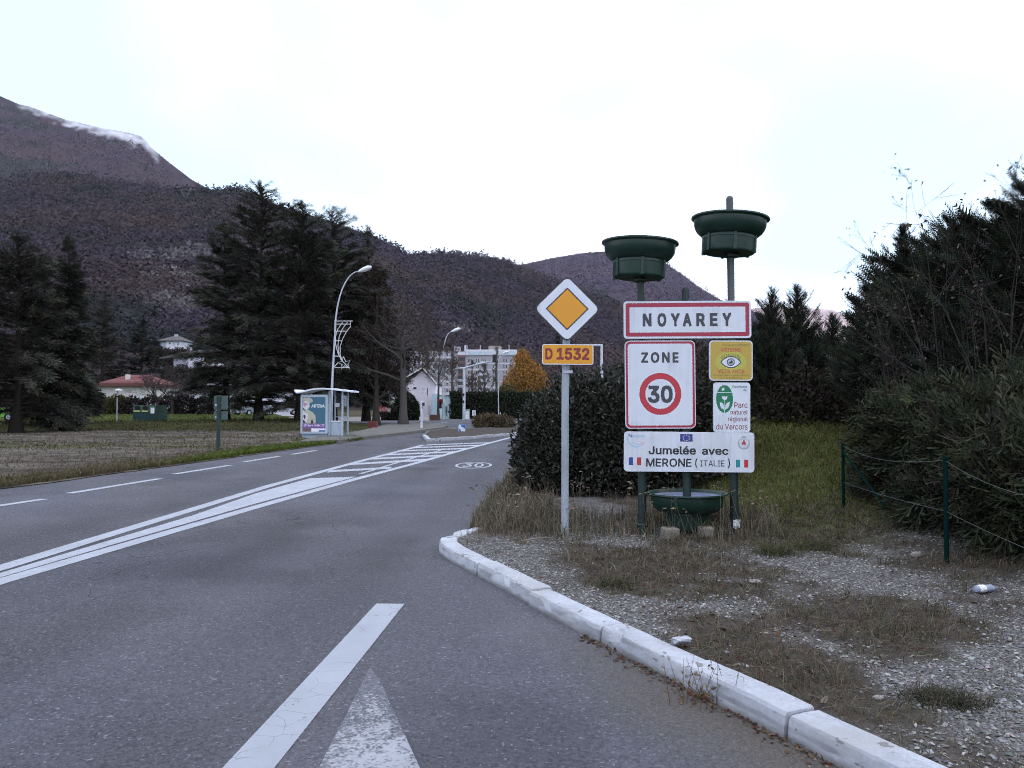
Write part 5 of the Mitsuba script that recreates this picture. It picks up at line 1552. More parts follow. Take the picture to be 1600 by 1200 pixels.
# recycling containers
mat('container_green', [0.006, 0.045, 0.026], 0.6)
mat('container_teal', [0.008, 0.036, 0.042], 0.6)
mat('hole_black', [0.008, 0.008, 0.010], 0.8)
mat('pale_yellow', [0.55, 0.58, 0.22], 0.5)
for i, (x0, x1, dep, lab) in enumerate(((208, 242, 66, 'dark green recycling container with two black slots on the lawn'), (236, 250, 67.6, 'second green recycling container, mostly hidden behind the first'))):
    a, b = at(x0, 640, dep), at(x1, 640, dep)
    z0 = float(field_z(a[0], dep)) - 0.05
    k = thing('recycling_container', lab, 'recycling container', 'recycling containers')
    zt = at(x0, 633, dep)[2]
    zm = z0 + (zt - z0) * 0.52
    prof = Polygon([(0.0, z0), (1.5, z0), (1.5, zm + 0.15), (1.25, zt), (0.25, zt), (0.0, zm + 0.15)])
    m = trimesh.creation.extrude_polygon(prof, b[0] - a[0], engine='earcut')
    v = np.array(m.vertices)
    v = np.column_stack([a[0] + v[:, 2], dep + v[:, 0], v[:, 1]])
    up = MB().raw(v, np.array(m.faces)[:, ::-1]).mesh
    part(k, 'body', up, 'container_green')
    part(k, 'lower_panel', MB().box([a[0] - 0.01, dep - 0.03, z0], [b[0] + 0.01, dep - 0.004, zm]).mesh, 'container_teal')
    if i == 0:
        for xx in (214, 226.5):
            q = at(xx, 637.5, dep)
            part(k, 'slot', MB().tube([[q[0], dep + 0.02, q[2]], [q[0], dep + 0.2, q[2]]], 0.19, 16).mesh, 'hole_black')
            part(k, 'slot_label', MB().box([q[0] - 0.24, dep - 0.035, q[2] - 0.30], [q[0] + 0.24, dep - 0.0305, q[2] - 0.2]).mesh, 'pale_yellow')
        q = at(238.5, 641, dep)
        part(k, 'notice', MB().box([q[0] - 0.15, dep - 0.036, q[2] - 0.25], [q[0] + 0.15, dep - 0.031, q[2] + 0.2]).mesh, 'paper_white')
k = thing('path_lamp', 'slim park lamp with a flat white head left of the recycling container', 'lamp')
b = at(183, 640, 64)
zt = at(183, 610, 64)[2]
part(k, 'column', MB().tube([[b[0], 64, 0.2], [b[0], 64, zt]], 0.045, 8).mesh, 'galvanised', smooth=40)
part(k, 'head', MB().lathe([(0.02, 0.16), (0.25, 0.10), (0.30, 0.02), (0.12, 0.0), (0.02, 0.0)], [b[0] + 0.1, 64, zt - 0.03], 18).mesh, 'lamp_head', smooth=40)
part(k, 'collar', MB().lathe([(0.05, -0.1), (0.13, -0.05), (0.13, 0), (0.04, 0)], [b[0], 64, zt - 0.42], 12).mesh, 'hole_black', smooth=40)

# red planter box, poles, lights
mat('planter_red', [0.105, 0.022, 0.020], 0.6)
k = thing('planter_box', 'dark red square planter box on the pavement right of the shelter', 'planter')
a, b = at(574.5, 657.8, 54), at(588.5, 672, 54)
for i, x in enumerate(np.linspace(a[0], b[0], 5)[:-1]):
    w = (b[0] - a[0]) / 4
    part(k, 'board', MB().box([x + 0.005, 54, 0.08], [x + w - 0.005, 54.05, a[2]]).mesh, 'planter_red')
part(k, 'box', MB().box([a[0] + 0.02, 54.052, 0.08], [b[0] - 0.02, 54.6, a[2] - 0.04]).mesh, 'planter_red')
mat('pale_post', [0.46, 0.49, 0.55], 0.5)
mat('signal_black', [0.012, 0.012, 0.014], 0.5)
k = thing('signal_post', 'short pale signal post with a black push button head on the corner', 'post')
b = at(658.7, 640, 53)
zt = at(658.7, 628, 53)[2]
part(k, 'post', MB().tube([[b[0], 53, -0.02], [b[0], 53, 0.5], [b[0], 53, zt]], [0.095, 0.075, 0.07], 12).mesh, 'pale_post', smooth=40)
q = at(661, 631.5, 53)
part(k, 'head', MB().box([q[0] - 0.03, 52.9, q[2] - 0.1], [q[0] + 0.1, 53.1, q[2] + 0.1], 0.02).mesh, 'signal_black')
part(k, 'cap', MB().lathe([(0.08, 0), (0.05, 0.06), (0.01, 0.08)], [b[0], 53, zt], 12).mesh, 'pale_post', smooth=True)


def lit(name, c, power):
    return {'type': 'area', 'radiance': {'type': 'rgb', 'value': [x * power for x in c]}}


def signal_head(k, c, s, on, on_col, visor=True):
    """three lens housing facing the road user; on = index of the lit lens from the top, or None"""
    part(k, 'signal_box', MB().box([c[0] - 0.14 * s, c[1] - 0.1 * s, c[2] - 0.45 * s], [c[0] + 0.14 * s, c[1] + 0.12 * s, c[2] + 0.45 * s], 0.02 * s).mesh, 'signal_black')
    for j in range(3):
        z = c[2] + (0.28 - 0.28 * j) * s
        m = MB().tube([[c[0], c[1] - 0.128 * s, z], [c[0], c[1] - 0.104 * s, z]], 0.10 * s, 14).mesh
        key = part(k, 'lens', m, 'signal_black' if j != on else 'hole_black')
        if j == on:
            scene[key]['emitter'] = lit(key, on_col, 0.55)
        t = np.linspace(0, 2 * np.pi, 15)[:-1]
        part(k, 'visor', MB().tube([[c[0], c[1] - 0.26 * s, z + 0.03 * s], [c[0], c[1] - 0.10 * s, z]], 0.12 * s, 12, caps=False).mesh, 'signal_black')


k = thing('traffic_light', 'traffic light gantry with a long arm over the side road, in front of the hedge', 'traffic light')
TD = 92
b = at(725, 640, TD)
zt = at(725, 575, TD)[2]
part(k, 'mast', MB().tube([[b[0], TD, -0.05], [b[0], TD, zt]], [0.17, 0.13], 12).mesh, 'pale_post', smooth=40)
e0, e1 = at(712, 575.5, TD), at(774, 563.5, TD - 3)
part(k, 'arm', MB().tube([e0, [b[0], TD, zt], (np.array([b[0], TD, zt]) + e1) / 2 + [0, 0, 0.05], e1], [0.04, 0.10, 0.085, 0.06], 10).mesh, 'pale_post', smooth=40)
part(k, 'stay', MB().tube([e1, at(796, 551, TD - 4)], 0.03, 6).mesh, 'pale_post')
c = at(772.5, 560, TD - 3)
h = part(k, 'signal_head', MB().box([c[0] - 0.2, c[1] - 0.1, c[2] - 0.42], [c[0] + 0.2, c[1] + 0.1, c[2] + 0.42], 0.03).mesh, 'signal_black')
for yy_ in (616.5, 627.5):
    q = at(724, yy_, TD)
    part(k, 'side_head', MB().box([q[0] - 0.12, TD - 0.35, q[2] - 0.14], [q[0] + 0.12, TD - 0.14, q[2] + 0.14], 0.03).mesh, 'signal_black')
k = thing('traffic_light', 'red lit traffic light on a pole in front of the pale blue annexe', 'traffic light')
b = at(688.5, 640, 90)
part(k, 'pole', MB().tube([[b[0] + 0.25, 90, -0.05], [b[0] + 0.25, 90, 2.6]], 0.06, 10).mesh, 'pole_grey', smooth=40)
c = at(688.5, 631, 89.8)
part(k, 'backing_board', MB().box([c[0] - 0.25, 89.86, c[2] - 0.02], [c[0] + 0.22, 89.9, c[2] + 0.52], 0.01).mesh, mat('signal_red_board', [0.25, 0.02, 0.02], 0.5))
signal_head(k, (c[0], 89.7, c[2] - 0.05), 0.95, 0, (6.0, 0.25, 0.15))
k = thing('traffic_light', 'green lit traffic light on a white gantry behind the route plate', 'traffic light')
GD = 56
a, b = at(940, 539.5, GD), at(876, 539.5, GD)
part(k, 'mast', MB().tube([[a[0], GD, -0.05], [a[0], GD, a[2]]], [0.13, 0.085], 12).mesh, 'pale_post', smooth=40)
part(k, 'arm', MB().tube([[a[0] + 0.08, GD, a[2]], [b[0], GD, b[2]]], 0.07, 10).mesh, 'pale_post', smooth=40)
c = at(871.5, 531.5, GD)
signal_head(k, c, 1.15, 2, (0.3, 5.0, 3.2))
# utility cabinet and small sign by the hedge
mat('cabinet_grey', [0.36, 0.39, 0.40], 0.6)
k = thing('utility_cabinet', 'pale grey utility cabinet at the foot of the gantry mast', 'cabinet')
a, b = at(726.5, 640.5, 91), at(733.5, 656, 91)
part(k, 'body', MB().box([a[0], 91, 0.0], [b[0], 91.4, a[2] - 0.05], 0.02).mesh, 'cabinet_grey')
part(k, 'top', MB().box([a[0] - 0.03 + 0.2, 90.97, a[2] - 0.05], [b[0] + 0.03, 91.43, a[2] + 0.06], 0.02).mesh, 'cabinet_grey')
part(k, 'door', MB().box([a[0] + 0.05, 90.975, 0.12], [b[0] - 0.05, 90.998, a[2] - 0.15]).mesh, 'pale_lid')
k = thing('notice_sign', 'small pale notice sign on a stake in front of the clipped hedge', 'sign')
a, b = at(737.5, 641, 93), at(743.5, 649.5, 93)
part(k, 'panel', MB().box([a[0], 93, b[2]], [b[0], 93.04, a[2]]).mesh, 'pale_lid')
q = (a[0] + b[0]) / 2
part(k, 'stake', MB().tube([[q, 93.07, -0.1], [q, 93.07, a[2] - 0.05]], 0.03, 8).mesh, mat('stake_wood', [0.28, 0.22, 0.13], 0.8))
part(k, 'plate', MB().box([a[0] + 0.1, 92.985, b[2] + 0.15], [b[0] - 0.1, 92.997, a[2] - 0.15]).mesh, 'shelter_base')
# island: blue keep-right sign and white dome
k = thing('keep_right_sign', 'small blue and white keep right sign standing on the traffic island', 'road sign')
ID = 45.5
B = Board(k, 722, 671, ID, thick=0.03)
B.panel(B.rr(716.5, 663.4, 727, 674.6, 2), 'sign_white')
mat('sign_mid_blue', [0.02, 0.13, 0.42], 0.4)
B.flat('blue_field', B.poly([(719.5, 663.6), (726.8, 663.6), (726.8, 671), (724.2, 667.8), (721.6, 667.6)]), 'sign_mid_blue')
B.flat('blue_field', B.poly([(716.8, 669.4), (719.6, 670.8), (720.6, 674.4), (717.4, 674.4)]), 'sign_mid_blue')
q = at(722, 676, ID)
part(k, 'lower_panel', MB().box([q[0] - 0.16, ID + 0.0, q[2] - 0.10], [q[0] + 0.16, ID + 0.03, q[2] + 0.04], 0.004).mesh, 'sign_pale_blue')
part(k, 'stem', MB().tube([[q[0], ID + 0.06, 0.08], [q[0], ID + 0.06, q[2] + 0.2]], 0.04, 10).mesh, 'sign_mid_blue', smooth=40)
part(k, 'foot', MB().lathe([(0.13, 0), (0.12, 0.03), (0.05, 0.06), (0.01, 0.07)], [q[0], ID + 0.06, 0.10], 16).mesh, 'signal_black', smooth=40)
k = thing('dome_bollard', 'white dome bollard with a dark seam at the end of the traffic island', 'bollard')
q = at(779, 640, 61)
part(k, 'dome', MB().lathe([(0.50, 0.0), (0.50, 0.10), (0.47, 0.24), (0.38, 0.38), (0.25, 0.47), (0.1, 0.51), (0.004, 0.52)], [q[0], 61, 0.08], 28).mesh, mat('dome_white', [0.62, 0.68, 0.72], 0.35), smooth=50)
part(k, 'seam_band', MB().lathe([(0.425, 0.335), (0.44, 0.34), (0.42, 0.365), (0.405, 0.36)], [q[0], 61, 0.08], 28).mesh, 'sign_back', smooth=True)
part(k, 'seam_band', MB().box([q[0] + 0.02, 60.46, 0.1], [q[0] + 0.10, 60.54, 0.40]).mesh, 'sign_back')
part(k, 'sign_rod', MB().tube([[q[0] + 0.12, 61.5, 0.05], [q[0] + 0.12, 61.5, 1.05]], 0.03, 8).mesh, 'pale_post')
k = thing('globe_lamp', 'white globe garden lamp above the long clipped hedge', 'lamp')
q = at(768, 616.5, 104)
part(k, 'globe', MB().lathe([(0.01, -0.2), (0.15, -0.15), (0.22, 0.0), (0.15, 0.16), (0.01, 0.22)], q, 16).mesh, 'dome_white', smooth=True)
part(k, 'stem', MB().tube([[q[0], q[1], 0], q - [0, 0, 0.18]], 0.05, 8).mesh, 'pole_grey', smooth=40)

# ------------------------------------------------------------------ buildings
mat('wall_white', [0.56, 0.56, 0.62], 0.9)
mat('wall_pink', [0.55, 0.50, 0.55], 0.9)
mat('wall_grey', [0.36, 0.37, 0.42], 0.9)
mat('wall_cream', [0.52, 0.50, 0.48], 0.9)
mat('wall_blue', [0.36, 0.50, 0.58], 0.9)
mat('wall_aqua', [0.52, 0.68, 0.72], 0.9)
mat('roof_red', [0.135, 0.052, 0.052], 0.9)
mat('roof_dark_red', [0.10, 0.040, 0.038], 0.85)
mat('roof_slate', [0.075, 0.068, 0.072], 0.85)
mat('window_dark', [0.022, 0.024, 0.030], 0.2, spec=0.6)
mat('frame_white', [0.60, 0.60, 0.62], 0.6)
mat('flat_brown', [0.15, 0.085, 0.085], 0.8)
mat('flat_grey', [0.30, 0.29, 0.325], 0.85)
mat('flat_pale', [0.50, 0.51, 0.57], 0.85)


def window(parent, x0, x1, z0, z1, y, frame='frame_white', pane='window_dark', bar=True):
    w = 0.07
    m = MB().box([x0, y - 0.05, z0], [x0 + w, y - 0.003, z1]).box([x1 - w, y - 0.05, z0], [x1, y - 0.003, z1]).box([x0 + w, y - 0.05, z1 - w], [x1 - w, y - 0.003, z1]).box([x0 + w, y - 0.05, z0], [x1 - w, y - 0.003, z0 + w])
    if bar:
        m.box([(x0 + x1) / 2 - 0.03, y - 0.045, z0 + w], [(x0 + x1) / 2 + 0.03, y - 0.008, z1 - w])
    k = part(parent, 'window', m.mesh, frame)
    part(k, 'pane', MB().box([x0 + w, y - 0.025, z0 + w], [x1 - w, y - 0.005, z1 - w]).mesh, pane)
    return k


def roof_solid(pts_faces):
    return np.array(pts_faces[0], float), pts_faces[1]


def hip_roof(x0, x1, y0, y1, z, zt, hx=None, over=0.5, thick=0.18):
    """hipped roof as one closed solid"""
    hx = (y1 - y0) / 2 if hx is None else hx
    a = [[x0 - over, y0 - over], [x1 + over, y0 - over], [x1 + over, y1 + over], [x0 - over, y1 + over]]
    ym = (y0 + y1) / 2
    pts = [p + [z - thick] for p in a] + [p + [z] for p in a] + [[x0 + hx, ym, zt], [x1 - hx, ym, zt]]
    return trimesh.convex.convex_hull(np.array(pts))


def tile_rows(parent, x0, x1, y0, z0, y1, z1, n, bsdf, shrink=(0, 0), name='tile_course'):
    for i in range(n):
        s0, s1 = i / n, (i + 1) / n
        xa, xb = x0 + shrink[0] * s0, x1 - shrink[1] * s0
        p = np.array([y0 + (y1 - y0) * s0, z0 + (z1 - z0) * s0])
        q = np.array([y0 + (y1 - y0) * s1, z0 + (z1 - z0) * s1])
        v = [[xa, p[0], p[1] + 0.02], [xb, p[0], p[1] + 0.02], [xb - shrink[1] / n, q[0], q[1] + 0.02], [xa + shrink[0] / n, q[0], q[1] + 0.02], [xa, p[0], p[1] + 0.09], [xb, p[0], p[1] + 0.09], [xb - shrink[1] / n, q[0], q[1] + 0.04], [xa + shrink[0] / n, q[0], q[1] + 0.04]]
        part(parent, name, trimesh.convex.convex_hull(np.array(v)), bsdf)


# long pale building with the red roof behind the field
k = thing('hall', 'long low pale building with a red hipped roof behind the recycling container', 'building')
HD_ = 106
a, b = at(116, 640, HD_), at(336, 640, HD_)
x0, x1 = a[0], at(232, 640, HD_)[0]
ze = at(120, 604, HD_)[2]
part(k, 'wall', MB().box([x0, HD_, 0.2], [x1, HD_ + 11, ze]).mesh, 'wall_cream')
rf = part(k, 'roof', MB().box([x0 - 0.5, HD_ - 0.8, ze], [x1 + 0.5, HD_ + 11.5, ze + 0.42], 0.03).mesh, 'roof_dark_red')
ra, rb, rt = at(161, 603, HD_ + 3), at(243, 603, HD_ + 3), at(180, 588.5, HD_ + 6)
up = part(k, 'upper_roof', hip_roof(ra[0], rb[0], HD_ + 2.5, HD_ + 10, ze + 0.45, rt[2] + 0.2, hx=2.0, over=0.3), 'roof_red')
tile_rows(up, ra[0] - 0.2, rb[0] + 0.2, HD_ + 2.2, ze + 0.5, HD_ + 6.2, rt[2] + 0.2, 6, 'roof_red', (2.1, 2.1))
ch = at(200.5, 590, HD_ + 4)
c_ = part(up, 'chimney', MB().box([ch[0] - 0.22, HD_ + 3.6, ze + 0.6], [ch[0] + 0.22, HD_ + 4.1, at(200.5, 585, HD_ + 4)[2]]).mesh, 'wall_cream')
part(k, 'band', MB().box([x0, HD_ - 0.06, at(120, 621, HD_)[2] - 0.08], [x1, HD_ - 0.003, at(120, 620, HD_)[2]]).mesh, 'frame_white')
for (p0, p1, q0, q1) in ((156, 164.6, 621.3, 625.8), (166, 174, 621.3, 625.8), (176, 184, 621.3, 625.8), (224, 229.5, 622.5, 630), (138, 150, 621.5, 630)):
    w0, w1 = at(p0, q1, HD_), at(p1, q0, HD_)
    window(k, w0[0], w1[0], w0[2], w1[2], HD_, pane='window_dark' if p0 != 138 else 'wall_grey', bar=False)
w0, w1 = at(194, 630, HD_), at(222, 623, HD_)
part(k, 'shutter', MB().box([w0[0], HD_ - 0.05, w0[2]], [w1[0], HD_ - 0.004, w1[2]]).mesh, 'wall_aqua')
# long white block behind the parked cars
k = thing('white_building', 'long low white flat roofed building behind the parked cars', 'building')
a, b = at(246, 640, 112), at(455, 640, 112)
zt = at(300, 614.5, 112)[2]
part(k, 'wall', MB().box([a[0], 112, 0.2], [b[0], 122, zt]).mesh, 'wall_white')
part(k, 'roof', MB().box([a[0] - 0.3, 111.7, zt], [b[0] + 0.3, 122.3, zt + 0.28]).mesh, 'roof_slate')
for j in range(9):
    x = a[0] + 1.2 + j * (b[0] - a[0] - 2) / 9
    window(k, x, x + 1.1, 1.2, 2.3, 112)
k = thing('white_house', 'tall white house showing through the gaps under the conifers', 'house')
a, b = at(318, 640, 128), at(420, 640, 128)
part(k, 'wall', MB().box([a[0], 128, 0], [b[0], 138, 5.4]).mesh, 'wall_white')
part(k, 'roof', hip_roof(a[0], b[0], 128, 138, 5.5, 7.8), 'roof_slate')
for j in range(6):
    for z in (1.0, 3.6):
        x = a[0] + 0.9 + j * (b[0] - a[0] - 1) / 6
        window(k, x, x + 0.9, z, z + 1.2, 128)
# hillside houses


def hill_house(name, label, pxl, pxr, ye, yb, yt, dep, corner, roof='roof_slate', hip=True, wins=()):
    k = thing(name, label, 'house')
    a, c, b = at(pxl, ye, dep), at(corner, ye, dep), at(pxr, ye, dep)
    zb, ze, zt = at(pxl, yb, dep)[2] - 7, a[2], at(pxl, yt, dep)[2]
    part(k, 'wall', MB().box([c[0], dep, zb], [b[0], dep + 9, ze]).mesh, 'wall_white')
    part(k, 'side_wall', MB().box([a[0], dep + 0.5, zb], [c[0] - 0.003, dep + 9, ze - 0.003]).mesh, 'wall_grey')
    if hip:
        part(k, 'roof', hip_roof(a[0], b[0], dep, dep + 9, ze + 0.2, zt, hx=(b[0] - a[0]) * 0.33, over=0.7), roof)
    else:
        m = np.array([[a[0] - 3.5, dep - 0.8, ze - 1.0], [b[0] + 0.8, dep - 0.8, ze + 1.2], [a[0] - 3.5, dep + 9.6, ze - 1.0], [b[0] + 0.8, dep + 9.6, ze + 1.2], [c[0], dep - 0.8, zt], [c[0], dep + 9.6, zt], [a[0] - 3.5, dep - 0.8, ze - 1.3], [b[0] + 0.8, dep - 0.8, ze + 0.1]])
        part(k, 'roof', trimesh.convex.convex_hull(m), roof)
    for (p0, p1, q0, q1, yy_) in wins:
        w0, w1 = at(p0, q1, dep), at(p1, q0, dep)
        window(k, w0[0], w1[0], w0[2], w1[2], dep + yy_, bar=False)
    part(k, 'chimney', MB().box([c[0] + 1, dep + 4, ze], [c[0] + 1.9, dep + 5, zt + 0.6]).mesh, 'wall_grey')
    return k


hill_house('hillside_house', 'upper white house on the wooded slope with a grey hipped roof', 250, 284, 533, 545, 523.5, 268, 259.5, wins=((263.5, 267, 534.5, 538, 0), (271, 273, 534.5, 540, 0), (277, 279.5, 534.5, 540, 0), (264, 267, 541.5, 543.5, 0)))
hill_house('hillside_house', 'lower grey white house on the wooded slope, partly hidden by the conifers', 270, 338, 553.5, 572, 549, 232, 295, hip=False, wins=((278.5, 283.5, 558.5, 563.5, 0.5), (297, 302, 558, 564, 0), (318, 326, 558, 564, 0)))
for (px, yb, dep, n_, lab) in ((266, 546, 264, 5, 'dark shrubs on the slope below the upper hillside house'), (304, 573, 228, 6, 'dark shrubs on the slope below the lower hillside house')):
    c = at(px, yb, dep)
    bl = [(c[0] + 2.6 * (j - (n_ - 1) / 2), dep - 1 + (j % 2), c[2] - 3.0 + 0.5 * ((j * 3) % 2), 2.3, 1.8, 3.0) for j in range(n_)]
    bush('slope_shrubs', lab, bl, 3600, 0.75, 300 + n_, (0.034, 0.030, 0.026), cat='shrub', floor=c[2] - 8, core=0.8)
# pink gabled house with lower wing
k = thing('pink_house', 'pale pink house with a steep dark gable roof by the junction', 'house')
PH = 106
X_ = lambda x: at(x, 640, PH)[0]
Z_ = lambda y: at(660, y, PH)[2]
gw = Polygon([(X_(637), -0.1), (X_(681), -0.1), (X_(681), Z_(601)), (X_(660), Z_(579)), (X_(637), Z_(592))])
m = trimesh.creation.extrude_polygon(gw, 9.0, engine='earcut')
v = np.array(m.vertices)
part(k, 'wall', (np.column_stack([v[:, 0], PH + v[:, 2], v[:, 1]]), np.array(m.faces)[:, ::-1]), 'wall_pink')
for (xa, ya, xb, yb_) in ((660.5, 576.5, 682.5, 601.5), (660.5, 576.5, 634.5, 591.5)):
    p, q = np.array([X_(xa), Z_(ya)]), np.array([X_(xb), Z_(yb_)])
    n_ = np.array([-(q - p)[1], (q - p)[0]])
    n_ = n_ / np.linalg.norm(n_) * (0.25 if q[0] > p[0] else -0.25)
    rf = part(k, 'roof_slope', trimesh.convex.convex_hull(np.array([[s[0] + e[0], y_, s[1] + e[1]] for s in (p, q) for e in (np.zeros(2), n_) for y_ in (PH - 0.55, PH + 9.4)])), 'roof_slate')
    part(rf, 'barge_board', trimesh.convex.convex_hull(np.array([[s[0] + e[0], y_, s[1] + e[1]] for s in (p * 0.985 + q * 0.015, q) for e in (n_ * 0.15, n_ * 0.75) for y_ in (PH - 0.62, PH - 0.56)])), 'frame_white')
for (p0, p1, q0, q1) in ((645, 652, 604, 609), (658, 664.5, 604.5, 612.5), (666.5, 669.5, 605, 618.5), (667.5, 674, 632.5, 650), (659, 662, 633, 640)):
    w0, w1 = at(p0, q1, PH), at(p1, q0, PH)
    window(k, w0[0], w1[0], w0[2], w1[2], PH, pane='window_dark' if p0 not in (658, 667.5) else 'wall_grey', bar=p0 == 658)
part(k, 'wing_wall', MB().box([X_(606), PH + 0.6, -0.1], [X_(636.8), PH + 8, Z_(600)]).mesh, 'wall_white')
part(k, 'wing_roof', MB().box([X_(604), PH, Z_(600)], [X_(636.5), PH + 8.4, Z_(597.5)], 0.03).mesh, 'roof_slate')
w0, w1 = at(611, 611, PH), at(625, 601.5, PH)
part(k, 'balcony_opening', MB().box([w0[0], PH + 0.5, w0[2]], [w1[0], PH + 0.597, w1[2]]).mesh, 'window_dark')
part(k, 'balcony_rail', MB().box([X_(604), PH - 0.4, Z_(616)], [X_(636.5), PH - 0.3, Z_(611)]).mesh, 'frame_white')
k = thing('graffiti_wall', 'pale garage wall with red graffiti left of the domed evergreen', 'wall')
a, b = at(583, 640, 98), at(615, 640, 98)
zt = at(583, 625.5, 98)[2]
part(k, 'wall', MB().box([a[0], 98, -0.1], [b[0], 98.25, zt]).mesh, mat('wall_drab', [0.27, 0.25, 0.23], 0.9))
part(k, 'coping', MB().box([a[0] - 0.05, 97.95, zt], [b[0] + 0.05, 98.3, zt + 0.1]).mesh, 'roof_slate')
c0, c1 = at(586.5, 648, 98), at(605.5, 628, 98)
rng = np.random.default_rng(3)
part(k, 'painted_patch', MB().box([c0[0], 97.985, c0[2]], [c1[0], 97.997, c1[2]]).mesh, mat('graffiti_rose', [0.30, 0.15, 0.15], 0.85))
for j in range(7):
    x, z = c0[0] + 0.15 + rng.random() * (c1[0] - c0[0] - 0.4), c0[2] + 0.2 + rng.random() * (c1[2] - c0[2] - 0.6)
    pts = [(x + 0.5 * rng.random() - 0.2, z + 0.6 * rng.random() - 0.2) for q in range(5)]
    m = extrude(LineString(pts).buffer(0.06), 0.006)
    part(k, 'graffiti_stroke', facing(m, [0, 97.984, 0]), mat('graffiti_red', [0.24, 0.05, 0.05], 0.8) if j % 3 else 'hole_black')
k = thing('blue_annexe', 'small pale blue and aqua building right of the pink house', 'building')
AD = 101
XA = lambda x: at(x, 640, AD)[0]
ZA = lambda y: at(690, y, AD)[2]
part(k, 'blue_wall', MB().box([XA(675), AD + 0.4, -0.1], [XA(686), AD + 6, ZA(615.5)]).mesh, 'wall_blue')
part(k, 'aqua_wall', MB().box([XA(686.1), AD, -0.1], [XA(705), AD + 6, ZA(617.5)]).mesh, 'wall_aqua')
part(k, 'roof', MB().box([XA(685), AD - 0.2, ZA(617.5)], [XA(707), AD + 6.2, ZA(616)], 0.02).mesh, 'frame_white')
part(k, 'gutter', MB().box([XA(700), AD - 0.12, ZA(632.5)], [XA(706), AD - 0.003, ZA(631.5)]).mesh, 'roof_slate')
for (p0, p1, q0, q1) in ((691.5, 694.5, 631, 650), (695.5, 699, 634, 650), (701, 704, 632.8, 652), (695, 697, 619, 623)):
    w0, w1 = at(p0, q1, AD), at(p1, q0, AD)
    window(k, w0[0], w1[0], w0[2], w1[2], AD, frame='wall_blue', bar=False)
k = thing('low_wall', 'low pale wall with dark brown planter boxes before the pink house', 'wall')
a, b = at(655, 640, 89), at(671, 640, 89)
part(k, 'wall', MB().box([a[0], 89, -0.05], [b[0], 89.3, at(655, 651.5, 89)[2]]).mesh, 'wall_cream')
for (p0, p1, yt_) in ((671.2, 677, 648), (677.2, 687, 648)):
    a, b = at(p0, 640, 88.9), at(p1, 640, 88.9)
    part(k, 'planter', MB().box([a[0], 88.9, -0.05], [b[0], 89.5, at(p0, yt_, 88.9)[2]], 0.02).mesh, mat('planter_brown', [0.065, 0.035, 0.03], 0.8))
# block of flats
FD = 390
k = thing('apartment_block', 'long pale block of flats of many storeys below the wooded hill', 'apartment block')
XF = lambda x, d=FD: at(x, 640, d)[0]
ZF = lambda y, d=FD: at(720, y, d)[2]
part(k, 'wall', MB().box([XF(640), FD, -0.1], [XF(806), FD + 13, ZF(549)]).mesh, 'flat_grey')
part(k, 'top_storey', MB().box([XF(727.5), FD - 0.6, ZF(555.5)], [XF(808), FD + 12, ZF(546.5)], 0.25).mesh, 'flat_pale')
part(k, 'stair_tower', MB().box([XF(763), FD + 2, ZF(549)], [XF(783), FD + 9, ZF(540)]).mesh, 'wall_drab')
part(k, 'lift_house', MB().box([XF(709), FD + 2, ZF(549)], [XF(718), FD + 9, ZF(541)]).mesh, 'flat_grey')
for (xx, w_, t_) in ((726.5, 2.8, 539), (729.5, 1.4, 539), (750.5, 1.6, 539), (795.5, 1.5, 538.5), (710, 1.6, 540)):
    part(k, 'chimney', MB().box([XF(xx) - 0.3 * w_ / 2, FD + 1, ZF(549)], [XF(xx) + 0.3 * w_ / 2, FD + 2, ZF(t_)]).mesh, 'flat_pale' if w_ > 2 else 'flat_grey')
rows_ = [549.5 + 9.35 * j for j in range(9)]
for j, y0 in enumerate(rows_):
    z1, z0_ = ZF(y0), ZF(y0 + 9.35)
    part(k, 'floor_band', MB().box([XF(640), FD - 0.06, z0_ - 0.12], [XF(714.5), FD - 0.003, z0_ + 0.45]).mesh, 'flat_pale')
    part(k, 'floor_band', MB().box([XF(729), FD - 0.06, z0_ - 0.12], [XF(806), FD - 0.003, z0_ + 0.3]).mesh, 'flat_pale' if j % 3 else 'flat_grey')
    # recessed brown balconies in the bay by the tall chimney
    part(k, 'balcony', MB().box([XF(715), FD - 1.2, z0_], [XF(727), FD - 0.07, z0_ + 1.15]).mesh, 'flat_brown' if j < 4 else 'flat_grey')
    part(k, 'loggia', MB().box([XF(715.3), FD - 0.05, z0_ + 1.2], [XF(726.7), FD - 0.004, z1 - 0.15]).mesh, 'window_dark' if j else 'flat_pale')
    for c0 in ((640, 643.5), (646, 649.5), (660, 663.5), (668, 671), (676, 679.5), (684, 687), (690, 693.5), (697, 700), (704, 707.5), (731, 734), (743.5, 745.6), (746.6, 748.8), (752, 754), (755, 757), (758, 760), (769.5, 772), (776, 778.5), (786, 788.5), (790, 792.5), (797, 800)):
        if j == 0 and c0[0] > 728:
            continue
        window(k, XF(c0[0]), XF(c0[1]), z0_ + 0.7, z1 - 0.45, FD, bar=False)
    if j in (1, 3, 4, 5):
        for q in range(4):
            p0 = 750 + q * 2.9
            part(k, 'railing', MB().box([XF(p0), FD - 0.9, z0_], [XF(p0 + 2.6), FD - 0.8, z0_ + 1.0]).mesh, 'flat_pale')
        part(k, 'balcony', MB().box([XF(749.5), FD - 0.95, z0_ - 0.15], [XF(762), FD - 0.07, z0_ - 0.003]).mesh, 'flat_brown' if j == 1 else 'flat_grey')
for c0 in ((731, 736), (738, 743), (746, 752), (755, 761), (785, 790), (793, 798), (800, 804)):
    window(k, XF(c0[0]), XF(c0[1]), ZF(554.5), ZF(549.5), FD - 0.6, pane='wall_blue', bar=False)
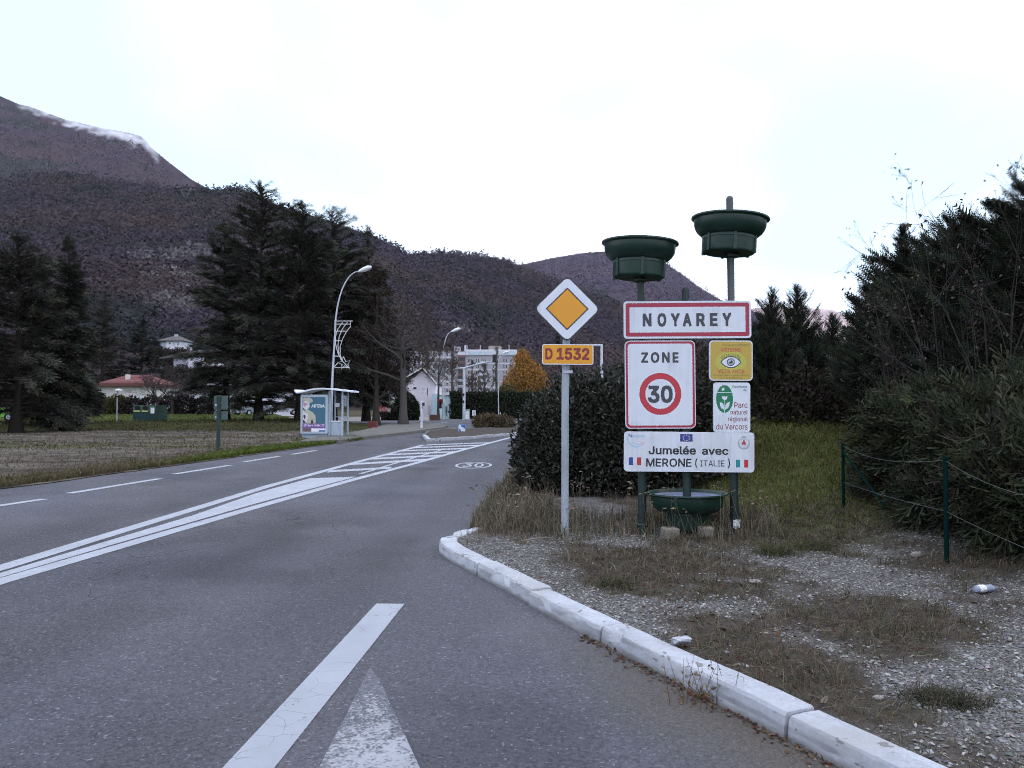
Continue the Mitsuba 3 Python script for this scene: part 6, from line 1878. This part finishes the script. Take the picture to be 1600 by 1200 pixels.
# pylon on the hill shoulder
mat('pylon_steel', [0.12, 0.12, 0.14], 0.7)
k = thing('power_pylon', 'lattice power pylon on the wooded hill', 'pylon')
PY = 1180
q = at(290, 320, PY)
hh = PY * 24 / FOC
mb = []
for sx in (-1, 1):
    for sy in (-1, 1):
        mb.append(((q[0] + sx * 4.2, PY + sy * 3, q[2] - 6), (q[0] + sx * 2.2, PY + sy * 1.5, q[2] + hh * 0.55)))
        mb.append(((q[0] + sx * 2.2, PY + sy * 1.5, q[2] + hh * 0.55), (q[0] + sx * 7.0, PY, q[2] + hh)))
for a, b in mb:
    part(k, 'leg', MB().tube([a, b], 0.24, 4).mesh, 'pylon_steel')
for zf_, w_ in ((0.72, 4.5), (1.0, 8.5)):
    part(k, 'cross_arm', MB().tube([[q[0] - w_, PY, q[2] + hh * zf_], [q[0] + w_, PY, q[2] + hh * zf_]], 0.24, 4).mesh, 'pylon_steel')

# ------------------------------------------------------------------ parked cars
mat('tyre', [0.012, 0.012, 0.013], 0.8)


def car(label, px, dep, z0, paint, length=4.1, width=1.7, height=1.5, yaw=0.0, van=False):
    k = thing('parked_car', label, 'car', 'cars parked behind the conifers')
    b = at(px, 640, dep)
    L, W, H = length, width, height
    side = [(-L / 2, 0.32), (-L / 2 + 0.02, 0.75), (-L / 2 + 0.3, 0.86), (-L * 0.22, 0.93), (L * 0.40, 0.95), (L / 2 - 0.03, 0.85), (L / 2, 0.35)]
    if van:
        side = [(-L / 2, 0.32), (-L / 2 + 0.02, 0.8), (-L / 2 + 0.5, 1.0), (-L * 0.25, H), (L / 2 - 0.05, H), (L / 2, 0.35)]
    m = trimesh.creation.extrude_polygon(Polygon(side), W, engine='earcut')
    tr = lambda v: turn((np.column_stack([v[:, 0] + b[0], v[:, 2] - W / 2 + dep, v[:, 1] + z0]), np.array([[0, 1, 2]])), yaw, (b[0], dep))[0]
    part(k, 'body', (tr(np.array(m.vertices)), np.array(m.faces)[:, ::-1]), paint)
    if not van:
        roof = np.array([[x, y, z] for (x, y) in ((-L * 0.24, 0.9), (L * 0.43, 0.92)) for z in (0.05, W - 0.05)] + [[x, y, z] for (x, y) in ((-L * 0.10, H), (L * 0.30, H)) for z in (0.22, W - 0.22)])
        hm = trimesh.convex.convex_hull(roof)
        part(k, 'cabin', (tr(np.array(hm.vertices)), np.array(hm.faces)[:, ::-1]), 'window_dark')
        rm = bevel_box([-L * 0.11, H - 0.04, 0.2], [L * 0.31, H + 0.03, W - 0.2], 0.02)
        part(k, 'roof', (tr(np.array(rm.vertices)), np.array(rm.faces)[:, ::-1]), paint)
    else:
        for x0_, x1_ in ((-L * 0.24, -L * 0.06), (-L * 0.03, L * 0.2), (L * 0.23, L * 0.45)):
            rm = trimesh.creation.box(extents=[x1_ - x0_, 0.5, W + 0.02])
            v = np.array(rm.vertices) + [(x0_ + x1_) / 2, H - 0.42, W / 2]
            part(k, 'side_window', (tr(v), np.array(rm.faces)[:, ::-1]), 'window_dark')
    for sx in (-0.30, 0.31):
        for zz in (0.02, W - 0.02):
            c = tr(np.array([[sx * L, 0.31, zz - 0.1], [sx * L, 0.31, zz + 0.1]]))
            w = part(k, 'wheel', MB().tube(c, 0.31, 16).mesh, 'tyre', smooth=40)
            part(w, 'rim', MB().tube([c[0] + (c[0] - c[1]) * 0.02, c[0] + (c[1] - c[0]) * 0.05], 0.18, 10).mesh, 'galvanised')
    for zz in (0.25, W - 0.25):
        c = tr(np.array([[-L / 2 - 0.02, 0.68, zz - 0.15], [-L / 2 + 0.1, 0.78, zz + 0.15]]))
        lo, hi = np.minimum(c[0], c[1]), np.maximum(c[0], c[1])
        part(k, 'headlight', MB().box(lo, hi).mesh, 'pale_lid')
    return k


mat('car_white', [0.40, 0.42, 0.48], 0.3, spec=0.5)
mat('car_silver', [0.24, 0.26, 0.31], 0.3, 0.3)
mat('car_green', [0.16, 0.50, 0.07], 0.3)
mat('car_grey', [0.16, 0.17, 0.20], 0.3, 0.2)
car('bright lime green car cut off by the left picture edge', -8, 60, 0.42, 'car_green', yaw=10)
for i, (px, dep, paint, yaw, van, lab) in enumerate(((290, 97, 'car_white', 0, False, 'white parked car behind the bare tree right of the recycling containers'), (318, 98, 'car_white', 15, True, 'white parked van left of the sign seen from behind'),
                                                 (394, 86, 'car_silver', 60, False, 'silver parked car seen between two conifer trunks'), (368, 96, 'car_white', 0, True, 'white parked van right of the sign seen from behind'),
                                                 (180, 94, 'car_silver', 0, False, 'silver car behind the left end of the low hedge'), (205, 95, 'car_white', 0, False, 'white car behind the middle of the low hedge'),
                                                 (440, 92, 'car_white', 20, False, 'white car behind the tree trunk left of the shelter'), (262, 97, 'car_silver', 0, False, 'silver car behind the two bare trees'))):
    b = at(px, 640, dep)
    z0 = float(field_z(b[0], dep))
    car(lab, px, dep, z0, paint, yaw=yaw, van=van, height=1.5 if not van else 1.95, length=4.1 if not van else 4.8)
# pale kerb line of the car park behind the conifers
a, b = at(430, 640, 84), at(606, 640, 90)
struct('car_park_kerb', MB().box([a[0], 85.0, 0.0], [b[0], 85.3, 0.42]).mesh, 'wall_cream')

# ------------------------------------------------------------------ ground cover
def blades(P, h, w, rng, lean=0.5, col=None, head=0.0):
    """bent grass blades, three faces each"""
    n = len(P)
    a = rng.random(n) * 2 * np.pi
    side = np.stack([np.cos(a), np.sin(a), 0 * a], 1) * (np.asarray(w) / 2)[:, None]
    b = rng.random(n) * 2 * np.pi
    l1 = (np.asarray(h) * lean * rng.random(n))[:, None] * np.stack([np.cos(b), np.sin(b), 0 * b], 1)
    up = np.stack([0 * a, 0 * a, np.asarray(h)], 1)
    mid = P + up * 0.6 + l1 * 0.35
    tip = P + up * (1 - 0.25 * rng.random(n))[:, None] + l1 * 1.2
    v = np.stack([P - side, P + side, mid + side * 0.8, mid - side * 0.8, tip], 1).reshape(-1, 3)
    f = np.array([[0, 1, 2], [0, 2, 3], [3, 2, 4]])
    f = (f[None] + (np.arange(n) * 5)[:, None, None]).reshape(-1, 3)
    return v, f, np.repeat(col, 5, 0)


def join(parts):
    off = np.cumsum([0] + [len(p[0]) for p in parts])
    return np.vstack([p[0] for p in parts]), np.vstack([p[1] + o for p, o in zip(parts, off)]), np.vstack([p[2] for p in parts])


def stuff(name, label, parts, bsdf='foliage'):
    v, f, c = join(parts)
    k = put(numbered(name), (v, f), bsdf, color=c)
    labels[k] = {'kind': 'stuff', 'label': label}
    return k


def mask_np(x, y):
    return gravel_mask(x, y, lambda a, b, c=0.0: nz(a, b, c)) + VERGE_BIAS(x, y, np.minimum, np.maximum)


def verge_points(n, rng, y0, y1, x1, dens):
    """points on the verge, thicker towards the camera, kept with probability dens(x, y)"""
    y = y0 + (y1 - y0) * rng.random(n) ** 1.25
    e = edge_x(y) + np.where(y < 9.5, 0.20, 0.05)
    x = e + (x1 - e) * rng.random(n)
    vis = (np.abs(x) < 0.70 * y + 0.6)
    keep = vis & (rng.random(n) < dens(x, y))
    x, y = x[keep], y[keep]
    return np.column_stack([x, y, verge_z(x, y)])


rng = np.random.default_rng(71)
# loose gravel
P = verge_points(60000, rng, 2.4, 10.5, 6.0, lambda x, y: np.clip((mask_np(x, y) - 0.42) / 0.10, 0.02, 1))[:16000]
octa = trimesh.convex.convex_hull(np.array([[1, 0.1, 0], [-1, -0.1, 0.1], [0.1, 1, 0], [-0.1, -1, 0.1], [0.2, 0.1, 1], [0, 0, -1.0]]))
tv = np.array(octa.vertices) * [1.0, 0.72, 0.42]
n = len(P)
M = frames(np.column_stack([rng.normal(size=(n, 2)), 0.25 * rng.normal(size=n)]), rng, np.column_stack([0.3 * rng.normal(size=(n, 2)), np.ones(n)]))
sz = 0.0068 + 0.013 * rng.random(n) ** 2.6
g = 0.10 + 0.28 * rng.random((n, 1)) ** 1.4
stuff('gravel', 'pale loose gravel on the verge', [scatter(tv, np.array(octa.faces), M, sz, P + np.column_stack([0 * sz, 0 * sz, sz * 0.25]), g * np.array([1.0, 0.985, 0.985]) * (1 + 0.05 * rng.normal(size=(n, 3))))])

# dry weeds, brown and straw coloured, with some green at their feet
TAN, BRN, GRN, RED = (0.160, 0.138, 0.104), (0.078, 0.065, 0.053), (0.060, 0.067, 0.028), (0.085, 0.038, 0.030)


def mixed(n, rng, w):
    base = np.array([TAN, BRN, GRN, RED])[rng.choice(4, n, p=w)]
    return np.clip(base * (1 + 0.3 * rng.normal(size=(n, 1))) * (1 + 0.08 * rng.normal(size=(n, 3))), 0.01, 0.5)


# clumps: pick centres, spread blades round each
def clumps(n, per, spread, h, w, wts, y0, y1, x1, dens, lean, rng, bias=0.0):
    C = verge_points(n, rng, y0, y1, x1, dens)
    k = np.repeat(np.arange(len(C)), per)
    P = C[k].copy()
    P[:, :2] += rng.normal(size=(len(P), 2)) * spread * (0.5 + rng.random(len(C))[k][:, None])
    ok = P[:, 0] > edge_x(P[:, 1]) + np.where(P[:, 1] < 9.6, 0.17, 0.0)
    P, k = P[ok], k[ok]
    P[:, 2] = verge_z(P[:, 0], P[:, 1]) - 0.004
    s = (0.45 + 0.8 * rng.random(len(C)))[k]
    tintc = mixed(len(C), rng, wts)[k]
    c = 0.55 * mixed(len(P), rng, wts) + 0.45 * tintc
    ww = w * (0.6 + 0.7 * rng.random(len(P))) * np.clip(P[:, 1] / 6.0, 0.6, 2.5)
    return blades(P, h * s * (0.5 + 0.7 * rng.random(len(P))), ww, rng, lean, c)


weed = lambda x, y: np.clip((0.57 - mask_np(x, y)) / 0.24, 0.05, 1) * (1 - 0.75 * sst(9.0, 12.5, y) * sst(2.0, 4.0, x))
W0 = (0.38, 0.44, 0.12, 0.06)
stuff('dry_grass', 'dry brown and straw coloured weeds on the verge', [
    clumps(8200, 12, 0.050, 0.062, 0.0042, W0, 2.3, 11.5, 6.2, weed, 2.3, rng),
    clumps(1100, 11, 0.03, 0.13, 0.0042, (0.5, 0.34, 0.12, 0.04), 3.2, 12.5, 5.0, lambda x, y: weed(x, y) * 0.8, 0.8, rng),
    clumps(330, 40, 0.075, 0.10, 0.0055, (0.22, 0.26, 0.52, 0.0), 2.6, 11.0, 6.0, lambda x, y: weed(x, y) * 0.7, 0.9, rng)])
# dead straws lying flat
Q = verge_points(20000, rng, 2.3, 11.0, 6.0, lambda x, y: np.clip(weed(x, y) * 0.8 + 0.12, 0, 1))
n = len(Q)
a_ = rng.random(n) * 2 * np.pi
ln = 0.025 + 0.075 * rng.random(n) ** 2
dv = np.column_stack([np.cos(a_), np.sin(a_), 0.25 * rng.normal(size=n)]) * ln[:, None]
Q[:, 2] += 0.004 + 0.012 * rng.random(n)
sv, sf = segs(Q, Q + dv, np.full(n, 0.0017), np.full(n, 0.0010))
stuff('straw_litter', 'flat lying dead straw and twigs among the gravel', [(sv, sf, np.repeat(mixed(n, rng, (0.5, 0.42, 0.03, 0.05)), 6, 0))])
# tall straw along the carriageway edge and round the posts
tall = lambda x, y: np.clip(1.2 - 1.5 * np.abs(x - edge_x(y) - 0.35), 0, 1) * (y > 10.2)
posty = lambda x, y: np.exp(-((y - 9.75) / 0.55) ** 2) * ((x > -0.2) & (x < 3.0))
stuff('tall_grass', 'tall straw coloured grass along the road edge and round the sign posts', [
    clumps(1100, 18, 0.05, 0.26, 0.0050, (0.66, 0.22, 0.12, 0.0), 10.2, 22.0, 3.0, tall, 0.7, rng),
    clumps(900, 11, 0.05, 0.26, 0.0042, (0.52, 0.34, 0.14, 0.0), 8.6, 11.0, 3.2, posty, 0.7, rng),
    clumps(140, 12, 0.05, 0.2, 0.0045, (0.55, 0.33, 0.12, 0.0), 8.7, 9.6, 2.6, lambda x, y: 0.6 + 0 * x, 0.7, rng),
    clumps(300, 12, 0.06, 0.17, 0.0045, (0.5, 0.3, 0.2, 0.0), 9.3, 12.6, 0.6, lambda x, y: 0.9 + 0 * x, 0.8, rng)])
# seed heads nodding in front of the bowl
C = verge_points(900, rng, 8.7, 10.4, 3.0, lambda x, y: 0.16 + 0 * x)
n = len(C)
hh = 0.28 + 0.30 * rng.random(n)
tip = C + np.column_stack([0.10 * rng.normal(size=n), 0.06 * rng.normal(size=n), hh])
sv, sf = segs(C - [0, 0, 0.02], tip, np.full(n, 0.0016), np.full(n, 0.0012))
hd = frames(np.column_stack([rng.normal(size=n), 0.5 * rng.normal(size=n), -0.1 + 0.4 * rng.random(n)]), rng)
stuff('seed_heads', 'nodding dry seed heads in front of the planter posts', [(sv, sf, np.repeat(tint(TAN, n, rng, 0.2), 6, 0)), scatter(LEAF[0] * [1, 0.7, 1], LEAF[1], hd, 0.055 * (0.6 + 0.7 * rng.random(n)), tip, tint((0.21, 0.18, 0.14), n, rng, 0.2))])
# green grass of the bank
y = 9.0 + 13.5 * rng.random(48000) ** 0.9
x = 1.6 + 9.5 * rng.random(48000)
kp = (rng.random(48000) < sst(9.3, 12.0, y + nz(x * 1.1, y * 1.1, 7) * 1.2) * sst(1.8, 3.4, x)) & (np.abs(x) < 0.66 * y + 0.3)
x, y = x[kp], y[kp]
P = np.column_stack([x, y, verge_z(x, y) - 0.005])
patchy = np.clip((meshkit.fbm(np.column_stack([x * 0.8, y * 0.8, 0 * x]), 3) - 0.35) / 0.3, 0, 1)[:, None]
c = (np.array([0.078, 0.080, 0.026]) * (1 - patchy) + np.array([0.095, 0.105, 0.030]) * patchy) * (1 + 0.22 * rng.normal(size=(len(x), 1)).clip(-2, 2))
dead = rng.random(len(x)) < 0.2
c[dead] = tint((0.13, 0.115, 0.065), int(dead.sum()), rng)
stuff('grass', 'short olive green grass on the bank', [blades(P, 0.07 + 0.07 * rng.random(len(x)), 0.008 * np.clip(y / 9, 1, 2.4), rng, 1.3, np.clip(c, 0.01, 0.5))])
# fallen leaves, thickest along the weeds and in the gutter
CURL = (np.array([[0, 0, 0], [0.3, 0.30, 0.10], [0.75, 0.24, 0.14], [1.0, 0, 0.02], [0.75, -0.24, 0.12], [0.3, -0.30, 0.12], [0.5, 0, -0.02]]), np.array([[6, 0, 5], [6, 5, 4], [6, 4, 3], [6, 3, 2], [6, 2, 1], [6, 1, 0]]))
Pa = verge_points(4200, rng, 2.5, 12.0, 5.2, lambda x, y: weed(x, y) * np.clip(nz(x * 1.3, y * 1.3, 12) * 1.5 - 0.35 + 0.7 * np.exp(-((x - 1.45) / 0.5) ** 2 - ((y - 5.9) / 0.9) ** 2), 0.08, 1))
s = 4.8 * rng.random(900) ** 0.9
gl = np.array([kl.interpolate(1.0 + q).coords[0] for q in s])
Pb = np.column_stack([gl - np.abs(rng.normal(size=(900, 2))) * [0.05, 0.02], np.full(900, 0.003)])
P = np.vstack([Pa, Pb])
n = len(P)
lt = np.array([(0.085, 0.050, 0.036), (0.115, 0.085, 0.058), (0.080, 0.030, 0.026), (0.050, 0.037, 0.029), (0.14, 0.12, 0.095)])[rng.choice(5, n, p=(0.3, 0.25, 0.15, 0.2, 0.1))]
M = frames(np.column_stack([rng.normal(size=(n, 2)), 0.3 * rng.normal(size=n)]), rng, np.column_stack([0.45 * rng.normal(size=(n, 2)), np.ones(n)]))
stuff('fallen_leaves', 'curled brown and reddish fallen leaves on the verge and in the gutter', [scatter(CURL[0], CURL[1], M, np.where(np.arange(n) < len(Pa), 0.022 + 0.034 * rng.random(n), 0.010 + 0.026 * rng.random(n) ** 2), P + [0, 0, 0.006], np.clip(lt * (1 + 0.25 * rng.normal(size=(n, 1))), 0.01, 0.4))])
# single things in the near verge
for (px, py, lab, tone, nn, hh_, sp) in ((1478, 1088, 'low dark green heather like weed in the near gravel', (0.048, 0.050, 0.036), 900, 0.06, 0.085), (1211, 858, 'green grass tuft at the edge of the gravel, right of the planter posts', (0.070, 0.078, 0.034), 420, 0.13, 0.12),
                                         (1270, 850, 'second green grass tuft further right by the bank', (0.062, 0.068, 0.034), 320, 0.11, 0.12), (960, 905, 'small green tuft in the middle of the weeds', (0.065, 0.072, 0.032), 200, 0.08, 0.09)):
    c = G(px, py, 0.12)
    k = thing('weed_clump', lab, 'weed')
    P = np.column_stack([c[0] + rng.normal(size=nn) * sp, c[1] + rng.normal(size=nn) * sp * 0.8, np.zeros(nn)])
    P[:, 2] = verge_z(P[:, 0], P[:, 1])
    q = blades(P, hh_ * (0.6 + 0.6 * rng.random(nn)), np.full(nn, 0.0048), rng, 2.0, np.where(rng.random((nn, 1)) < 0.3, tint(BRN, nn, rng), tint(tone, nn, rng)))
    scene[k] = mikit.ply((q[0], q[1]), 'foliage', color=q[2])
k = thing('dry_weed', 'thin dry reddish weed growing out of the gutter by the kerb', 'weed')
c = G(1102, 1095, 0.0)
n = 26
b0 = np.column_stack([c[0] - 0.03 + 0.09 * rng.normal(size=n), c[1] + 0.06 * rng.normal(size=n), np.zeros(n)])
tp = b0 + np.column_stack([0.06 * rng.normal(size=n), 0.05 * rng.normal(size=n), 0.08 + 0.16 * rng.random(n)])
sv, sf = segs(b0, tp, np.full(n, 0.002), np.full(n, 0.001))
q = join([(sv, sf, np.repeat(tint((0.10, 0.055, 0.036), n, rng), 6, 0)), scatter(LEAF[0], LEAF[1], frames(rng.normal(size=(n * 3, 3)), rng), 0.03, np.repeat(b0, 3, 0) + (np.repeat(tp - b0, 3, 0)) * rng.random((n * 3, 1)), tint((0.12, 0.085, 0.045), n * 3, rng))])
scene[k] = mikit.ply((q[0], q[1]), 'foliage', color=q[2])
for (px, py, L, ang, lab) in ((905, 829, 0.30, 15, 'short pale stick leaning beside the priority sign post'), (840, 846, 0.34, 4, 'thin stick lying left of the priority sign post')):
    c = G(px, py, 0.1)
    z = float(verge_z(c[0], c[1])) + 0.02
    a = math.radians(ang)
    k = thing('stick', lab, 'stick')
    scene[k] = mikit.ply(MB().tube([[c[0] - L / 2 * math.cos(a), c[1] - 0.05, z], [c[0], c[1], z + 0.02], [c[0] + L / 2 * math.cos(a), c[1] + 0.06, z + L * 0.4 * math.sin(a) + 0.01]], [0.010, 0.009, 0.006], 6).mesh, mat('dead_wood', [0.17, 0.14, 0.11], 0.9), smooth=True)

# left of the road: green strip, stubble
rng = np.random.default_rng(72)
n = 38000
y = 10.5 + 34 * rng.random(n) ** 1.1
d = 0.12 + 2.2 * rng.random(n) ** 1.7 * np.clip(0.55 + y / 45, 0, 1.3)
x = left_x(y) - d
kp = (x > -0.66 * y - 0.4) & (rng.random(n) < np.clip(1.25 - d / 2.0 - 0.35 * nz(x * 0.9, y * 0.9, 4), 0, 1))
x, y = x[kp], y[kp]
gm = np.clip((nz(x * 0.6, y * 0.35, 8) - 0.3) / 0.35, 0, 1)[:, None] * sst(13, 26, y)[:, None]
c = np.array([0.095, 0.080, 0.050]) * (1 - gm) + np.array([0.078, 0.105, 0.026]) * gm
stuff('roadside_grass', 'ragged green and dry grass strip along the left road edge', [blades(np.column_stack([x, y, field_z(x, y) - 0.01]), (0.06 + 0.12 * rng.random(len(x))), 0.011 * np.clip(y / 14, 1, 2.6), rng, 1.0, np.clip(c * (1 + 0.25 * rng.normal(size=(len(x), 1))), 0.01, 0.5))])
n = 40000
y = 11 + 41 * rng.random(n) ** 1.15
x = left_x(y) - 1.0 - (0.66 * y - 4) * rng.random(n)
kp = (x > -0.66 * y - 0.5) & (rng.random(n) < 0.25 + 0.75 * (nz(x * 0.25, y * 2.6, 1) > 0.5))
x, y = x[kp], y[kp]
c = np.where((nz(x * 0.22 + 2, y * 0.3, 9) > 0.62)[:, None], np.array([0.075, 0.080, 0.034]), np.array([0.145, 0.127, 0.104]))
stuff('stubble', 'short pale stubble in rows on the mown field', [blades(np.column_stack([x, y, field_z(x, y) - 0.01]), 0.04 + 0.09 * rng.random(len(x)) ** 2, 0.012 * np.clip(y / 14, 1, 3), rng, 1.6, np.clip(c * (0.75 + 0.3 * rng.normal(size=(len(x), 1)).clip(-1.5, 2)), 0.012, 0.5))])
n = 20000
y = 50 + 34 * rng.random(n)
x = -12.0 - 50 * rng.random(n)
kp = x < left_x(y) - 0.2
x, y = x[kp], y[kp]
g_ = sst(60, 67, y)[:, None]
c = np.array([0.050, 0.046, 0.026]) * (1 - g_) + np.array([0.080, 0.098, 0.034]) * g_
stuff('lawn_grass', 'dull green lawn grass under the conifers', [blades(np.column_stack([x, y, field_z(x, y) - 0.02]), 0.08 + 0.12 * rng.random(len(x)), np.full(len(x), 0.05), rng, 1.5, np.clip(c * (1 + 0.3 * rng.normal(size=(len(x), 1))), 0.01, 0.5))])
# weeds on the island edge and along the shelter kerb
P = np.column_stack([rng.uniform(-3.9, -1.2, 700), 0 * np.zeros(700), np.full(700, 0.0)])
P[:, 1] = 38.8 + (P[:, 0] + 3.9) * 0.95 + rng.normal(size=700) * 0.08
stuff('island_weeds', 'low weeds along the foot of the island kerb', [blades(P, 0.06 + 0.08 * rng.random(700), np.full(700, 0.03), rng, 1.2, mixed(700, rng, (0.3, 0.3, 0.4, 0.0)))])
